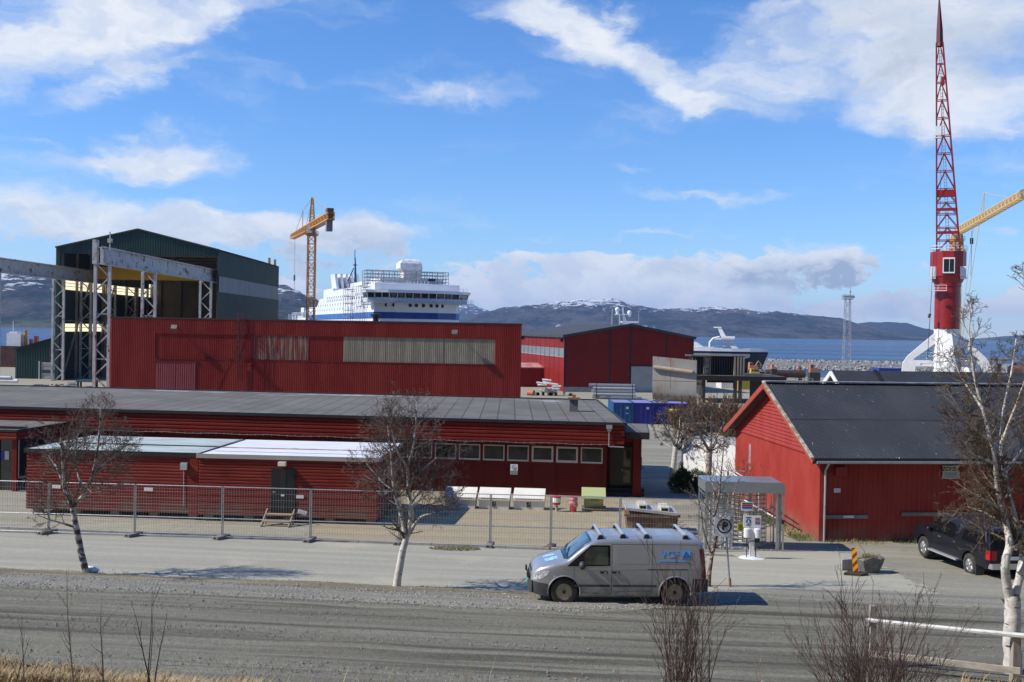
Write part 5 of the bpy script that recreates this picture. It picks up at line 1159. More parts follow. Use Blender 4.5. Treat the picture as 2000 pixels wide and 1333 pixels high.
# ================================================================== breakwater of boulders
bk = MB(); rnd = random.Random(11)
def brk_y(x): return 455 - .10 * x
bm_ = MB(); nx = 70; xs = lin(60, 330, nx)
prof = [(-9, -1.5), (-4, 2.4), (-1.5, 3.4), (2.5, 3.5), (7, 2.0), (11, -1.5)]
vs = []
for x in xs:
    for dy, z in prof: vs.append((x, brk_y(x) + dy + .6 * noise.noise(Vector((x * .3, dy, 1))), z + .5 * noise.noise(Vector((x * .4, dy * 2, 7)))))
bm_.add(vs, [(i * 6 + j, i * 6 + j + 1, i * 6 + 7 + j, i * 6 + 6 + j) for i in range(nx) for j in range(5)])
BW = thing('breakwater', 'long low breakwater of piled grey boulders across the harbour mouth', 'breakwater', (0, 0, 0))
bm_.build('core', pm('core_rock', (.16, .15, .13), (.24, .23, .2), .5), BW)
for _ in range(5200):
    x = rnd.uniform(62, 320); k = rnd.random(); dy = -9 + 11.5 * k; z = (-.8 + 4.2 * min(1, k / .72)) + rnd.uniform(-.3, .3); s_ = rnd.uniform(.35, .95)
    c = Vector((x, brk_y(x) + dy, z)); e_ = Matrix.Rotation(rnd.random() * 6, 3, Vector((rnd.random(), rnd.random(), rnd.random() + .1)).normalized())
    vs = [c + e_ @ Vector(p) * s_ for p in ((1, 0, .2), (-.2, 1, 0), (-1, -.1, -.2), (.1, -.9, .1), (.1, .2, .8), (0, -.2, -.8))]
    bk.add(vs, [(0, 1, 4), (1, 2, 4), (2, 3, 4), (3, 0, 4), (1, 0, 5), (2, 1, 5), (3, 2, 5), (0, 3, 5)])
tag(bk.build('boulders', pm('boulder_grey', (.22, .215, .20), (.40, .39, .365), .5, lo=.42, hi=.6, rough=.95, c3=(.18, .15, .11), s3=.25, lo3=.55, hi3=.65), BW), kind='stuff')
# ================================================================== steel hull section and works shed in the middle distance
def ML(px, Y, dz=0): p = G(px, Y); return p
hp0 = G(1273, 150); hs = thing('hull_section', 'curved grey steel hull plate with rust stains standing upright in the yard', 'hull section', (hp0.x, 150, hp0.z), R(-16))
px2m = FP / 150
def hzz(py, px=1310): return W(px, py, 150).z - hp0.z
HWd = (1355 - 1273) / px2m / math.cos(R(16))
plate = pm('primed_hull_plate', (.36, .35, .325), (.30, .285, .26), .35, rough=.6, c3=(.30, .12, .045), s3=.55, lo3=.50, hi3=.72, st3=(1.5, 1, .45))
prof = [(0.0, hzz(697)), (0.0, hzz(735)), (.0, hzz(752)), (.1, hzz(764)), (.35, hzz(774)), (.9, hzz(784)), (1.8, hzz(791)), (3.2, hzz(797) )]
mb = MB(); V = []
for j in range(9):
    for y, z in prof: V.append((HWd * j / 8, y, z - (j / 8) * .45 * (1 if z > 2 else .6)))
n = len(prof)
mb.add(V + [(x, y + .14, z + .02) for x, y, z in V], [(i * n + j, i * n + n + j, i * n + n + j + 1, i * n + j + 1) for i in range(8) for j in range(n - 1)] + [(9 * n + i * n + j, 9 * n + i * n + j + 1, 9 * n + i * n + n + j + 1, 9 * n + i * n + n + j) for i in range(8) for j in range(n - 1)])
V0 = len(V)
mb.add([V[0], V[n - 1], V[8 * n], V[9 * n - 1]] + [], [])
mb.build('plate', plate, hs, smooth=40)
mb = MB()
for z in (hzz(744), hzz(777)): mb.box(0, HWd, -.012 + (0 if z > 2 else .55), .0 + (0 if z > 2 else .6), z - .03, z + .03)
mb.box(2.55, 2.6, -.012, 0, hzz(757), hzz(699)); mb.build('weld_seam', pm('rust_seam', (.24, .09, .03), (.17, .07, .03), 2), hs)
mb = MB(); mb.tube((.2, -.22, hzz(718)), (HWd - .55, -.22, hzz(726)), .30, n=12); mb.build('fender_pipe', pm('rusty_pale_pipe', (.42, .30, .20), (.38, .35, .30), .8, rough=.6, c3=(.3, .12, .04), s3=1, lo3=.55, hi3=.7), hs)
mb = MB()
for i in range(7): x = .3 + i * .95; mb.prism([(.16, .9), (.16, hzz(699)), (.55, hzz(699)), (.55, 2), (2.4, .7), (2.4, .3), (1.0, .45)], x, x + .06, 'X')
mb.build('rib', pm('primer_brown', (.13, .10, .08)), hs)
# elevated steel staging with a dark ribbed block on it
sg0 = G(1352, 172); stg = thing('steel_staging', 'dark open steel staging with flat deck behind the hull plate', 'staging', (sg0.x, 172, sg0.z))
def sz(py, px=1440): return W(px, py, 172).z - sg0.z
def sx(px, z=5): return PXZ(px, 172, sg0.z + z) - sg0.x
zd1, zd0 = sz(735), sz(744)
dark_steel = pm('dark_rusty_steel', (.035, .030, .027), (.055, .042, .034), .6, rough=.75)
mb = MB(); mb.box(sx(1350), sx(1536), 0, 14, zd0, zd1); mb.build('deck', dark_steel, stg)
mb = MB(); mb.bar((sx(1350), -.02, zd1 + .05), (sx(1530), -.02, zd1 + .05), .2, .12); mb.bar((sx(1440), 3, zd1 + .1), (sx(1515), 3, zd1 + .16), .9, .1); mb.build('deck_edge', pm('edge_brown', (.20, .15, .10), (.30, .26, .2), 1), stg)
for px in (1375, 1437, 1446.5, 1530):
    mb = MB(); x = sx(px, 2); mb.box(x - .25, x + .25, .2, .7, -.4, zd0); mb.build('post', dark_steel, stg)
for px in (1382, 1530):
    mb = MB(); x = sx(px, 2); mb.box(x - .25, x + .25, 12.5, 13, -.4, zd0); mb.build('post', dark_steel, stg)
mb = MB(); mb.box(sx(1468), sx(1526), .9, 1.2, -.4, zd0); mb.build('front_panel', pm('staging_black_red', (.045, .016, .015), (.03, .02, .02), .5), stg)
mb = MB(); mb.box(sx(1351), sx(1372), 11.5, 12, -.4, zd0); mb.box(sx(1408), sx(1470), 12.0, 12.3, sz(755), zd0); mb.build('back_wall', red_dark, stg)
rdm = MB(); rdm.box(sx(1376), sx(1404), 11.6, 11.9, -.2, sz(747)); rd2 = rdm.build('roller_door', pm('white_door', (.60, .60, .58)), stg)
for i in range(3):
    mb = MB(); mb.box(sx(1376.5 + i * 8.5), sx(1382.5 + i * 8.5), 11.5, 11.59, sz(760), sz(757)); mb.build('pane', glass_dark, rd2)
blk = thing('ribbed_block', 'dark ribbed ship block standing on the steel staging', 'ship block', (sg0.x + sx(1380, 8), 174, sg0.z + zd1 + .01))
bl, bh = sx(1462, 8) - sx(1355, 8), sz(697) - zd1
bx0 = sx(1355, 8) - sx(1380, 8)
mb = MB(); mb.box(bx0, bx0 + bl, 1.4, 1.6, 0, bh); mb.box(bx0, bx0 + bl, 0, 1.6, bh - .06, bh); mb.build('panel', dark_steel, blk)
mb = MB()
for i in range(22): x = bx0 + .3 + i * (bl - .5) / 21; mb.box(x, x + .1, .55, 1.4, 0, bh - .1)
mb.build('rib', pm('rib_brown', (.085, .07, .06), (.05, .042, .038), .8), blk)
mb = MB(); x1 = bx0 + bl
for i in range(4): mb.box(x1 - 1.9 + i * .48, x1 - 1.62 + i * .48, .0, .5, 0, bh - .1)
mb.box(bx0 + 2.1, bx0 + 3.3, .3, .5, .1, bh - .2); mb.bar((bx0 - 1.0, .2, bh + .05), (bx0 + 3.2, .2, bh - .05), .3, .28)
mb.build('pale_frame', pm('primer_tan', (.33, .29, .23), (.26, .22, .17), .9, rough=.7), blk)
mb = MB(); x = bx0 + 2.25
for dx in (0, .85): mb.bar((x + dx, .2, .2), (x + dx, .2, bh - .4), .1)
for k in range(4): mb.bar((x, .2, .2 + k * .9), (x + .85, .2, .2 + k * .9), .08)
mb.build('ladder', black_trim, blk)
# containers seen under the staging
def container(label, px, Y, L, Wd, H, rz, m_, grp='shipping containers in the yard', plates=0, z=None, doors=True):
    p = G(px, Y); th = thing('shipping_container', label, 'container', (p.x, Y, p.z if z is None else z), rz, grp)
    mb = MB()
    mb.box(.06, Wd - .06, .08, L - .06, .14, H - .08)
    mb.corr_v((Wd, .1, 0), (0, 1, 0), (-1, 0, 0), L - .2, .16, H - .1, .28, .035); mb.corr_v((0, L - .1, 0), (0, -1, 0), (1, 0, 0), L - .2, .16, H - .1, .28, .035)
    mb.build('body', m_, th)
    mb = MB()
    for x in (0, Wd - .12):
        for y in (0, L - .12): mb.box(x, x + .12, y, y + .12, 0, H)
    for y in (0, L - .12): mb.box(.12, Wd - .12, y, y + .12, H - .12, H); mb.box(.12, Wd - .12, y, y + .12, 0, .14)
    for x in (0, Wd - .12): mb.box(x, x + .12, .12, L - .12, H - .12, H); mb.box(x, x + .12, .12, L - .12, 0, .14)
    mb.build('frame', m_, th)
    mb = MB(); mb.box(.1, Wd - .1, .1, L - .1, H - .07, H - .03); mb.build('roof', pm('container_roof_' + m_.name, *[(.22, .24, .52), (.34, .16, .13)] if 'blue' in m_.name else [(.6, .6, .58), (.5, .5, .48)], s=.6, lo=.5, hi=.62, rough=.45), th)
    if doors:
        for k in (0, 1):
            mb = MB(); x = .14 + k * (Wd / 2 - .13); mb.box(x, x + Wd / 2 - .15, .035, .08, .15, H - .14); d_ = mb.build('door', m_, th)
            mb = MB()
            for q in (.25, .75): mb.bar((x + (Wd / 2 - .15) * q, .0, .15), (x + (Wd / 2 - .15) * q, .0, H - .15), .04)
            mb.build('lock_rod', m_, d_)
    for k in range(plates):
        mb = MB(); mb.box(Wd * (.62 if k < 2 else .4), Wd * (.62 if k < 2 else .4) + .32, .02, .03, H * (.70 - .22 * k), H * (.70 - .22 * k) + (.28 if k == 0 else .1)); mb.build('label_plate', white_paint, th)
    return th
navy = pm('container_navy_blue', (.016, .024, .21), (.022, .032, .25), .8, rough=.5)
teal = pm('container_teal_blue', (.010, .07, .20), (.014, .085, .235), .8, rough=.5)
container('teal blue shipping container left of its dark blue neighbour', 1197.5, 127, 6.06, 2.44, 2.6, R(1), teal, plates=2)
container('dark blue shipping container between the teal one and the single one by the bushes', 1237.5, 127.1, 6.06, 2.44, 2.6, R(1), navy, plates=1)
container('dark blue shipping container with scrap on its roof beside the bare bushes', 1276, 127.4, 4.2, 4.3, 2.6, R(-2), navy, doors=False)
container('white shipping container glimpsed under the staging', 1409, 222, 6, 2.44, 2.6, 0, pm('container_white', (.7, .71, .71)))
container('bright blue shipping container glimpsed under the staging', 1421, 226, 6, 2.44, 2.6, 0, pm('container_bright_blue', (.03, .13, .42)), plates=2)
container('olive yellow shipping container glimpsed under the staging', 1442, 219, 3, 6.0, 2.6, 0, pm('container_olive', (.30, .23, .035)), doors=False)
container('small blue shipping container on the quay left of the red crane', 1716, 244, 5, 5.5, 2.6, 0, pm('container_royal_blue', (.02, .05, .30)), doors=False, z=4.3)
# scrap on the third container
q = G(1287, 129); mb = MB(); rnd = random.Random(4)
for i in range(26): a = Vector((rnd.uniform(-.8, 1.0), rnd.uniform(-.5, .5), rnd.uniform(.05, .4))); mb.bar(a, a + Vector((rnd.uniform(-.6, .6), rnd.uniform(-.4, .4), rnd.uniform(-.1, .2))), .09)
tag(mb.build('scrap_heap', pm('scrap_grey_brown', (.12, .11, .10), (.25, .21, .17), 3), loc=(q.x, 128.4, q.z + 2.6)), 'small heap of scrap metal on the dark blue container roof', 'scrap')
# galvanised pipe stack and loose pipe heap in front of the shed
pp = G(1160, 178); ps = thing('pipe_stack', 'tidy stack of long galvanised pipes lying in front of the panel shed', 'pipe stack', (pp.x, 178, pp.z))
rnd = random.Random(6); Lp = 80 / FP * 178
for r_ in range(5):
    for k in range(3):
        mb = MB(); x0 = r_ * -.05 + rnd.uniform(-.2, .5) + (.6 if r_ == 0 and k == 0 else 0); mb.tube((x0 - .1 * r_, k * .55 + r_ * .28, .28 + r_ * .5), (x0 + Lp + rnd.uniform(-.4, .3), k * .55 + r_ * .28, .28 + r_ * .5), .24, n=10); mb.build('pipe', galv_pale if (r_ + k) % 2 else galv, ps)
mb = MB()
for x in (.4, Lp - .5):
    for y in (-.5, 2.6): mb.bar((x, y, -.2), (x, y, 2.7), .12)
mb.build('rack', dark_steel, ps)
ph = G(1048, 186); heap = thing('pipe_heap', 'untidy heap of short white pipes by the red annex', 'pipe heap', (ph.x, 186, ph.z))
wp = pm('white_pipe', (.72, .72, .70), (.5, .5, .48), 2)
for i in range(16):
    x = rnd.uniform(.3, 3.6); z = rnd.uniform(.2, 1.0 + (2.2 - abs(x - 1.8)) * .9); y = rnd.uniform(-.8, .8); a = rnd.uniform(-.5, .2)
    mb = MB(); mb.tube((x - .8, y, z + .25), (x + .8, y - .3, z + .25 + a * .8), .2, n=9); mb.build('pipe', wp, heap)
mb = MB()
for i in range(14): x = rnd.uniform(-1, 6); mb.box(x, x + rnd.uniform(.3, .7), -1.2, -.6, -.1, rnd.uniform(.3, 1.1))
mb.build('small_pieces', pm('oddments', (.42, .41, .38), (.12, .11, .10), 1.2, lo=.45, hi=.55), heap)
mb = MB(); mb.tube((-1.6, -.8, .45), (-.6, -1.2, .4), .45, n=10); mb.build('orange_drum', pm('orange_red', (.55, .15, .08)), heap)
# yellow skip, crates, brown junk among the bushes
p = G(1311, 124); yk = thing('yellow_skip', 'yellow waste skip half hidden in bare bushes', 'skip', (p.x, 124, p.z)); 
mb = MB(); mb.prism([(.2, 0), (1.1, 0), (1.3, 1.75), (-.1, 1.75)], 0, 1.5); mb.build('bin', pm('skip_yellow', (.50, .34, .02), (.40, .26, .02), 1), yk); mb = MB(); mb.box(-.15, 1.35, -.05, 1.55, 1.75, 2.0); mb.build('lid', pm('skip_lid', (.74, .55, .03)), yk)
for lab, px, Y, sx_, sz_ in (('wooden crate left of the two below the bare bushes', 1335, 112, 1.6, 1.1), ('wooden crate right of the two below the bare bushes', 1354, 111, 1.5, 1.2)):
    p = G(px, Y); c_ = thing('wooden_crate', lab, 'crate', (p.x, Y, p.z), R(4), 'crates below the bushes')
    mb = MB(); mb.box(0, sx_, 0, 1.1, .1, sz_); mb.build('box', pm('crate_wood', (.32, .24, .16), (.25, .19, .13), 2, st=(1, 1, 6)), c_)
    mb = MB()
    for k in range(3): mb.box(.05 + k * (sx_ - .25) / 2, .2 + k * (sx_ - .25) / 2, -.03, 1.13, 0, .1); mb.box(.05 + k * (sx_ - .25) / 2, .2 + k * (sx_ - .25) / 2, -.035, -.002, .11, sz_)
    mb.build('batten', wood, c_)
# harbour clutter beyond the staging
def clutter(px, py0, Y, base): return W(px, py0, Y).z - base
p = G(1510, 262); bp = thing('pipe_barge', 'long dark rusty pipe lying along the quay', 'pipe', (p.x, 270, 2.5))
zz = W(1545, 730, 270).z - 2.5
mb = MB(); mb.tube((0, 0, zz), (10.2, 0, zz - .1), .95, n=14); mb.build('pipe', pm('dark_rusty_pipe', (.07, .035, .025), (.045, .03, .025), .5), bp)
mb = MB()
for x in (1.2, 5, 9): mb.box(x - .3, x + .3, -.9, .9, -.2, zz - .8)
mb.build('support', dark_steel, bp); mb = MB(); mb.tube((8.7, 0, zz + .5), (8.7, 0, zz + 2.0), .4, n=8); mb.build('bollard', pm('rust_red_bollard', (.25, .08, .05)), bp)
rnd = random.Random(21)
def machine(name, label, cat, px, py, Y, w_, h_, cols):
    b_ = W(px, py, Y); th = thing(name, label, cat, (b_.x, Y, 2.5))
    zb = b_.z - 2.5
    mb = MB(); mb.box(-w_ * .5, w_ * .5, -.9, .9, 0, max(.3, zb)); mb.build('base', dark_steel, th)
    mb = MB(); mb.prism([(-w_ * .45, zb), (w_ * .45, zb), (w_ * .4, zb + h_ * .5), (-w_ * .1, zb + h_ * .55), (-w_ * .15, zb + h_), (-w_ * .42, zb + h_)], -.8, .8); mb.build('body', cols[0], th)
    mb = MB(); mb.box(-w_ * .38, -w_ * .18, -.82, -.805, zb + h_ * .6, zb + h_ * .92); mb.build('cab_window', glass_dark, th)
    mb = MB(); mb.path([(w_ * .2, 0, zb + h_ * .5), (w_ * .5, 0, zb + h_ * 1.2), (w_ * .8, 0, zb + h_ * .7)], .14, 5); mb.build('arm', cols[1], th)
orr = pm('machine_orange', (.55, .20, .09)); yel = pm('machine_yellow', (.55, .38, .05))
machine('work_float', 'orange work float with lifting gear at the harbour edge', 'float', 1471, 722, 268, 2.6, 1.8, (orr, yel))
machine('small_digger', 'small yellow digger on the harbour quay', 'digger', 1474, 733, 262, 2.6, 1.6, (yel, dark_steel))
machine('deck_winch', 'orange winch on the quay beside the floating dock', 'winch', 1511, 721, 266, 1.5, 1.1, (orr, galv_pale))
machine('mooring_winch', 'rust brown winch beside the end of the dark pipe', 'winch', 1590, 728, 255, 2.6, 2.0, (pm('winch_rust', (.34, .16, .10)), conc))
b0 = W(1495, 719, 285); fd = thing('floating_dock', 'pale floating pontoon with railings in the small harbour', 'pontoon', (b0.x, 285, 0)); 
mb = MB(); mb.box(-4, 7, -1.2, 1.2, b0.z - 1.0, b0.z - .4); mb.build('deck', galv_pale, fd); mb = MB(); rail(mb, [(-4, -1.2, b0.z - .4), (7, -1.2, b0.z - .4)], 1.1, .09); mb.build('railing', galv_pale, fd); mb = MB(); mb.box(-3, 6, -.5, .5, -1, b0.z - 1); mb.build('float_tank', dark_steel, fd)
p0 = W(1537, 747, 232); rf = thing('wooden_railing', 'weathered wooden railing on the quay behind the barn ridge', 'railing', (p0.x, 232, gz(p0.x, 232)))
zq = p0.z - gz(p0.x, 232)
mb = MB()
for i in range(4): mb.bar((i * 1.9, 0, 0), (i * 1.9, 0, zq + 1.0), .14)
for k in (.4, .95): mb.bar((0, 0, zq + k), (5.7, 0, zq + k - .1), .08, .12)
mb.build('rail', pm('olive_wood', (.33, .28, .17)), rf)
# white low building on the far right of the quay
wq = PXZ(1893, 236, 6); wl = thing('quay_cabin', 'white flat quay cabin with dark openings right of the red crane', 'cabin', (wq, 236, 2.5))
zt = W(1920, 703, 236).z - 2.5
mb = MB(); mb.box(0, 8.3, 0, 4, -.3, zt); mb.build('wall', white_paint, wl); mb = MB(); mb.box(-.3, 22, -.2, 4.4, zt, zt + .3); mb.build('roof', pm('grey_roof', (.25, .25, .25)), wl)
for x in (1.6, 3.9, 6.2): mb = MB(); mb.box(x, x + .9, -.06, -.002, zt - 2.6, zt - .9); mb.build('window', glass_dark, wl)
mb = MB(); mb.prism([(9.3, 0), (14, 0), (13.3, zt - 1.2), (11.3, zt - .5), (9.6, zt - 1.6)], 0, 2); mb.build('tarp', pm('red_tarp', (.35, .12, .09), (.3, .2, .17), 1), wl)
# tube stacks and bench at the left behind the office roof
p = G(130, 168); tb = thing('steel_bench', 'blue steel work bench on legs in front of the hall', 'bench', (PXZ(148, 162, 3), 162, 2.6)); 
zz = W(165, 743, 162).z - 2.6
mb = MB(); mb.box(0, 3.0, 0, 1.5, zz - .3, zz); mb.build('bench_top', pm('bench_blue', (.03, .10, .14)), tb)
for x in (.1, 2.6):
    for y in (.1, 1.2): mb = MB(); mb.box(x, x + .25, y, y + .25, -.4, zz - .3); mb.build('leg', dark_steel, tb)
cs = thing('crate_stack', 'low stack of pale grating panels at the foot of the lattice leg', 'panels', (PXZ(131, 164, 3), 164, 2.6)); zc = W(137, 741, 164).z - 2.6
for k in range(5): mb = MB(); mb.box(0, 1.0, 0, 1.0, zc * .45 + k * .22, zc * .45 + k * .22 + .12); mb.build('panel', galv_pale, cs)
mb = MB(); mb.box(.1, .9, .1, .9, -.3, zc * .45); mb.build('pallet', dark_steel, cs)
for lab, px0, px1, py, m_ in (('upper grey pipe lying at the left edge beside the lean-to', 0, 22, 738, galv_pale), ('lower white pipe lying at the left edge beside the lean-to', 0, 35, 744, white_paint)):
    a, b_ = W(px0 - 8, py, 176), W(px1, py - 1, 176); o = MB(); o.tube((0, 0, 0), (b_.x - a.x, 0, 0), .34, n=10); tag(o.build('steel_pipe', m_, loc=a, smooth=40), lab, 'pipe', 'pipes by the lean-to')
rnd = random.Random(9); p = W(70, 754, 166); tmx = pm('timber_mix', (.35, .30, .22), (.10, .09, .08), .6, lo=.45, hi=.55)
for i in range(16):
    mb = MB(); mb.cbox((0, 0, .15), rnd.uniform(.3, 1.6), rnd.uniform(.2, .5), rnd.uniform(.1, .35), rnd.uniform(0, 3))
    o = mb.build('timber_offcut', tmx, loc=(p.x + rnd.uniform(0, 9), 166 + rnd.uniform(-2, 2), p.z)); tag(o, 'short timber offcut scattered on the ground before the green hall', 'timber', 'timber offcuts before the green hall')

# dark scrap and machinery lying below the staging
p = G(1372, 138); sc_ = thing('steel_scrap', 'dark heap of steel scrap lying below the staging', 'scrap', (p.x, 138, p.z)); rnd = random.Random(17)
mb = MB()
for i in range(70):
    x = rnd.uniform(0, 7.0); y = rnd.uniform(-2, 2.5); z = rnd.uniform(.1, 1.5) * (1 - abs(x - 3.5) / 5)
    if i % 3: mb.cbox((x, y, z), rnd.uniform(.4, 1.8), rnd.uniform(.2, .9), rnd.uniform(.1, .7), rnd.uniform(0, 3), rnd.uniform(-.4, .4))
    else: mb.tube((x - 1, y, z), (x + 1, y + rnd.uniform(-1, 1), z + rnd.uniform(-.3, .5)), rnd.uniform(.06, .2), n=6)
mb.build('heap', pm('scrap_black_brown', (.030, .025, .022), (.085, .06, .045), .9, lo=.45, hi=.65, rough=.8), sc_)
# ================================================================== mesh fence of linked panels on concrete feet
fpx = [-82, 95, 263, 434, 606, 780, 957, 1075, 1210, 1372]
def fy_(px): return 41.25 - (px - 600) / 900 * .75
posts = [G(p, fy_(p)) for p in fpx]
for i, (a, b_) in enumerate(zip(posts, posts[1:])):
    d = b_ - a; L = Vector((d.x, d.y)).length - .06; rz = math.atan2(d.y, d.x)
    th = thing('mesh_fence', ['galvanised mesh fence panel leaving the frame at the left edge', 'mesh fence panel behind the leaning left birch', 'mesh fence panel in front of the left site cabin', 'mesh fence panel in front of the seam between the two cabins', 'mesh fence panel just right of the cabin steps', 'mesh fence panel right of the middle birch trunk', 'narrow mesh fence panel in front of the rightmost white bin', 'mesh fence panel behind the front of the silver van', 'mesh fence panel between the rusty skip and the turnstile gate'][i], 'fence', (a.x, a.y, a.z + .10), rz, 'mesh fence panels along the yard')
    sl = math.atan2(d.z, L); sk = d.z / (L + .06)
    def q(x, z): return Vector((.03 + x, 0, z + sk * x))
    mb = MB()
    for x in (0, L): mb.tube(q(x, 0), q(x, 2.0), .024, n=7)
    for z in (.0, .72, 1.98): mb.tube(q(0, z), q(L, z), .019 if z else .014, n=6)
    mb.build('frame', galv, th)
    mb = MB(); n = round(L / .105)
    for k in range(1, n): x = L * k / n; mb.bar(q(x, .02), q(x, 1.96), .0065)
    for k in range(1, 8): z = k * .25; mb.bar(q(0, z), q(L, z), .0065)
    mb.build('wire_mesh', galv, th)
foot_lab = ['', 'concrete fence foot behind the left birch trunk', 'concrete fence foot below the left cabin corner', 'concrete fence foot below the cabin seam', 'concrete fence foot right of the cabin steps', 'concrete fence foot behind the middle birch', 'concrete fence foot between the white bins and the road', 'dark concrete fence foot left of the silver van', 'concrete fence foot hidden behind the van', 'concrete fence foot beside the turnstile']
for i, p in enumerate(posts):
    if i in (0, 8, 9): continue
    mb = MB(); w2, h2 = .13, .075
    mb.box(-w2, w2, -.46, .34, 0, .07)
    mb.box(-w2, -.06, -.46, .34, .071, .15); mb.box(.06, w2, -.46, .34, .071, .15); mb.box(-.06, .06, -.40, .34, .10, .152)
    o = mb.build('concrete_block', pm('fence_foot_concrete', (.24, .225, .20), (.17, .16, .14), 4, rough=.9) if i != 7 else pm('brown_foot', (.20, .13, .08), (.12, .085, .06), 5), loc=(p.x, p.y, p.z + .01), rz=R([0, -24, -22, -22, -12, -10, -8, -20, 0, 0][i]))
    tag(o, foot_lab[i], 'fence foot', 'concrete feet of the mesh fence')

# ================================================================== bins by the office wall
for k, (px, lab) in enumerate(((868.5, 'white grit bin partly shaded by the cabin, leftmost of three'), (934.5, 'white grit bin with a small black label, middle of three'), (1002.5, 'white grit bin next to the red litter bins'))):
    p = G(px, 51.6); th = thing('grit_bin', lab, 'grit bin', (p.x, 51.6, p.z), R(-5), 'white grit bins by the office')
    Lb = 1.52; bw = pm('bin_white', (.74, .73, .70), (.66, .65, .62), 2, rough=.55)
    mb = MB(); mb.add([(.03, 0, 0), (Lb - .03, 0, 0), (Lb - .03, .8, 0), (.03, .8, 0), (0, -.02, .46), (Lb, -.02, .46), (Lb, .82, .46), (0, .82, .46)], [(0, 3, 2, 1), (4, 5, 6, 7), (0, 1, 5, 4), (1, 2, 6, 5), (2, 3, 7, 6), (3, 0, 4, 7)]); mb.build('tub', bw, th)
    mb = MB(); mb.prism([(-.09, .47), (-.09, .60), (.05, .64), (.72, .98), (.80, .98), (.85, .47)], -.02, Lb + .02, 'X'); mb.build('lid', pm('bin_cream', (.80, .77, .66), (.72, .69, .60), 1.2, rough=.5), th)
    mb = MB(); mb.box(.12, Lb - .12, -.094, -.088, .55, .575)
    if k: mb.box(.1 + .58 * (k > 0), .1 + .66, -.03, -.018, .30, .40) ; mb.box(.66, .86, -.03, -.012, .14, .28); mb.box(.66, .72, -.03, -.012, .3, .4); mb.box(.8, .86, -.03, -.012, .3, .4)
    mb.build('label', pm('bin_label_dark', (.03, .05, .045)), th)
for px, lab, kind in ((1087, 'red and white litter bin on a wooden post', 0), (1119.5, 'red litter bin with a clear plastic bag hanging out', 1)):
    p = G(px, 51.2); th = thing('litter_bin', lab, 'litter bin', (p.x, 51.2, p.z))
    rb = pm('bin_red', (.50, .02, .02), rough=.4)
    if kind == 0:
        mb = MB(); mb.tube((0, 0, 0), (0, 0, .42), .07, .05, n=10); mb.lathe([(.25, 0), (.25, .05)], 12); mb.build('post', wood, th)
        mb = MB(); mb.lathe([(.17, .36), (.2, .44), (.21, .78)], 14); mb.build('bucket', rb, th)
        mb = MB(); mb.lathe([(.213, .48), (.214, .70)], 14, (-.012, -.012, 0)); mb.build('sticker', white_paint, th)
    else:
        mb = MB(); mb.lathe([(.16, 0), (.19, .65), (.21, .66), (.21, .72)], 14); mb.build('bucket', rb, th)
        mb = MB(); rr = random.Random(2); n = 14
        V = [((.20 + .035 * (j % 2)) * math.cos(math.tau * i / n), (.20 + .035 * (j % 2)) * math.sin(math.tau * i / n), .74 - j * .09 - (rr.random() * .05 if j == 4 else 0) - (.1 if j > 2 and math.cos(math.tau * i / n) > 0 else 0)) for j in range(5) for i in range(n)]
        mb.add(V, [(j * n + i, j * n + (i + 1) % n, j * n + n + (i + 1) % n, j * n + n + i) for j in range(4) for i in range(n)]); mb.build('bag', pm('plastic_bag', (.62, .40, .40), (.5, .12, .12), 5, rough=.3), th)
p = G(1136, 51.6); th = thing('green_bin', 'pale olive green tipping bin on a pallet by the office corner', 'bin', (p.x, 51.6, p.z), R(-4))
gm = pm('bin_olive_green', (.34, .38, .16), (.28, .32, .13), 1.5, rough=.5)
mb = MB(); mb.prism([(.2, .18), (.95, .18), (1.12, .95), (-.08, .72), (-.08, .62)], .1, 1.06, 'X'); mb.build('tub', gm, th)
mb = MB(); mb.prism([(-.13, .70), (-.13, .64), (1.2, .94), (1.2, 1.02)], -.02, 1.18, 'X'); mb.build('lid', pm('bin_lid_green', (.44, .48, .21), rough=.45), th)
mb = MB(); mb.box(.45, .85, -.10, -.082, .56, .61); mb.build('label', pm('olive_label', (.10, .12, .06)), th)
mb = MB(); mb.box(0, 1.2, -.05, 1.0, .10, .14)
for y in (0, .45, .9): mb.box(0, 1.2, y, y + .09, 0, .1)
mb.build('pallet', pm('pallet_wood', (.12, .10, .075), (.17, .14, .11), 4), th)
# ================================================================== rusty skip with a tilted hatch cover
p = G(1222, 45.0); sk = thing('rusty_skip', 'rusty steel skip carrying a tilted grey lid with two pale brackets', 'skip', (p.x, 45.0, p.z), R(-2))
mb = MB(); mb.prism([(.12, 0), (2.15, 0), (2.25, .78), (.0, .86)], 0, 1.6); mb.box(-.08, 2.32, -.10, -.003, .76, .86); mb.build('tub', pm('skip_rust', (.13, .06, .035), (.20, .12, .07), 2.5, lo=.4, hi=.6, rough=.85, c3=(.30, .24, .15), s3=3, lo3=.58, hi3=.66, bump=.4, bs=14), sk)
mb = MB(); mb.prism([(-.02, 1.03), (-.02, 1.14), (2.2, .94), (2.2, .83)], -.12, 1.85); mb.build('lid', pm('lid_grey_steel', (.36, .35, .34), (.45, .44, .42), 2, rough=.6, c3=(.28, .2, .13), s3=3, lo3=.66, hi3=.76), sk)
for x in (.55, 1.5):
    mb = MB(); z = 1.11 - .09 * x
    mb.box(x, x + .36, .05, 1.25, z + .14, z + .18); mb.box(x, x + .04, .05, 1.25, z, z + .139); mb.box(x + .32, x + .36, .05, 1.25, z, z + .139); mb.build('fork_bracket', pm('bracket_pale', (.62, .57, .47), (.5, .46, .40), 3), sk)
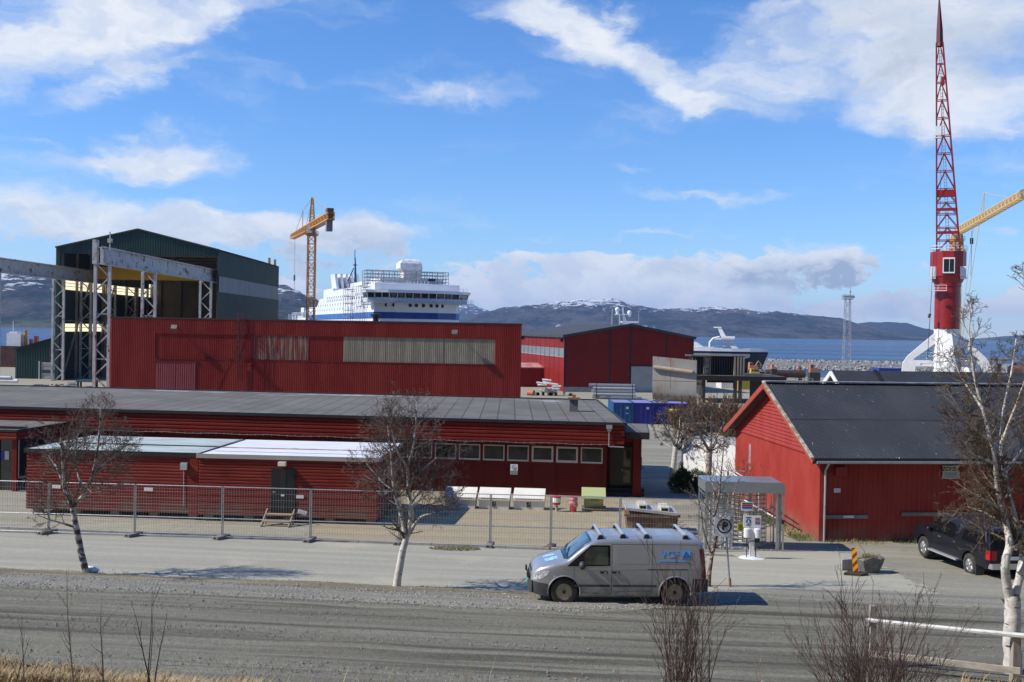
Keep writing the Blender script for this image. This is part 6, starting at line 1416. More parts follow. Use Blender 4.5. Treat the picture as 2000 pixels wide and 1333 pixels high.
# ================================================================== white container behind the trees
p = G(1331.5, 68.0); wc = thing('white_container', 'plain white storage container behind the bare trees', 'container', (p.x, 68.0, p.z), R(-52))
mb = MB(); mb.box(0, 4.6, 0, 2.4, .05, 2.62); mb.build('body', pm('container_plain_white', (.78, .78, .77), (.70, .70, .69), .7, rough=.5), wc)
mb = MB(); mb.box(-.03, 4.63, -.03, 2.43, 2.62, 2.68); mb.build('roof', pm('container_roof_beige', (.48, .47, .42), (.38, .37, .33), 1.2), wc)
mb = MB(); mb.box(-.03, .06, -.03, .0, .05, 2.6); mb.box(4.54, 4.63, -.03, 0, .05, 2.6); mb.build('corner_post', white_paint, wc)
# ================================================================== turnstile gate
ga = G(1376, 41.2); GT = thing('turnstile_gate', 'full height galvanised turnstile gate under a flat grey canopy', 'gate', (ga.x, 41.2, ga.z), R(-1))
GW, GD, GHh = 3.12, 1.7, 2.32
mb = MB()
sec = []
for a in lin(0, math.pi / 2, 4): sec.append((GW + .0 - .18 + .18 * math.sin(a), GHh + .42 - .18 + .18 * math.cos(a)))
poly = [(-.03, GHh), (-.03, GHh + .40), (0.02, GHh + .43)] + sec + [(GW, GHh)]
mb.prism(poly, -.05, GD, 'Y'); mb.build('canopy', pm('canopy_zinc', (.34, .37, .39), (.30, .33, .35), 1.5, rough=.35, metal=.55), GT)
mb = MB()
for x, y in ((.02, 0), (.02, GD - .1), (GW - .3, 0), (GW - .05, 0), (GW - .05, GD - .1), (.9, .85), (1.85, .1)): mb.bar((x, y, -.05), (x, y, GHh), .06)
mb.build('post', galv, GT)
mb = MB()
for k in range(5):
    t = k / 4; mb.tube((GW - .3 + .25 * t, .0 + .4 * t, .05), (GW - .3 + .25 * t, .4 * t, GHh - .05), .02, n=6)
    mb.tube((.02 + .28 * t, .02 + .3 * t, .05), (.02 + .28 * t, .02 + .3 * t, GHh - .05), .02, n=6)
for k in range(9): mb.bar((1.95 + .1 * k, .12 + .18 * k, .08), (1.95 + .1 * k, .12 + .18 * k, GHh - .1), .024)
for k in range(7): mb.tube((.06 + .16 * k, .02 + .03 * k, .05), (.06 + .16 * k, .02 + .03 * k, GHh - .05), .019, n=5)
for z in (.35, .6, .9, 1.2, 1.75, 2.0): mb.bar((.06, .02, z), (1.02, .2, z), .022)
for k in range(16): mb.tube((.12 + .19 * k, GD - .05, .05), (.12 + .19 * k, GD - .05, GHh - .05), .016, n=5)
for k in range(11): mb.tube((.30, .30, .25 + .18 * k), (.62, .45, .25 + .18 * k), .016, n=5)
for z in (.1, .8, 1.5, GHh - .15):
    mb.bar((1.95, .12, z), (GW - .05, GD - .1, z), .03); mb.bar((.02, 0, z), (.3, .3, z), .03); mb.bar((GW - .3, 0, z), (GW - .05, .4, z), .03); mb.bar((.02, 0, z), (.02, GD, z), .03)
mb.bar((.02, 0, .04), (GW, 0, .04), .06); mb.bar((GW - .05, 0, .04), (GW - .05, GD, .04), .06)
mb.build('bar_cage', galv, GT)
for cx in (.95, 1.95):
    mb = MB(); mb.tube((cx, .85, .0), (cx, .85, GHh), .06, n=8)
    for k in range(12):
        z = .2 + k * .17
        for a in (0.5, 2.6, 4.7): mb.tube((cx, .85, z), (cx + .72 * math.cos(a + cx), .85 + .72 * math.sin(a + cx), z), .021, n=5)
    mb.build('rotor', galv, GT)
mb = MB(); mb.box(.42, .95, 1.1, 1.5, .05, 1.85); mb.box(.42, 1.0, 1.05, 1.1, 1.5, 1.75); mb.tube((1.02, .45, .05), (1.02, .45, 1.55), .16, n=14); mb.box(.7, 1.75, .25, .6, .02, .10); mb.build('control_pillar', white_paint, GT)
mb = MB(); mb.box(GW - .13, GW - .03, -.06, -.02, 1.12, 1.28); mb.box(1.12, 1.2, .25, .30, 1.05, 1.3); mb.build('card_reader', black_trim, GT)
mb = MB(); mb.box(1.28, 1.52, .03, .06, .80, 1.12); yl = mb.build('yellow_sign', pm('sign_yellow_green', (.45, .42, .02)), GT)
mb = MB()
for k in range(3): mb.box(1.32, 1.48, .02, .028, .86 + k * .08, .89 + k * .08)
mb.build('lettering', black_trim, yl)
mb = MB(); mb.box(1.42, 1.86, .0, .03, 1.62, 1.95); ms = mb.build('site_sign', white_paint, GT)
for k, m_ in enumerate((pm('sign_green', (.02, .18, .07)), pm('sign_red', (.45, .02, .03)), pm('sign_blue2', (.03, .07, .40)))):
    mb = MB(); mb.box(1.44, 1.84, -.008, -.002, 1.86 - .085 * k, 1.93 - .085 * k); mb.build('sign_stripe', m_, ms)
# hand rails and stairs leading down behind the gate
p = G(1396, 49); hrl = thing('stair_handrail', 'white metal handrails and slim posts of the steps behind the turnstile', 'handrail', (p.x, 49, p.z))
def hr(px, py, Y): return W(px, py, Y) - Vector((p.x, 49, p.z))
mb = MB()
for a, b_ in (((1394, 902, 51), (1482, 957, 45.5)), ((1396, 936, 51), (1415, 947, 50)), ((1434, 921, 50), (1482, 950, 46)), ((1450, 975, 46), (1515, 1012, 43.5)), ((1405, 919, 51), (1455, 921, 51))): mb.tube(hr(*a), hr(*b_), .028, n=6)
for px, y0, y1, Y in ((1394, 902, 985, 51), (1432, 922, 990, 50), (1443, 930, 990, 49.5), (1482, 952, 1010, 46)): mb.tube(hr(px, y0, Y), hr(px, y1, Y), .024, n=6)
mb.build('rail', pm('rail_white_metal', (.62, .63, .64), rough=.4), hrl)
# ================================================================== hand sanitiser stand
p = G(1468, 39.4); sn = thing('sanitiser_stand', 'white hand sanitiser stand on a flat eight sided foot in front of the gate', 'sanitiser stand', (p.x, 39.4, p.z + .03))
mb = MB(); mb.lathe([(.50, 0), (.50, .03), (.12, .09)], 8); mb.build('foot', white_paint, sn)
mb = MB(); mb.box(-.075, .075, -.05, .05, .06, 1.15); mb.build('column', white_paint, sn)
for x in (-.19, .19):
    mb = MB(); mb.lathe([(.125, .80), (.135, .84), (.135, 1.13), (.09, 1.16)], 14, (x, -.03, 0)); mb.build('dispenser', pm('dispenser_white', (.70, .70, .68), rough=.35), sn)
mb = MB(); mb.tube((-.21, -.06, .05), (-.21, -.06, .80), .018); mb.tube((.13, -.06, .05), (.13, -.06, .80), .018); mb.box(-.32, -.08, -.1, -.04, .77, .80); mb.box(.1, .27, -.1, .02, .62, .80); mb.box(-.1, .1, -.062, -.052, .66, .69); mb.build('pump_rods', black_trim, sn)
mb = MB(); mb.box(-.34, .33, -.02, .02, 1.18, 1.62); sb = mb.build('board', white_paint, sn)
mb = MB(); mb.lathe([(.095, -.028), (.095, -.021)], 16, (-.15, 0, 1.41), 'Y'); mb.build('blue_symbol', pm('mandatory_blue', (.02, .10, .36)), sb)
mb = MB(); mb.prism([(-.19, 1.34), (-.15, 1.36), (-.11, 1.34), (-.13, 1.44), (-.15, 1.48), (-.17, 1.44)], -.034, -.03); mb.build('hands_symbol', white_paint, sb)
mb = MB(); mb.box(-.25, -.05, -.026, -.02, 1.535, 1.57); mb.box(-.23, -.07, -.026, -.02, 1.24, 1.255); mb.box(-.23, -.07, -.026, -.02, 1.275, 1.29); mb.build('caption', black_trim, sb)
for k, m_ in enumerate((pm('poster_brown', (.25, .16, .14)), pm('poster_salmon', (.52, .20, .13)), pm('poster_violet', (.13, .13, .36)))):
    mb = MB(); mb.box(.10, .28, -.027, -.021, 1.30 + (2 - k) * .085, 1.385 + (2 - k) * .085 - .004); mb.build('poster_stripe', m_, sb)
# ================================================================== no parking sign
p = G(1427, 33.3); npk = thing('no_parking_sign', 'square white no parking sign on a leaning grey pole beside the van', 'sign', (p.x, 33.3, p.z))
q = W(1413, 1030, 33.3) - Vector((p.x, 33.3, p.z)); nz = q.z
mb = MB(); mb.tube((0, 0, -.2), (q.x + .06, .04, nz + .2), .030, n=8); mb.build('pole', galv, npk); mb = MB(); mb.tube((0, 0, -.2), (-.03, 0, .32), .043, n=8); mb.build('pole_base', pm('rust_pole', (.22, .11, .06)), npk)
T = Matrix.Translation((q.x, -.0, nz)) @ Matrix.Rotation(R(6), 4, 'Y')
mb = MB(); mb.T = T; mb.box(-.31, .31, -.025, 0, -.30, .33); pl = mb.build('plate', pm('sign_white', (.76, .76, .74)), npk)
mb = MB(); mb.T = T; n = 28
for i in range(n):
    a, b_ = math.tau * i / n, math.tau * (i + 1) / n
    mb.add([(r_ * math.cos(t_) + .02, -.029, r_ * math.sin(t_) + .04) for r_, t_ in ((.235, a), (.235, b_), (.19, b_), (.19, a))], [(0, 1, 2, 3)])
mb.bar((.02 - .15, -.033, .04 + .15), (.02 + .15, -.033, .04 - .15), .05, .008); mb.T = None
text_mesh(mb, 'P', .36, T @ Matrix.Translation((.035, -.031, .035)), .003, .014); mb.build('symbol', black_trim, pl)
# ================================================================== warning board, planter, plastic bag
p = G(1671, 36.2); wbd = thing('marker_board', 'red and yellow striped marker board on a black rubber foot', 'marker board', (p.x, 36.2, p.z + .02), R(-10))
mb = MB(); mb.prism([(-.42, -.2), (.1, -.3), (.42, -.05), (.25, .2), (-.2, .25)], 0, .11, 'Z'); mb.build('rubber_foot', rubber, wbd)
T = Matrix.Translation((0, 0, .1)) @ Matrix.Rotation(R(-5), 4, 'Y')
mb = MB(); mb.T = T; mb.box(-.085, .085, -.03, .03, 0, .86); bd = mb.build('board', pm('board_red', (.42, .02, .015)), wbd)
mb = MB(); mb.T = T
for k in range(3):
    z = .03 + k * .28; mb.add([(-.086, -.032, z), (.086, -.032, z + .16), (.086, -.032, z + .30), (-.086, -.032, z + .14)], [(0, 1, 2, 3)]); mb.add([(.0865, -.03, z + .16), (.0865, .03, z + .18), (.0865, .03, z + .30), (.0865, -.03, z + .30)], [(0, 1, 2, 3)])
mb.build('stripe', pm('board_yellow', (.72, .50, .02)), bd)
p = G(1697, 36.8); plr = thing('stone_planter', 'broken grey stone planter with withered plants', 'planter', (p.x, 36.8, p.z), R(20))
mb = MB(); rr = random.Random(3); V = []; n = 10
for k, (r_, z) in enumerate(((.28, 0), (.42, .3), (.50, .52), (.42, .5), (.30, .25))):
    for i in range(n):
        a = math.tau * i / n; jag = (.16 * rr.random() - (.12 if 1 < i < 4 else 0)) if k in (2, 3) else 0
        sq = 1 / max(abs(math.cos(a)), abs(math.sin(a))) ** .6
        V.append((r_ * sq * math.cos(a), r_ * sq * .8 * math.sin(a), z + jag))
mb.add(V, [(k * n + i, k * n + (i + 1) % n, k * n + n + (i + 1) % n, k * n + n + i) for k in range(4) for i in range(n)] + [tuple(range(4 * n, 5 * n))]); mb.build('pot', pm('planter_stone', (.12, .115, .10), (.19, .185, .17), 5, rough=.9, bump=.5, bs=12), plr)
mb = MB()
for i in range(160): a = rr.random() * 6.28; r_ = rr.random() * .3; x, y = r_ * math.cos(a), r_ * math.sin(a); mb.bar((x, y, .3), (x + rr.uniform(-.12, .12), y + rr.uniform(-.12, .12), .5 + rr.random() * .22), .012)
mb.build('withered_plants', pm('withered_plant', (.24, .17, .09), (.16, .17, .06), 8), plr)
mb = MB(); mb.box(-.75, .55, .5, .62, .0, .42); mb.build('stone_slab', conc, plr)
p = G(180, 33.2); mb = MB(); rr = random.Random(1); mb.ball((0, 0, .10), .22, .15, .12, 10, 7)
mb.v = [v + Vector((rr.uniform(-.03, .03), rr.uniform(-.03, .03), rr.uniform(-.02, .03))) for v in mb.v]
tag(mb.build('plastic_bag', pm('bag_white', (.75, .76, .78), rough=.3), loc=(p.x, 33.2, p.z + .03), smooth=60), 'crumpled white plastic bag at the foot of the left birch', 'bag')
# ================================================================== white rail fence at the lower right
r0 = W(1690, 1211, 22.8); r1 = W(2040, 1246, 21.6); gzr = gz(r0.x, 22.8)
gr = thing('rail_fence', 'weathered two rail timber fence with a white top rail at the lower right', 'fence', (r0.x, r0.y, gzr))
O = Vector((r0.x, r0.y, gzr))
whiter = pm('worn_white_rail', (.72, .72, .70), (.48, .45, .40), 4, lo=.45, hi=.7, st=(.6, 2, 2), rough=.7)
mb = MB(); mb.path([r0 - O, r0.lerp(r1, .5) - O + Vector((0, 0, -.01)), r1 - O], [.045, .05, .055], 7); mb.build('top_rail', whiter, gr)
a, b_ = W(1702, 1277, 22.6) - O, W(1992, 1311, 21.6) - O
mb = MB(); mb.bar(a, b_, .05, .13); mb.build('lower_rail', pm('grey_board_rail', (.48, .44, .36), (.34, .31, .26), 4, st=(.5, 2, 2), rough=.8), gr)
for px, py, Y, w_ in ((1709, 1186, 22.72, .13), (1990, 1246, 21.75, .16)):
    c = W(px, py, Y) - O; mb = MB(); mb.box(c.x - w_ / 2, c.x + w_ / 2, c.y + .06, c.y + .06 + w_, -.5, c.z); mb.build('fence_post', pm('grey_post', (.33, .29, .25), (.22, .19, .16), 5, st=(2, 2, .4), rough=.9), gr)
# ================================================================== vehicles
def interp(tab, x):
    if x <= tab[0][0]: return tab[0][1]
    for (a, ya), (b, yb) in zip(tab, tab[1:]):
        if x <= b: return ya + (yb - ya) * (x - a) / (b - a)
    return tab[-1][1]
class Car:
    def __init__(s, zr, zb, W_, L, belt, tumble, rt=.10): s.zr, s.zb, s.W, s.L, s.belt, s.tum, s.rt = zr, zb, W_, L, belt, tumble, rt
    def hw(s, x, z):
        w_ = interp(s.W, x); k = max(0, (z - s.belt) / 0.95)
        low = max(0, (.55 - z)) * .10
        return w_ * (1 - s.tum * k ** 1.15) - low
    def ring(s, x):
        zr, zb = interp(s.zr, x), interp(s.zb, x); rt = min(s.rt, (zr - zb) * .25); h = []
        h += [(0, zb), (s.hw(x, zb) * .75, zb), (s.hw(x, zb) - .05, zb + .015), (s.hw(x, zb + .07) - .005, zb + .07)]
        z1, z2 = zb + .08, zr - rt
        for i in range(1, 8): z = z1 + (z2 - z1) * i / 7; h.append((s.hw(x, z), z))
        w2 = s.hw(x, z2); h += [(w2 - rt * .12, z2 + rt * .45), (w2 - rt * .45, z2 + rt * .83), (w2 - rt * 1.1, zr + .002), (w2 * .5, zr + .022), (0, zr + .03)]
        return h
    def top(s, x, y):
        h = s.ring(x)[-6:]; pts = sorted((a, z) for a, z in h); return interp(pts, abs(y))
    def body(s, xs):
        mb = MB(); V = []; n = None
        for x in xs:
            h = s.ring(x); full = [(-y, z) for y, z in h[::-1]][:-1] + h[0:1] + h[1:]
            full = [(y, z) for y, z in h] + [(-y, z) for y, z in h[-2:0:-1]]
            n = len(full); V += [(x, y, z) for y, z in full]
        k = len(xs); mb.add(V, [(i * n + j, (i + 1) * n + j, (i + 1) * n + (j + 1) % n, i * n + (j + 1) % n) for i in range(k - 1) for j in range(n)] + [tuple(range(n)), tuple(range((k - 1) * n + n - 1, (k - 1) * n - 1, -1))])
        return mb
    def side(s, mb, xs, z0, z1, off=.006, nz=4, sides=(-1, 1)):
        """panel that hugs the flank between two height curves"""
        for sg in sides:
            V = []
            for x in xs:
                a, b = (z0(x) if callable(z0) else z0), (z1(x) if callable(z1) else z1)
                for i in range(nz + 1): z = a + (b - a) * i / nz; V.append((x, sg * (s.hw(x, z) + off), z))
            m_ = nz + 1; mb.add(V, [(i * m_ + j, (i + 1) * m_ + j, (i + 1) * m_ + j + 1, i * m_ + j + 1) for i in range(len(xs) - 1) for j in range(nz)])
        return mb
    def roofpatch(s, mb, xs, y0, y1, off=.006, ny=8):
        V = []
        for x in xs:
            a, b = (y0(x) if callable(y0) else y0), (y1(x) if callable(y1) else y1)
            for i in range(ny + 1): y = a + (b - a) * i / ny; V.append((x, y, s.top(x, y) + off))
        m_ = ny + 1; mb.add(V, [(i * m_ + j, (i + 1) * m_ + j, (i + 1) * m_ + j + 1, i * m_ + j + 1) for i in range(len(xs) - 1) for j in range(ny)]); return mb
def cut(o, cutters):
    for c in cutters:
        m_ = o.modifiers.new('cut', 'BOOLEAN'); m_.object = c; m_.operation = 'DIFFERENCE'; m_.solver = 'EXACT'
    bpy.context.view_layer.update()
    me = bpy.data.meshes.new_from_object(o.evaluated_get(bpy.context.evaluated_depsgraph_get()))
    o.modifiers.clear(); o.data = me
    for c in cutters: bpy.data.objects.remove(c)
def wheel(parent, x, y, r_, w_, rimm, kind, out):
    th = MB(); th.lathe([(r_ * .60, -w_ * .22), (r_ * .64, -w_ / 2), (r_ * .90, -w_ / 2), (r_, -w_ * .36), (r_, w_ * .36), (r_ * .90, w_ / 2), (r_ * .64, w_ / 2), (r_ * .60, w_ * .22)], 28, (x, y, r_), 'Y')
    n_ = 28
    for i in range(0, n_, 1):
        a = math.tau * (i + .5) / n_
        th.cbox((x + (r_ + .002) * math.cos(a), y, r_ + (r_ + .002) * math.sin(a)), .02, w_ * .8, .03, 0, 0, -a)
    o = th.build('wheel', rubber, parent, smooth=40)
    mb = MB(); f = out * w_ * .42
    if kind == 'steel':
        mb.lathe([(r_ * .62, y + f - out * .005), (r_ * .58, y + f), (r_ * .50, y + f - out * .05), (r_ * .44, y + f - out * .045), (r_ * .36, y + f - out * .015), (r_ * .20, y + f + out * .0), (r_ * .02, y + f + out * .01)], 24, (x, 0, r_), 'Y'); mb.build('rim', rimm, o, smooth=50)
        mb = MB()
        for i in range(10): a = math.tau * i / 10; mb.cbox((x + r_ * .40 * math.cos(a), y + f - out * .02, r_ + r_ * .40 * math.sin(a)), .04, .02, .03, 0, 0, -a)
        mb.lathe([(r_ * .15, y + f + out * .012), (r_ * .13, y + f + out * .03)], 14, (x, 0, r_), 'Y'); mb.build('hub', black_trim, o)
    else:
        mb.lathe([(r_ * .66, y + f - out * .03), (r_ * .67, y + f), (r_ * .60, y + f - out * .01), (r_ * .60, y + f - out * .05)], 24, (x, 0, r_), 'Y'); 
        for i in range(6):
            for d in (-.13, .13): a = math.tau * i / 6 + .3; mb.bar((x + .03 * math.cos(a + d), y + f - out * .01, r_ + .03 * math.sin(a + d)), (x + r_ * .62 * math.cos(a + d), y + f - out * .02, r_ + r_ * .62 * math.sin(a + d)), .035, .02)
        mb.lathe([(r_ * .16, y + f), (r_ * .12, y + f + out * .015)], 12, (x, 0, r_), 'Y'); mb.build('rim', rimm, o, smooth=50)
        mb = MB(); mb.lathe([(r_ * .63, y + f - out * .08), (.01, y + f - out * .085)], 20, (x, 0, r_), 'Y'); mb.build('brake_shadow', black_trim, o)
    return o
silver = pm('silver_car_paint', (.46, .465, .47), (.42, .425, .43), 1.0, rough=.30, metal=.55, coat=.5)
# dried road dirt splashed over the lower flanks of the silver paint
_t = NT(silver.node_tree); _b = silver.node_tree.nodes['Principled BSDF']; _co = _t.n('ShaderNodeTexCoord').outputs['Object']; _z = _t.xyz(_co)[2]
_d = _t.m('MULTIPLY', _t.ramp(_z, 1.0, .28), _t.ramp(_t.noise(_t.mapping(_co, scl=(1.2, 1, 2)), 3.0, 6, .65), .30, .62, .15, .9))
_old = _b.inputs['Base Color'].links[0].from_socket; _t.put(_b.inputs['Base Color'], _t.mix(_d, _old, (.20, .185, .155))); _t.put(_b.inputs['Metallic'], _t.ramp(_d, 0, 1, .55, 0)); _t.put(_b.inputs['Roughness'], _t.ramp(_d, 0, 1, .30, .75)); _t.put(_b.inputs['Coat Weight'], _t.ramp(_d, 0, .6, .5, 0))
plastic = pm('grey_black_plastic', (.04, .042, .045), (.055, .057, .06), 6, rough=.6)
# ---- silver van
VL = 5.0
van = Car(zr=[(0, .80), (.06, .93), (.25, 1.06), (.55, 1.155), (.9, 1.235), (1.05, 1.30), (1.3, 1.51), (1.55, 1.70), (1.75, 1.815), (1.95, 1.875), (2.4, 1.905), (3.2, 1.91), (4.4, 1.895), (4.75, 1.87), (4.88, 1.80), (4.94, 1.62), (5.0, 1.0)],
          zb=[(0, .30), (.3, .24), (.6, .22), (4.5, .24), (5.0, .38)],
          W_=[(0, .62), (.05, .72), (.14, .80), (.3, .87), (.55, .925), (.9, .95), (4.4, .955), (4.8, .94), (4.92, .91), (5.0, .86)], L=VL, belt=1.12, tumble=.13, rt=.13)
wp_ = G(1097, 29.55)
VAN = thing('panel_van', 'silver panel van with roof bars and blue lettering parked on the dirt road', 'van', (0, 0, 0), R(2.5))
vz = wp_.z + .075
VAN.location = Vector((wp_.x, wp_.y + .95, vz)) - Matrix.Rotation(R(2.5), 3, 'Z') @ Vector((.93, -.0, 0)) + Vector((.02, 0, 0))
xs = sorted(set([0, .03, .06, .10, .16, .25, .35, .45, .55, .7, .9, .97, 1.05, 1.15, 1.3, 1.42, 1.55, 1.65, 1.75, 1.85, 1.95, 2.15, 2.4, 2.8, 3.2, 3.6, 4.0, 4.4, 4.6, 4.75, 4.82, 4.88, 4.94, 5.0]))
vb = van.body(xs).build('body', silver, VAN, fix=True, smooth=32)
WX = (.93, 4.10); WR = .38
def cutter(x, sg, r_, w0, w1):
    mb = MB(); mb.lathe([(r_, sg * w0), (r_, sg * w1)], 30, (x, 0, WR), 'Y'); return mb.build('cutter', black_trim, VAN, fix=True)
cs_ = [cutter(x, s, .45, .62, 1.2) for x in WX for s in (-1, 1)]
bpy.context.view_layer.update(); cut(vb, cs_)
vb.data.materials.clear(); vb.data.materials.append(silver)
for p in vb.data.polygons: p.use_smooth = True
vb.data.set_sharp_from_angle(angle=R(32))
for x in WX:
    for s in (-1, 1): wheel(VAN, x, s * .80, WR, .23, pm('steel_rim_beige', (.42, .34, .22), (.30, .27, .22), 6, rough=.45, metal=.4), 'steel', s)
mb = MB()
for x in WX:
    for s in (-1, 1): mb.lathe([(.445, s * .66), (.445, s * .64)], 24, (x, 0, WR), 'Y')
mb.build('arch_liner', black_trim, VAN)
# arch lips
mb = MB()
for x in WX:
    for s in (-1, 1):
        V = []
        for a in lin(R(-8), R(188), 22):
            for r_, o in ((.44, -.0), (.46, .018), (.49, .002)):
                X, Z = x + r_ * math.cos(a), WR + r_ * math.sin(a); V.append((X, s * (van.hw(X, max(Z, .3)) + o), Z))
        mb.add(V, [(i * 3 + j, i * 3 + 3 + j, i * 3 + 4 + j, i * 3 + 1 + j) for i in range(22) for j in range(2)])
mb.build('wheel_arch', silver, VAN, smooth=60)
gl = pm('car_glass', (.006, .008, .009), rough=.04, spec=.5)
# windscreen (dark border, blue tinted pane)
mb = MB(); van.roofpatch(mb, lin(.93, 1.72, 10), lambda x: -(van.hw(x, 1.2) * .86 - max(0, 1.02 - x) * 2.2 - (x - 1) * .05), lambda x: (van.hw(x, 1.2) * .86 - max(0, 1.02 - x) * 2.2 - (x - 1) * .05), .004); mb.build('windscreen', gl, VAN, smooth=60)
mb = MB(); van.roofpatch(mb, lin(1.06, 1.66, 8), lambda x: -(.70 - (x - 1) * .08), lambda x: (.70 - (x - 1) * .08), .009); mb.build('windscreen_pane', pm('blue_screen_glass', (.04, .07, .10), (.09, .14, .19), 1.5, rough=.03, spec=.9), VAN, smooth=60)
mb = MB(); mb.bar((1.03, -.5, van.top(1.03, -.5) + .03), (1.16, .12, van.top(1.16, .1) + .03), .02); mb.bar((1.03, .25, van.top(1.03, .25) + .03), (1.16, .7, van.top(1.16, .7) + .03), .02); mb.build('wiper', black_trim, VAN)
# door window with front quarter pane
wz = lambda x: min(1.68, 1.20 + (x - 1.13) * .86) if x < 1.72 else 1.705
bz_ = lambda x: 1.175 - (x - 1.1) * .02 if x > 1.25 else 1.16
mb = MB(); van.side(mb, [1.0, 1.13, 1.25, 1.4, 1.55, 1.68, 1.8, 1.95, 2.1, 2.23], lambda x: 1.10 + .02 * (x - 1), lambda x: 1.12 + max(0, x - 1.0) * .86 if x < 1.66 else 1.71, .004); mb.build('side_window', gl, VAN, smooth=50)
mb = MB(); van.side(mb, [1.50, 1.62, 1.74, 1.86, 2.0, 2.17], 1.17, lambda x: min(1.66, 1.26 + (x - 1.30) * 1.05), .009); mb.build('side_window_pane', pm('van_side_glass', (.05, .065, .055), (.015, .02, .02), 2.2, lo=.42, hi=.58, rough=.03, spec=.9), VAN, smooth=50)
# seams, mouldings, rub strip, sill
mb = MB()
for x in (1.20, 2.27, 3.42): van.side(mb, [x, x + .012], lambda q: .36, lambda q: 1.10 if x < 1.3 else 1.77, .003, 8)
mb.box(2.27, 3.9, -.0, .0, 0, 0)
van.side(mb, lin(2.3, 4.75, 12), 1.735, 1.745, .003, 1); van.side(mb, lin(1.25, 2.27, 5), .355, .365, .003, 1); van.side(mb, lin(2.33, 3.4, 5), .415, .425, .003, 1)
van.side(mb, lin(3.3, 4.45, 6), 1.03, 1.055, .004, 1)
mb.build('door_seam', pm('seam_dark', (.03, .03, .032)), VAN)
mb = MB()
for xa, xb in ((1.22, 2.24), (2.3, 3.56), ): van.side(mb, lin(xa, xb, 6), .545, .60, .018, 2)
mb.build('rub_strip', plastic, VAN)
mb = MB(); van.side(mb, lin(.8, 4.8, 16), lambda x: 1.085 + .012 * x, lambda x: 1.105 + .012 * x, .014, 2); van.side(mb, lin(1.0, 3.0, 8), lambda x: .98 - .02 * (x - 1), lambda x: .995 - .02 * (x - 1), .01, 2); mb.build('body_crease', silver, VAN, smooth=50)
mb = MB(); van.side(mb, lin(2.42, 3.33, 6), 1.20, 1.70, .005, 4); van.side(mb, lin(3.46, 4.62, 8), 1.20, lambda x: 1.70 - max(0, x - 4.2) * .25, .005, 4); mb.build('side_panel', pm('silver_panel_blue', (.40, .41, .44), rough=.35, metal=.55, coat=.3), VAN, smooth=50)
for x in (2.08, 2.42):
    for s in (-1, 1):
        mb = MB(); mb.box(x - .14, x + .08, s * (van.hw(x, .95) + .004), s * (van.hw(x, .95) + .035), .93, .985); h_ = mb.build('door_handle', black_trim, VAN)
        mb = MB(); mb.box(x - .02, x + .04, s * (van.hw(x, .95) + .036), s * (van.hw(x, .95) + .045), .94, .975); mb.build('lock', pm('chrome', (.7, .7, .7), rough=.15, metal=1), h_)
mb = MB(); yb = -van.hw(1.42, 1.12)
for s in (-1, 1): mb.ball((1.42, s * (van.hw(1.42, 1.12) + .13), 1.17), .10, .13, .12, 12, 9); mb.bar((1.45, s * (van.hw(1.42, 1.1) - .02), 1.13), (1.43, s * (van.hw(1.42, 1.1) + .08), 1.14), .06)
mb.build('wing_mirror', plastic, VAN, smooth=60)
# front bumper, grille, lights
mb = MB()
V = []
bx = [0, .05, .14, .3, .5, .56]
for x in bx:
    for s_, z in ((0, .28), (0, .45), (0, .60), (0, .66)): pass
van.side(mb, [.0, .05, .14, .3, .48], lambda x: interp(van.zb, x) + .02, lambda x: .66 - x * .12, .014, 4)
mb.prism([(-.05, -.62), (-.05, .62), (.02, .74), (.02, -.74)], .30, .66, 'Z');
mb.build('front_bumper', plastic, VAN, smooth=50)
mb = MB(); van.side(mb, [4.6, 4.7, 4.85, 4.95, 5.0], .40, .78, .014, 3); mb.prism([(5.0, -.84), (5.07, -.80), (5.07, .80), (5.0, .84)], .38, .72, 'Z'); mb.build('rear_bumper', plastic, VAN, smooth=50)
mb = MB(); mb.prism([(-.035, .68), (-.01, .68), (.05, .90), (.03, .92)], -.42, .42); mb.build('grille', black_trim, VAN)
mb = MB(); mb.box(-.10, -.05, -.5, -.34, .70, .84); mb.box(-.10, -.05, .34, .5, .70, .84); mb.build('spot_lamp', black_trim, VAN)
mb = MB(); mb.box(-.075, -.052, -.26, .26, .46, .57); mb.build('number_plate', pm('plate_green', (.05, .36, .22)), VAN)
for s in (-1, 1):
    mb = MB(); V = []
    for x, a, b_ in ((.05, .70, .80), (.12, .70, .87), (.22, .72, .93), (.33, .76, .965), (.43, .84, .985), (.50, .93, .99)):
        for z in (a, (a + b_) / 2, b_): V.append((x, s * (van.hw(x, z) + .007), z))
    mb.add(V, [(i * 3 + j, i * 3 + 3 + j, i * 3 + 4 + j, i * 3 + 1 + j) for i in range(5) for j in range(2)]); mb.build('headlight', pm('headlight_glass', (.72, .73, .74), (.30, .31, .32), 16, lo=.4, hi=.6, rough=.1, spec=.8), VAN, smooth=50)
    mb = MB(); V = []
    for z, a in ((.80, 4.96), (1.0, 4.955), (1.25, 4.93), (1.5, 4.90), (1.62, 4.88)):
        for x in (a - .10, a - .03, a + .03): V.append((x, s * (van.hw(min(x, 4.99), z) + .012), z))
    mb.add(V, [(i * 3 + j, i * 3 + 3 + j, i * 3 + 4 + j, i * 3 + 1 + j) for i in range(4) for j in range(2)]); mb.build('tail_light', pm('tail_red', (.22, .006, .01), rough=.15), VAN, smooth=50)
mb = MB(); mb.box(.62, .68, -van.hw(.65, .82) - .008, -van.hw(.65, .82) - .002, .80, .84); mb.build('side_repeater', white_paint, VAN)
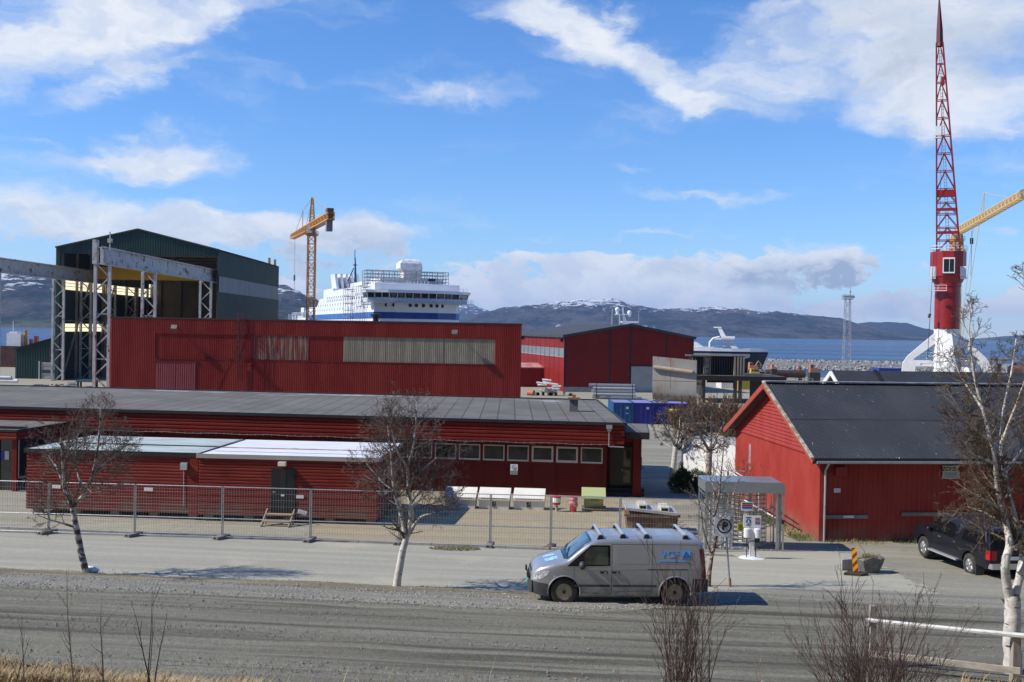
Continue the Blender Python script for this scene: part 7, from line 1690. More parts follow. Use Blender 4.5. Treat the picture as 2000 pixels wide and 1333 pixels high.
# roof bars
for x in (1.98, 2.62, 3.30, 4.42):
    zt = van.top(x, .6)
    mb = MB(); mb.bar((x - .02, -.80, zt + .10), (x - .02, .80, zt + .10), .075, .035); rb = mb.build('roof_bar', pm('bar_aluminium', (.72, .72, .72), rough=.3, metal=.6), VAN)
    mb = MB()
    for s in (-1, 1): mb.prism([(x - .11, zt - .03), (x + .09, zt - .03), (x + .03, zt + .09), (x - .05, zt + .09)], s * .68, s * .80)
    mb.build('bar_foot', black_trim, rb)
mb = MB()
for i in range(4): van.roofpatch(mb, [2.15 + i * .66, 2.35 + i * .66], -.62, .62, .003, 8)
mb.build('roof_rib', pm('roof_rib_grey', (.40, .405, .41), rough=.35, metal=.5), VAN)
# lettering: blue word with a boxed last letter, small line underneath
sky_blue = pm('vinyl_light_blue', (.11, .36, .80), rough=.5)
ys = -(van.hw(4.0, 1.45) + .012)
tilt = math.atan((van.hw(4.0, 1.2) - van.hw(4.0, 1.6)) / .4)
T = Matrix.Translation((3.92, ys, 1.47)) @ Matrix.Rotation(-tilt, 4, 'X')
mb = MB(); text_mesh(mb, 'VCF', .27, T @ Matrix.Translation((0, 0, 0)) @ Matrix.Scale(1.12, 4, (1, 0, 0)), .002, .006)
mb.T = T; mb.box(.34, .60, -.003, .001, -.11, .12)
for k in range(16): mb.box(-.32 + k * .055, -.285 + k * .055 + .012 * (k % 2), -.003, .001, -.20, -.165)
mb.build('lettering', sky_blue, VAN)
mb = MB(); mb.T = T
for a, b_ in (((.37, -.09), (.47, .09)), ((.47, .09), (.57, -.09)), ((.40, -.05), (.55, -.02))): mb.bar((a[0], -.006, a[1]), (b_[0], -.006, b_[1]), .025, .003)
mb.build('letter_mark', pm('vinyl_dark_blue', (.03, .10, .28)), VAN)
mb = MB(); van.roofpatch(mb, lin(.42, .78, 4), -.48, -.12, .006, 4)
van.roofpatch(mb, lin(.40, .72, 4), .05, .30, .006, 3); mb.build('bonnet_logo', pm('bonnet_blue', (.18, .45, .85), (.42, .60, .85), 9, lo=.45, hi=.6), VAN)

# ---- dark pickup with a hard cover
PL = 5.3
pick = Car(zr=[(0, .95), (.10, 1.06), (.3, 1.13), (1.0, 1.19), (1.25, 1.22), (1.45, 1.36), (1.75, 1.60), (2.0, 1.755), (2.2, 1.80), (2.8, 1.82), (3.5, 1.815), (3.6, 1.83), (4.4, 1.83), (5.0, 1.80), (5.12, 1.75), (5.22, 1.40), (5.3, 1.15)],
           zb=[(0, .42), (.4, .36), (5, .42), (5.3, .50)], W_=[(0, .70), (.08, .80), (.3, .90), (.6, .93), (5.0, .93), (5.2, .91), (5.3, .88)], L=PL, belt=1.12, tumble=.22, rt=.10)
navyp = pm('black_blue_car_paint', (.006, .007, .011), (.009, .010, .015), 1, rough=.30, coat=.25, spec=.3)
pr, pf = G(1897, 37.25), G(1809, 40.25)
hd = Vector((pr.x - pf.x, pr.y - pf.y, 0)); prz = math.atan2(hd.y, hd.x)        # local +x runs from nose to tail
PK = thing('pickup_truck', 'dark pickup truck with a hard rear cover parked beside the barn', 'pickup', (0, 0, 0), prz)
side_in = Vector((math.sin(prz), -math.cos(prz), 0))
# its left flank faces the camera: local -y
c_rear = pr - side_in * (-.86)
rm = Matrix.Rotation(prz, 3, 'Z'); WX2 = (.98, 4.08)
sgn = 1 if (rm @ Vector((0, 1, 0))).x < 0 else -1
PK.location = Vector((pr.x, pr.y, (pr.z + pf.z) / 2 + .02)) - rm @ Vector((WX2[1], sgn * .82, 0))
xs2 = sorted(set([0, .04, .10, .2, .3, .6, 1.0, 1.25, 1.45, 1.6, 1.75, 1.88, 2.0, 2.2, 2.5, 2.8, 3.2, 3.48, 3.52, 3.6, 4.0, 4.4, 4.8, 5.0, 5.06, 5.12, 5.22, 5.3]))
pb = pick.body(xs2).build('body', navyp, PK, fix=True, smooth=32)
WR2 = .39
def cutter2(x, sg):
    mb = MB(); mb.lathe([(.48, sg * .58), (.48, sg * 1.2)], 30, (x, 0, WR2), 'Y'); return mb.build('cutter', black_trim, PK, fix=True)
cs_ = [cutter2(x, s) for x in WX2 for s in (-1, 1)]; bpy.context.view_layer.update(); cut(pb, cs_)
pb.data.materials.clear(); pb.data.materials.append(navyp)
for p in pb.data.polygons: p.use_smooth = True
pb.data.set_sharp_from_angle(angle=R(32))
alloy = pm('alloy_rim', (.62, .62, .63), rough=.25, metal=.8)
for x in WX2:
    for s in (-1, 1): wheel(PK, x, s * .80, WR2, .26, alloy, 'spoke', s)
mb = MB()
for x in WX2:
    for s in (-1, 1): mb.lathe([(.475, s * .62), (.475, s * .60)], 24, (x, 0, WR2), 'Y')
mb.build('arch_liner', black_trim, PK)
mb = MB(); pick.side(mb, [1.42, 1.6, 1.75, 1.9, 2.05, 2.28], 1.14, lambda x: min(1.66, 1.20 + (x - 1.38) * .95), .005); pick.side(mb, [2.38, 2.6, 2.85, 3.0, 3.12], 1.14, lambda x: 1.67 - max(0, x - 2.95) * .8, .005); pick.side(mb, lin(3.62, 4.95, 8), 1.20, lambda x: 1.68, .005); mb.build('side_window', gl, PK, smooth=50)
mb = MB(); pick.roofpatch(mb, lin(1.40, 1.98, 7), lambda x: -.66, lambda x: .66, .006); mb.build('windscreen', gl, PK, smooth=60)
mb = MB(); V = []
for x, z in ((5.305, 1.17), (5.226, 1.42), (5.15, 1.66)): V += [(x + .012, -.66, z), (x + .012, .66, z)]
mb.add(V, [(0, 1, 3, 2), (2, 3, 5, 4)]); mb.build('rear_window', gl, PK)
mb = MB()
for x in (1.34, 2.33, 3.34): pick.side(mb, [x, x + .012], lambda q: .52, lambda q: 1.12, .004, 5)
pick.side(mb, [3.50, 3.53], lambda q: .6, lambda q: 1.74, .004, 6); mb.build('door_seam', black_trim, PK)
chrome = MATS['chrome']
mb = MB(); pick.side(mb, [3.40, 3.43], 1.16, 1.70, .012, 4); mb.build('pillar_trim', chrome, PK)
for x in (2.20, 3.20):
    for s in (-1, 1): mb = MB(); mb.box(x - .12, x + .06, s * (pick.hw(x, 1.02) + .005), s * (pick.hw(x, 1.02) + .03), 1.0, 1.045); mb.build('door_handle', chrome, PK)
for s in (-1, 1):
    mb = MB(); mb.box(1.55, 3.45, s * .90, s * 1.06, .40, .46); mb.build('side_step', pm('step_aluminium', (.60, .61, .62), rough=.35, metal=.6), PK)
    mb = MB(); mb.ball((1.62, s * (pick.hw(1.6, 1.15) + .12), 1.20), .09, .12, .11, 12, 8); mb.build('wing_mirror', navyp, PK, smooth=60)
    mb = MB(); V = []
    for z in (.80, .95, 1.12):
        for x in (5.10, 5.24, 5.31): V.append((x, s * (pick.hw(min(x, 5.3), z) + .012), z))
    mb.add(V + [(5.325, s * .86, .80), (5.325, s * .66, .80), (5.325, s * .66, 1.12), (5.325, s * .86, 1.12)], [(i * 3 + j, i * 3 + 3 + j, i * 3 + 4 + j, i * 3 + 1 + j) for i in range(2) for j in range(2)] + [(9, 10, 11, 12)]); mb.build('tail_light', pm('tail_red2', (.42, .01, .015), rough=.12), PK)
    mb = MB(); mb.prism([(5.03, 1.18), (5.10, 1.18), (5.01, 1.74), (4.96, 1.74)], s * .86 - .02, s * .86 + .02); mb.build('rear_pillar', chrome, PK)
mb = MB(); mb.prism([(5.22, -.90), (5.40, -.86), (5.42, -.45), (5.42, .45), (5.40, .86), (5.22, .90)], .50, .68, 'Z'); mb.build('rear_bumper', pm('bumper_chrome', (.55, .56, .56), rough=.25, metal=.7), PK)
mb = MB(); mb.box(5.31, 5.325, -.26, .26, .80, .92); mb.box(5.31, 5.325, -.28, .10, 1.14, 1.22); mb.build('number_plate', white_paint, PK)
mb = MB(); mb.prism([(-.03, -.66), (-.03, .66), (.05, .82), (.05, -.82)], .46, .72, 'Z'); mb.build('front_bumper', plastic, PK)
mb = MB(); mb.box(4.55, 4.58, -.96, -.70, .12, .42); mb.box(4.55, 4.58, .70, .96, .12, .42); mb.build('mud_flap', plastic, PK)
mb = MB()
for s in (-1, 1): mb.bar((3.8, s * .62, 1.885), (4.9, s * .62, 1.875), .04); [mb.bar((x, s * .62, 1.83), (x, s * .62, 1.885), .04) for x in (3.85, 4.85)]
mb.build('roof_rail', black_trim, PK)
# ================================================================== bare spring trees, shrubs and grass
bark = bpy.data.materials.new('birch_bark'); bark.use_nodes = True
t = NT(bark.node_tree); b = bark.node_tree.nodes['Principled BSDF']
co = t.n('ShaderNodeTexCoord').outputs['Object']
scar = t.noise(t.mapping(co, scl=(3.5, 3.5, 16)), 1.0, 4, .6); dk = t.noise(t.mapping(co, scl=(1.2, 1.2, 2.2), loc=(3, 1, 8)), 1.6, 5, .6)
col = t.mix(t.ramp(t.noise(co, 9, 4, .6), .35, .65), (.62, .59, .54), (.46, .42, .37))
col = t.mix(t.ramp(scar, .60, .66), col, (.045, .035, .03)); col = t.mix(t.ramp(dk, .66, .76), col, (.07, .055, .045))
t.put(b.inputs['Base Color'], col); b.inputs['Roughness'].default_value = .8
bark_dark = pm('birch_bark_dark', (.50, .46, .41), (.07, .055, .045), 3.2, st=(1, 1, 1.6), lo=.44, hi=.56, rough=.85, c3=(.03, .025, .02), s3=4, lo3=.55, hi3=.62, st3=(2, 2, 6))
limb_m = pm('birch_limb', (.10, .075, .06), (.20, .16, .125), 5, rough=.8)
twig_m = pm('twig_brown', (.095, .064, .050), (.145, .105, .08), 3, rough=.8)
twig_red = pm('shrub_twig_red', (.10, .055, .048), (.062, .042, .036), 3, rough=.75)
bud_m = pm('catkin_olive', (.15, .105, .04), (.11, .08, .035), 6, rough=.8)

def grow(out, p, d, L, r_, lev, rnd, env, cfg):
    step = max(.07, L / 6); n = max(2, int(L / step)); pts = [p.copy()]; rr = [r_]
    q = p.copy(); d = d.copy()
    for i in range(n):
        d = (d + Vector((rnd.gauss(0, 1), rnd.gauss(0, 1), rnd.gauss(0, 1))) * cfg['wob'] + Vector((0, 0, cfg['up'][lev]))).normalized()
        q = q + d * (L / n); pts.append(q.copy()); rr.append(max(cfg['rmin'], r_ * (1 - .75 * (i + 1) / n)))
        if env:
            e = q - env[0]
            if (e.x / env[1]) ** 2 + (e.y / env[2]) ** 2 + (e.z / env[3]) ** 2 > rnd.uniform(.85, 1.12): break
    out[min(lev, len(out) - 1)].path(pts, rr, (6, 5, 4, 3, 3)[lev], cap=False)
    if lev >= cfg['max']:
        if cfg.get('buds') and rnd.random() < cfg['buds']:
            c = pts[-1]; s_ = rnd.uniform(.012, .024); out[-1 if len(out) < 4 else 3].add([c + Vector((s_, 0, 0)), c + Vector((0, s_, .01)), c + Vector((-s_ * .4, 0, s_ * 2)), c + Vector((0, -s_ * .5, -s_))], [(0, 1, 2), (0, 2, 3), (1, 3, 2)])
        return
    m_ = max(1, int(round(L * cfg['dens'][lev] * rnd.uniform(.75, 1.25))))
    for k in range(m_):
        f_ = cfg['start'] + (1 - cfg['start']) * (k + rnd.random()) / m_
        i = min(len(pts) - 2, int(f_ * (len(pts) - 1))); base = pts[i].lerp(pts[i + 1], rnd.random())
        ax = (pts[i + 1] - pts[i]).normalized(); side = ax.cross(Vector((rnd.gauss(0, 1), rnd.gauss(0, 1), rnd.gauss(0, 1)))).normalized()
        a = R(rnd.uniform(*cfg['ang'])); nd = ax * math.cos(a) + side * math.sin(a)
        grow(out, base, nd, max(.10, L * rnd.uniform(*cfg['ratio']) * (1 - .35 * f_)), max(cfg['rmin'], rr[i] * .55), lev + 1, rnd, env, cfg)

def tree(name, label, cat, Y, base, stems, env, seed, trunk_m, group=None, dens=(5.5, 8, 9), first=.25, limbs=5.0, limb_len=.8, rmin=.0042, buds=0, dy=.5, wob=.12, mx=4, limbmat=None, twm=None, up=(0, .05, .045, .03, .02), deeper=0):
    rnd = random.Random(seed); g = base
    th = thing(name, label, cat, tuple(g), 0, group)
    out = [MB(), MB(), MB(), MB()]; tr = MB()
    ec = W(env[0], env[1], Y) - g; E = (ec, env[2] / FP * Y, env[2] / FP * Y * .85, env[3] / FP * Y)
    cfg = dict(wob=wob, up=up, dens=(0, *dens), start=.12, ang=(22, 62), ratio=(.32, .62), rmin=rmin, max=mx, buds=buds)
    for si, (pts, r0, r1) in enumerate(stems):
        P_ = [W(x, y, Y + (q[0] if q else 0)) - g for x, y, *q in pts]
        # smooth the polyline a little
        S_ = []
        for i in range(len(P_) - 1):
            for k in range(4):
                t_ = k / 4; p0, p1, p2, p3 = P_[max(i - 1, 0)], P_[i], P_[i + 1], P_[min(i + 2, len(P_) - 1)]
                S_.append(.5 * ((2 * p1) + (p2 - p0) * t_ + (2 * p0 - 5 * p1 + 4 * p2 - p3) * t_ * t_ + (3 * p1 - p0 - 3 * p2 + p3) * t_ ** 3))
        S_.append(P_[-1]); n = len(S_)
        rad = [r0 + (r1 - r0) * (i / (n - 1)) ** .8 for i in range(n)]
        for i in range(1, n - 1): S_[i] = S_[i] + Vector((rnd.gauss(0, 1), rnd.gauss(0, 1), 0)) * rad[i] * .07
        tr.path(S_, rad, 9)
        Ls = sum((S_[i + 1] - S_[i]).length for i in range(n - 1)); m_ = int(Ls * limbs)
        for k in range(m_):
            fs_ = .82 if si == 0 and len(pts) < 6 else first
            f_ = fs_ + (1 - fs_) * (k + rnd.random()) / m_
            if fs_ > .8 and k % 3: continue
            i = min(n - 2, int(f_ * (n - 1))); p = S_[i].lerp(S_[i + 1], rnd.random())
            ax = (S_[i + 1] - S_[i]).normalized(); a = rnd.uniform(0, math.tau); side = ax.cross(Vector((math.cos(a), math.sin(a), .2))).normalized()
            b_ = R(rnd.uniform(30, 75)); nd = ax * math.cos(b_) + side * math.sin(b_)
            grow(out, p, nd, limb_len * rnd.uniform(.55, 1.2) * (1.15 - .5 * f_), max(.008, rad[i] * .42), 1, rnd, E, cfg)
    o = tr.build('trunk', trunk_m, th, smooth=60)
    cr = MB(); mats = [limbmat or limb_m, twig_m, bud_m]
    for k, m_ in ((0, 0), (1, 0), (2, 1), (3, 2 if False else 1)):
        cr.cur = m_; cr.add(out[k].v, out[k].f)
    mats[1] = twm or twig_m; cr.build('crown', mats[:2], th)
    return th
BG = 'bare birches along the road'
tree('birch_tree', 'dark leaning birch with a low spreading fork at the left by the road', 'tree', 33.0, G(172, 33.0) - Vector((0, 0, .1)),
     [([(172, 1134), (158, 1075), (146, 1015), (140, 985)], .115, .08), ([(141, 990), (125, 950, .1), (112, 915, .2), (95, 890, .4)], .085, .02), ([(141, 990), (165, 965, -.1), (180, 930, -.2), (190, 880, -.2), (195, 830, -.1), (197, 785, 0)], .08, .012), ([(125, 950), (122, 905, -.4), (118, 850, -.6)], .05, .012), ([(146, 1030), (120, 1022, -.3), (95, 1015, -.5), (70, 1005, -.6)], .045, .008), ([(180, 930), (205, 905, .5), (235, 880, .8)], .05, .01), ([(165, 965), (150, 915, .5), (150, 860, .8), (165, 815, .8)], .05, .01)],
     (165, 918, 118, 155), 1, bark_dark, BG, limbs=8.0, limb_len=1.45, first=.25, dens=(6, 8.5, 10.5), rmin=.0040)
tree('birch_tree', 'white birch with two upright stems in front of the office, middle of the road edge', 'tree', 32.0, G(772, 32.0) - Vector((0, 0, .1)),
     [([(772, 1154), (784, 1090), (795, 1045)], .13, .10), ([(793, 1050), (782, 1000), (770, 960), (766, 915), (762, 870), (757, 830)], .085, .014), ([(796, 1045), (803, 1005), (799, 960), (797, 915), (808, 870), (812, 825), (815, 780)], .10, .012), ([(802, 1035), (822, 1010, -.3), (850, 1002, -.4)], .045, .01), ([(770, 960), (740, 935, .4), (715, 905, .6)], .05, .01), ([(800, 950), (830, 915, .3), (858, 890, .5)], .055, .01), ([(797, 915), (775, 880, -.5), (765, 840, -.7)], .05, .01), ([(803, 990), (830, 970, -.4), (845, 955, -.5)], .045, .01)],
     (796, 908, 126, 152), 2, bark, BG, limbs=8.0, limb_len=1.45, first=.22, dens=(6, 8.5, 10.5), rmin=.0040)
tree('birch_tree', 'slender crooked young birch rising behind the rear of the silver van', 'tree', 33.4, G(1384, 33.4) - Vector((0, 0, .1)),
     [([(1384, 1152), (1388, 1100), (1398, 1050), (1396, 1010), (1404, 970), (1408, 930), (1412, 890), (1414, 850)], .075, .01), ([(1392, 1090), (1375, 1040, -.2), (1368, 990, -.3), (1350, 945, -.4)], .03, .006), ([(1398, 1030), (1425, 985, .2), (1440, 945, .3)], .028, .006), ([(1404, 970), (1385, 930, .3), (1375, 890, .5)], .026, .005)],
     (1405, 960, 72, 125), 3, pm('young_birch_bark', (.42, .30, .22), (.10, .06, .045), 4, st=(1, 1, 3), lo=.38, hi=.55, rough=.7), BG, limbs=4.5, limb_len=.9, first=.22, dens=(4.5, 5, 5), rmin=.005)
tree('birch_tree', 'birch with a short pale trunk and umbrella crown behind the office corner', 'tree', 68.0, G(1311, 68.0) - Vector((0, 0, .1)),
     [([(1312, 938), (1316, 905), (1320, 872)], .22, .16), ([(1320, 874), (1308, 850, -.5), (1296, 828, -.8), (1288, 810, -1)], .10, .02), ([(1320, 874), (1326, 845), (1328, 815)], .10, .02), ([(1320, 874), (1336, 850, .6), (1348, 828, .9)], .10, .02), ([(1319, 878), (1298, 866, .5), (1282, 850, .8)], .07, .015), ([(1320, 874), (1345, 862, -.6), (1358, 845, -.8)], .07, .015)],
     (1316, 832, 52, 50), 4, bark, 'bare birches by the white container', limbs=5, limb_len=1.6, first=.2, dens=(5, 6, 6), rmin=.010)
tree('birch_tree', 'birch with a thick ringed trunk right of the white container', 'tree', 62.0, G(1377, 62.0) - Vector((0, 0, .1)),
     [([(1378, 955), (1383, 920), (1386, 880)], .24, .16), ([(1386, 882), (1370, 855, -.5), (1356, 835, -.8), (1345, 815, -1)], .10, .02), ([(1386, 882), (1390, 845), (1388, 810)], .10, .02), ([(1386, 882), (1402, 850, .6), (1415, 825, .9)], .10, .02), ([(1386, 885), (1365, 872, .5), (1345, 858, .8)], .07, .015), ([(1386, 882), (1410, 868, -.6), (1424, 852, -.8)], .07, .015)],
     (1386, 835, 58, 52), 5, pm('ringed_bark', (.34, .22, .15), (.50, .42, .36), 1, st=(1, 1, 7), lo=.4, hi=.6, rough=.8), 'bare birches by the white container', limbs=5, limb_len=1.6, first=.2, dens=(5, 6, 6), rmin=.010)
tree('birch_tree', 'big white birch with golden catkins at the right edge beside the rail fence', 'tree', 22.6, G(1976, 22.6) - Vector((0, 0, .25)),
     [([(1978, 1330), (1977, 1260), (1978, 1200), (1976, 1165)], .20, .16), ([(1976, 1175), (1966, 1140, -.1), (1964, 1100, -.2), (1972, 1065, -.1), (1966, 1030), (1958, 995), (1948, 950), (1944, 905), (1935, 860), (1920, 800), (1905, 745), (1897, 690), (1893, 640), (1897, 590)], .11, .010), ([(1980, 1170), (1990, 1130, .1), (1998, 1080, .2), (1990, 1040, .2), (1975, 985, .2), (1962, 925, .3), (1955, 870, .4), (1960, 800, .6), (1975, 730, .8), (1985, 660, 1)], .10, .012), ([(1992, 1120), (2015, 1060, .2), (2030, 980, .3), (2045, 900, .3)], .08, .015),
      ([(1935, 860), (1905, 840, -.5), (1875, 800, -.8), (1850, 760, -1)], .045, .008), ([(1944, 905), (1905, 890, -.3), (1870, 860, -.5)], .04, .008), ([(1920, 800), (1880, 740, .5), (1855, 690, .8)], .04, .007), ([(1958, 995), (1920, 975, -.4), (1885, 955, -.7)], .04, .008), ([(1966, 1030), (1930, 1005, .4), (1890, 990, .6)], .035, .008), ([(1955, 870), (1985, 790, -.5), (2010, 720, -.8)], .045, .008), ([(1962, 925), (1995, 880, .5), (2030, 830, .8)], .045, .008)],
     (1935, 850, 148, 275), 6, bark, BG, limbs=8.0, limb_len=1.05, first=.2, dens=(7.5, 9.5, 9), rmin=.0042, twm=pm('twig_olive', (.115, .078, .035), (.075, .05, .032), 2, rough=.8))
tree('birch_tree', 'birch outside the right edge with only a few upper twigs reaching into view', 'tree', 20.0, G(2110, 20.0),
     [([(2110, 1440), (2100, 1150), (2090, 900), (2070, 700), (2060, 560), (2055, 470)], .16, .015), ([(2070, 700), (2030, 620), (2005, 555), (1992, 520)], .04, .006), ([(2085, 800), (2040, 720), (2005, 660)], .04, .006)],
     (2060, 640, 90, 190), 7, bark, BG, limbs=3.5, limb_len=1.0, first=.45, dens=(4, 5, 5))

# catkins and opening buds of the big birch: countless
def buds(parent_name, n, seed): pass

def shrub(label, px, Y, n, spread, hmin, hmax, seed, m_, lean=0, group='bare shrubs on the road bank', side=(5, 9), name='bare_shrub', twigr=.0028, r0=.011, basew=.25, mx=3):
    rnd = random.Random(seed); g = G(px, Y); th = thing(name, label, 'shrub', (g.x, g.y, g.z - .05), 0, group)
    out = [MB(), MB(), MB(), MB()]; st = MB()
    cfg = dict(wob=.07, up=(0, .10, .06, .05, .05), dens=(0, 6.0, 6, 5), start=.15, ang=(14, 38), ratio=(.30, .55), rmin=twigr, max=mx)
    for k in range(n):
        a = rnd.uniform(0, math.tau); r_ = rnd.random() ** .6; L = rnd.uniform(hmin, hmax) * (1 - .25 * r_)
        d = Vector((math.cos(a) * r_ * spread + lean, math.sin(a) * r_ * spread * .8, 1)).normalized()
        p = Vector((rnd.uniform(-1, 1) * basew, rnd.uniform(-1, 1) * basew, 0)); pts = [p.copy()]; m2 = 9; rr = [r0 * rnd.uniform(.7, 1.25)]
        for i in range(m2):
            d = (d + Vector((rnd.gauss(0, 1), rnd.gauss(0, 1), .7)) * .045).normalized(); p = p + d * L / m2; pts.append(p.copy()); rr.append(max(.003, rr[0] * (1 - .85 * (i + 1) / m2)))
        st.path(pts, rr, 5, cap=False)
        for q in range(rnd.randint(*side)):
            f_ = rnd.uniform(.25, .97); i = min(m2 - 1, int(f_ * m2)); ax = (pts[i + 1] - pts[i]).normalized(); s_ = ax.cross(Vector((rnd.gauss(0, 1), rnd.gauss(0, 1), .1))).normalized()
            b_ = R(rnd.uniform(16, 40)); grow(out, pts[i].lerp(pts[i + 1], rnd.random()), ax * math.cos(b_) + s_ * math.sin(b_), L * rnd.uniform(.14, .34) * (1.15 - .6 * f_), max(.004, rr[i] * .6), 2 if mx > 2 else 2, rnd, None, cfg)
    tw = MB()
    for k in range(4): (st if mx == 2 else tw).add(out[k].v, out[k].f)
    st.build('stems', m_, th)
    if tw.v: tw.build('twigs', m_, th)
    return th
shrub('broad bare reddish shrub in front of the rail fence at the lower right', 1705, 15.5, 95, .85, 1.5, 2.75, 31, twig_red, basew=.35)
shrub('tall upright bare shrub before the rear half of the silver van', 1335, 14.0, 34, .22, 1.6, 2.85, 32, twig_red, side=(4, 8), basew=.28)
shrub('thin group of three dark bare shoots in the left foreground', 298, 15.0, 4, .10, 1.5, 2.0, 33, pm('dark_shoot', (.045, .036, .03)), side=(1, 2), basew=.06, r0=.012, mx=2)
shrub('single pale brown sapling furthest left of the foreground shoots', 143, 15.0, 1, .02, 2.0, 2.1, 34, pm('pale_shoot', (.22, .16, .11), (.16, .11, .08), 3), lean=-.12, side=(8, 10), basew=.02, r0=.016, mx=2)
shrub('short forked brown sapling between the pale sapling and the dark shoots', 200, 15.0, 1, .02, 1.75, 1.8, 35, pm('pale_shoot', (.22, .16, .11)), lean=.10, side=(9, 11), basew=.02, r0=.014, mx=2)
shrub('small dark bare twigs at the left frame edge above the bank', 8, 15.0, 5, .5, .9, 1.5, 36, twig_red, side=(3, 5), mx=2)
for k, (px, Y) in enumerate(((1120, 15.2), (1210, 16.0), (1480, 14.8), (905, 16.5), (1030, 15.0), (1560, 14.6))):
    shrub(['thin weed stalk below the van bonnet', 'thin weed stalk below the van door', 'thin weed stalk left of the broad shrub', 'thin weed stalk in the middle foreground', 'thin weed stalk left of the van', 'thin weed stalk at the foot of the broad shrub'][k], px, Y, 2, .25, .8, 1.35, 40 + k, pm('straw_stalk', (.30, .22, .13), (.22, .15, .09), 3), side=(2, 5), basew=.05, r0=.006, group='dry weed stalks in the foreground', name='weed_stalk', mx=2)
# brown thicket behind the containers
for k, (px, Y, lab, h) in enumerate(((1385, 116, 'brown bare thicket under the steel staging, nearest to the hull plate', 4.6), (1432, 110, 'brown bare thicket between the hull plate and the barn gable', 4.8), (1342, 119, 'brown bush behind the two wooden crates', 4.0))):
    shrub(lab, px, Y, 170, 1.0, h * .45, h, 60 + k, pm('thicket_brown', (.10, .052, .028), (.16, .09, .045), 2), group='brown thickets below the staging', side=(8, 12), twigr=.016, r0=.03, basew=1.5, mx=3)
shrub('small bare sapling in front of the left gable of the barn', 1420, 52, 10, .5, 1.6, 3.4, 71, twig_m, group='bare saplings by the barn', side=(6, 9), twigr=.006, r0=.016, basew=.3, name='bare_sapling')
shrub('tall thin bare sapling behind the turnstile canopy', 1452, 49, 8, .35, 2.2, 4.2, 72, twig_m, group='bare saplings by the barn', side=(6, 9), twigr=.006, r0=.018, basew=.4, name='bare_sapling')
# evergreen bush by the white container
def evergreen(label, px, Y, rx, h, seed):
    rnd = random.Random(seed); g = G(px, Y); th = thing('evergreen_bush', label, 'bush', tuple(g)); mb = MB()
    lobes = [(rnd.uniform(-rx, rx) * .75, rnd.uniform(-.6, .6), rnd.uniform(.2, .62) * h, rnd.uniform(.28, .5)) for _ in range(17)] + [(-rx * .45, 0, h * .72, .26), (-rx * .5, 0, h * .95, .14), (-rx * .48, 0, h * 1.08, .10)]
    for x, y, z, r_ in lobes:
        for _ in range(int(1500 * r_ * r_ * 2)):
            v = Vector((rnd.gauss(0, 1), rnd.gauss(0, 1), rnd.gauss(0, 1))).normalized(); p = Vector((x, y, z)) + v * r_ * rnd.uniform(.55, 1.05); s_ = rnd.uniform(.035, .075)
            q = (v + Vector((0, 0, .8))).normalized(); w_ = q.cross(Vector((rnd.random(), rnd.random(), rnd.random()))).normalized() * s_ * .45
            mb.add([p - w_, p + w_, p + q * s_ * 2.2], [(0, 1, 2)])
    mb.build('foliage', pm('pine_green', (.022, .055, .018), (.05, .095, .025), 4, rough=.7), th); s2 = MB()
    for _ in range(9): s2.tube((0, 0, -.1), (rnd.uniform(-rx, rx) * .6, rnd.uniform(-.4, .4), h * .5), .04, .015, n=5)
    s2.build('stem', limb_m, th)
evergreen('dark green evergreen bush at the foot of the white container', 1352, 60.5, 1.35, 1.5, 5)

# ---- grass
def grass(name, label, n, fn, hmin, hmax, m_, seed, w_=.008, lean=.5):
    rnd = random.Random(seed); mb = MB()
    for _ in range(n):
        q = fn(rnd)
        if q is None: continue
        x, y, dz = q; z = gz(x, y) + dz; h = rnd.uniform(hmin, hmax) * rnd.uniform(.6, 1); a = rnd.random() * math.tau
        d = Vector((math.cos(a), math.sin(a), 0)) * h * lean * rnd.uniform(.2, 1); s_ = Vector((-math.sin(a), math.cos(a), 0)) * w_ * rnd.uniform(.6, 1.3)
        p = Vector((x, y, z)); m2 = p + d * .35 + Vector((0, 0, h * .6)); e_ = p + d + Vector((0, 0, h * rnd.uniform(.75, 1)))
        mb.add([p - s_, p + s_, m2 + s_ * .8, m2 - s_ * .8, e_], [(0, 1, 2, 3), (3, 2, 4)])
    tag(mb.build(name, m_), label, 'grass', kind='stuff')
straw = pm('straw_grass', (.42, .31, .155), (.30, .21, .10), 1.1, lo=.4, hi=.6, rough=.8, c3=(.52, .44, .28), s3=2.2, lo3=.55, hi3=.7)
def bank_left(r_):
    x = r_.uniform(-14, -4.5); t_ = r_.uniform(17.0, 20.6)
    top = road_in(x) + .15 + .5 * noise.noise(Vector((x * 1.1, 0, 4)))
    if t_ > top or noise.noise(Vector((x * 1.6, t_ * 1.6, 8))) < -.22: return None
    return x, t_ - .1 * x, .05
grass('dry_grass', 'dry straw coloured grass tussocks on the road bank at the lower left', 30000, bank_left, .08, .36, straw, 1, .009, 1.1)
def stalks(r_):
    x = r_.gauss(2.5, 4.5); y = r_.uniform(14.5, 18.8)
    if x > 12 or x < -9: return None
    return x, y, 0
grass('tall_grass', 'tall thin dry grass stalks along the bottom of the view', 260, stalks, .35, 1.05, pm('pale_stalk', (.50, .40, .24), (.36, .27, .15), 1, lo=.4, hi=.6), 2, .0045, .45)
def low_bank(r_):
    x = r_.uniform(-4, 13); t_ = r_.uniform(16, 19.7) + max(0, min(3.3, (x - 3.5) * .55))
    if noise.noise(Vector((x * .9, t_ * .9, 3))) < .0 or t_ > road_in(x) + .1: return None
    return x, t_ - .1 * x, .06
grass('bank_grass', 'low tangled dry grass on the bank below the shrubs', 9000, low_bank, .12, .42, straw, 3, .007, .8)
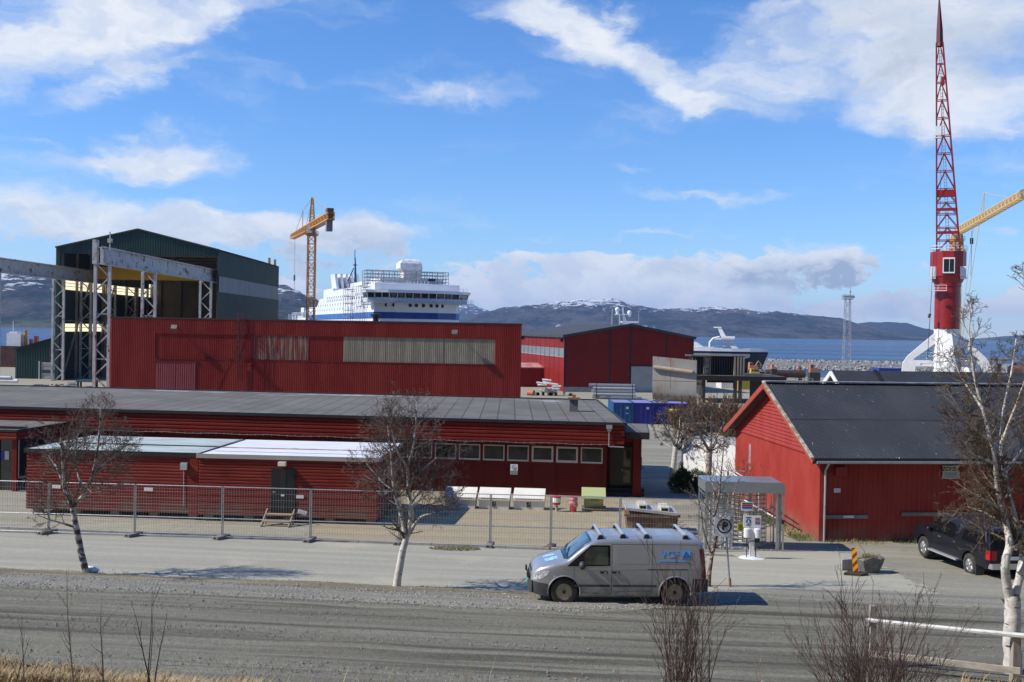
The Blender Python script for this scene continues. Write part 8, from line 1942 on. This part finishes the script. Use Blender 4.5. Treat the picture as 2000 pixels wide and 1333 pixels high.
def by_barn(r_):
    if r_.random() < .5:
        k = r_.random(); p = Vector((bc.x, bc.y, 0)) + BV * (k * 8) + NL * r_.uniform(.02, .9 - .4 * k)
    else:
        u = r_.random() ** .8 * 10; p = Vector((bc.x, bc.y, 0)) + BU * u + NB * (r_.random() ** 2 * .8 + .02)
        if noise.noise(Vector((u * .9, 0, 2))) < -.25 and r_.random() < .7: return None
    return p.x, p.y, 0
grass('barn_grass', 'dry and green grass growing along the foot of the barn walls', 5200, by_barn, .06, .30, pm('barn_grass_mix', (.34, .27, .13), (.12, .15, .035), .5, lo=.42, hi=.58), 4, .010, .8)
def verge_gr(r_):
    x = r_.uniform(-16, 7); t_ = r_.gauss(31.3, .35)
    if noise.noise(Vector((x * .35, t_ * .5, 6))) < .0: return None
    return x, t_ - .1 * x, .04
grass('verge_grass', 'short brown grass tufts between the asphalt lane and the gravel shoulder', 3500, verge_gr, .03, .12, pm('verge_grass_mix', (.22, .18, .09), (.30, .25, .15), 2), 5, .010, 1.0)
def mossy(r_):
    a = r_.random() * 6.28; k = r_.random() ** .5; c = G(889, 40.2); return c.x + 1.0 * k * math.cos(a), c.y + .55 * k * math.sin(a), .02
grass('moss_patch', 'mossy tuft of grass round the drain by the fence', 1500, mossy, .02, .08, pm('moss_olive', (.17, .15, .05), (.24, .21, .12), 5), 6, .012, 1.0)
# unseen dark slope added behind the camera to cut sky light on facades
mb = MB(); V = []; nxh = 60
rows = [(-12, 12.55), (-18, 17), (-28, 27), (-40, 40), (-55, 56), (-75, 76), (-100, 98), (-140, 116), (-220, 122)]
for y, z in rows:
    for i in range(nxh + 1):
        x = -420 + 14 * i; V.append((x, y, z + 3.0 * noise.noise(Vector((x * .05, y * .05, 2))) * (0 if y > -13 else 1)))
mb.add(V, [(k * (nxh + 1) + i, k * (nxh + 1) + i + 1, (k + 1) * (nxh + 1) + i + 1, (k + 1) * (nxh + 1) + i) for k in range(len(rows) - 1) for i in range(nxh)])
tag(mb.build('added_hillside', pm('added_hillside_dark', (.035, .045, .022), (.07, .06, .035), .08, rough=.95)), 'added dark slope out of view behind the camera, blocking sky light', kind='structure')

# ================================================================== one object per separate piece where a part comes as a set
def split_loose(o):
    me = o.data; n = len(me.vertices); par = list(range(n))
    def find(a):
        while par[a] != a: par[a] = par[par[a]]; a = par[a]
        return a
    for e in me.edges:
        a, b = find(e.vertices[0]), find(e.vertices[1])
        if a != b: par[a] = b
    grp = {}
    for p in me.polygons: grp.setdefault(find(p.vertices[0]), []).append(p)
    if len(grp) < 2: return
    nm = o.name.split('.')[0]
    for k, ps in enumerate(grp.values()):
        ids = sorted({v for p in ps for v in p.vertices}); ix = {v: i for i, v in enumerate(ids)}
        m2 = bpy.data.meshes.new(nm); m2.from_pydata([tuple(me.vertices[v].co) for v in ids], [], [[ix[v] for v in p.vertices] for p in ps])
        for m_ in me.materials: m2.materials.append(m_)
        m2.polygons.foreach_set('material_index', [p.material_index for p in ps]); m2.polygons.foreach_set('use_smooth', [p.use_smooth for p in ps])
        if ps[0].use_smooth: m2.set_sharp_from_angle(angle=R(45))
        q = bpy.data.objects.new(nm, m2); COL.objects.link(q); q.parent = o.parent; q.matrix_local = o.matrix_local.copy()
    for ch in list(o.children): ch.parent = q
    bpy.data.objects.remove(o)
bpy.context.view_layer.update()
SPLIT = {'band_stripe', 'inner_frame', 'small_pieces', 'side_window_pane', 'side_window', 'side_panel', 'rub_strip', 'wheel_arch', 'arch_liner', 'mud_flap', 'bumper', 'roof_rail', 'spot_lamp', 'wiper', 'band_joint', 'roof_beacon', 'mullion', 'panel_joint', 'corner_post', 'flap', 'post', 'wall_rail', 'ledge', 'pale_frame', 'jib_winch', 'dispenser', 'side_cabinet', 'jib_chord', 'door_rail', 'support', 'body_crease', 'cab_window', 'hull_band', 'roof_edge', 'kerb_stone', 'number_plate', 'pump_rods', 'card_reader', 'bonnet_logo', 'wheelhouse', 'deck_gear', 'tie_rod', 'light_string'}
for o in [o for o in COL.objects if o.type == 'MESH' and o.parent and o.name.split('.')[0] in SPLIT and len(o.data.polygons) < 4000]: split_loose(o)

# ================================================================== sea air between the camera and the far hills
hz_m = bpy.data.materials.new('sea_haze'); hz_m.use_nodes = True
t = NT(hz_m.node_tree); hz_m.node_tree.nodes.remove(hz_m.node_tree.nodes['Principled BSDF'])
pv = t.n('ShaderNodeVolumePrincipled'); pv.inputs['Color'].default_value = (.42, .62, 1.0, 1); pv.inputs['Density'].default_value = HAZE; pv.inputs['Anisotropy'].default_value = .1
t.L.new(pv.outputs[0], hz_m.node_tree.nodes['Material Output'].inputs['Volume'])
mb = MB(); mb.box(-16500, 16500, -260, 19000, -8, 560)
hzo = mb.build('haze', hz_m); hzo['kind'] = 'stuff'; hzo['label'] = 'thin blue sea haze over the fjord'
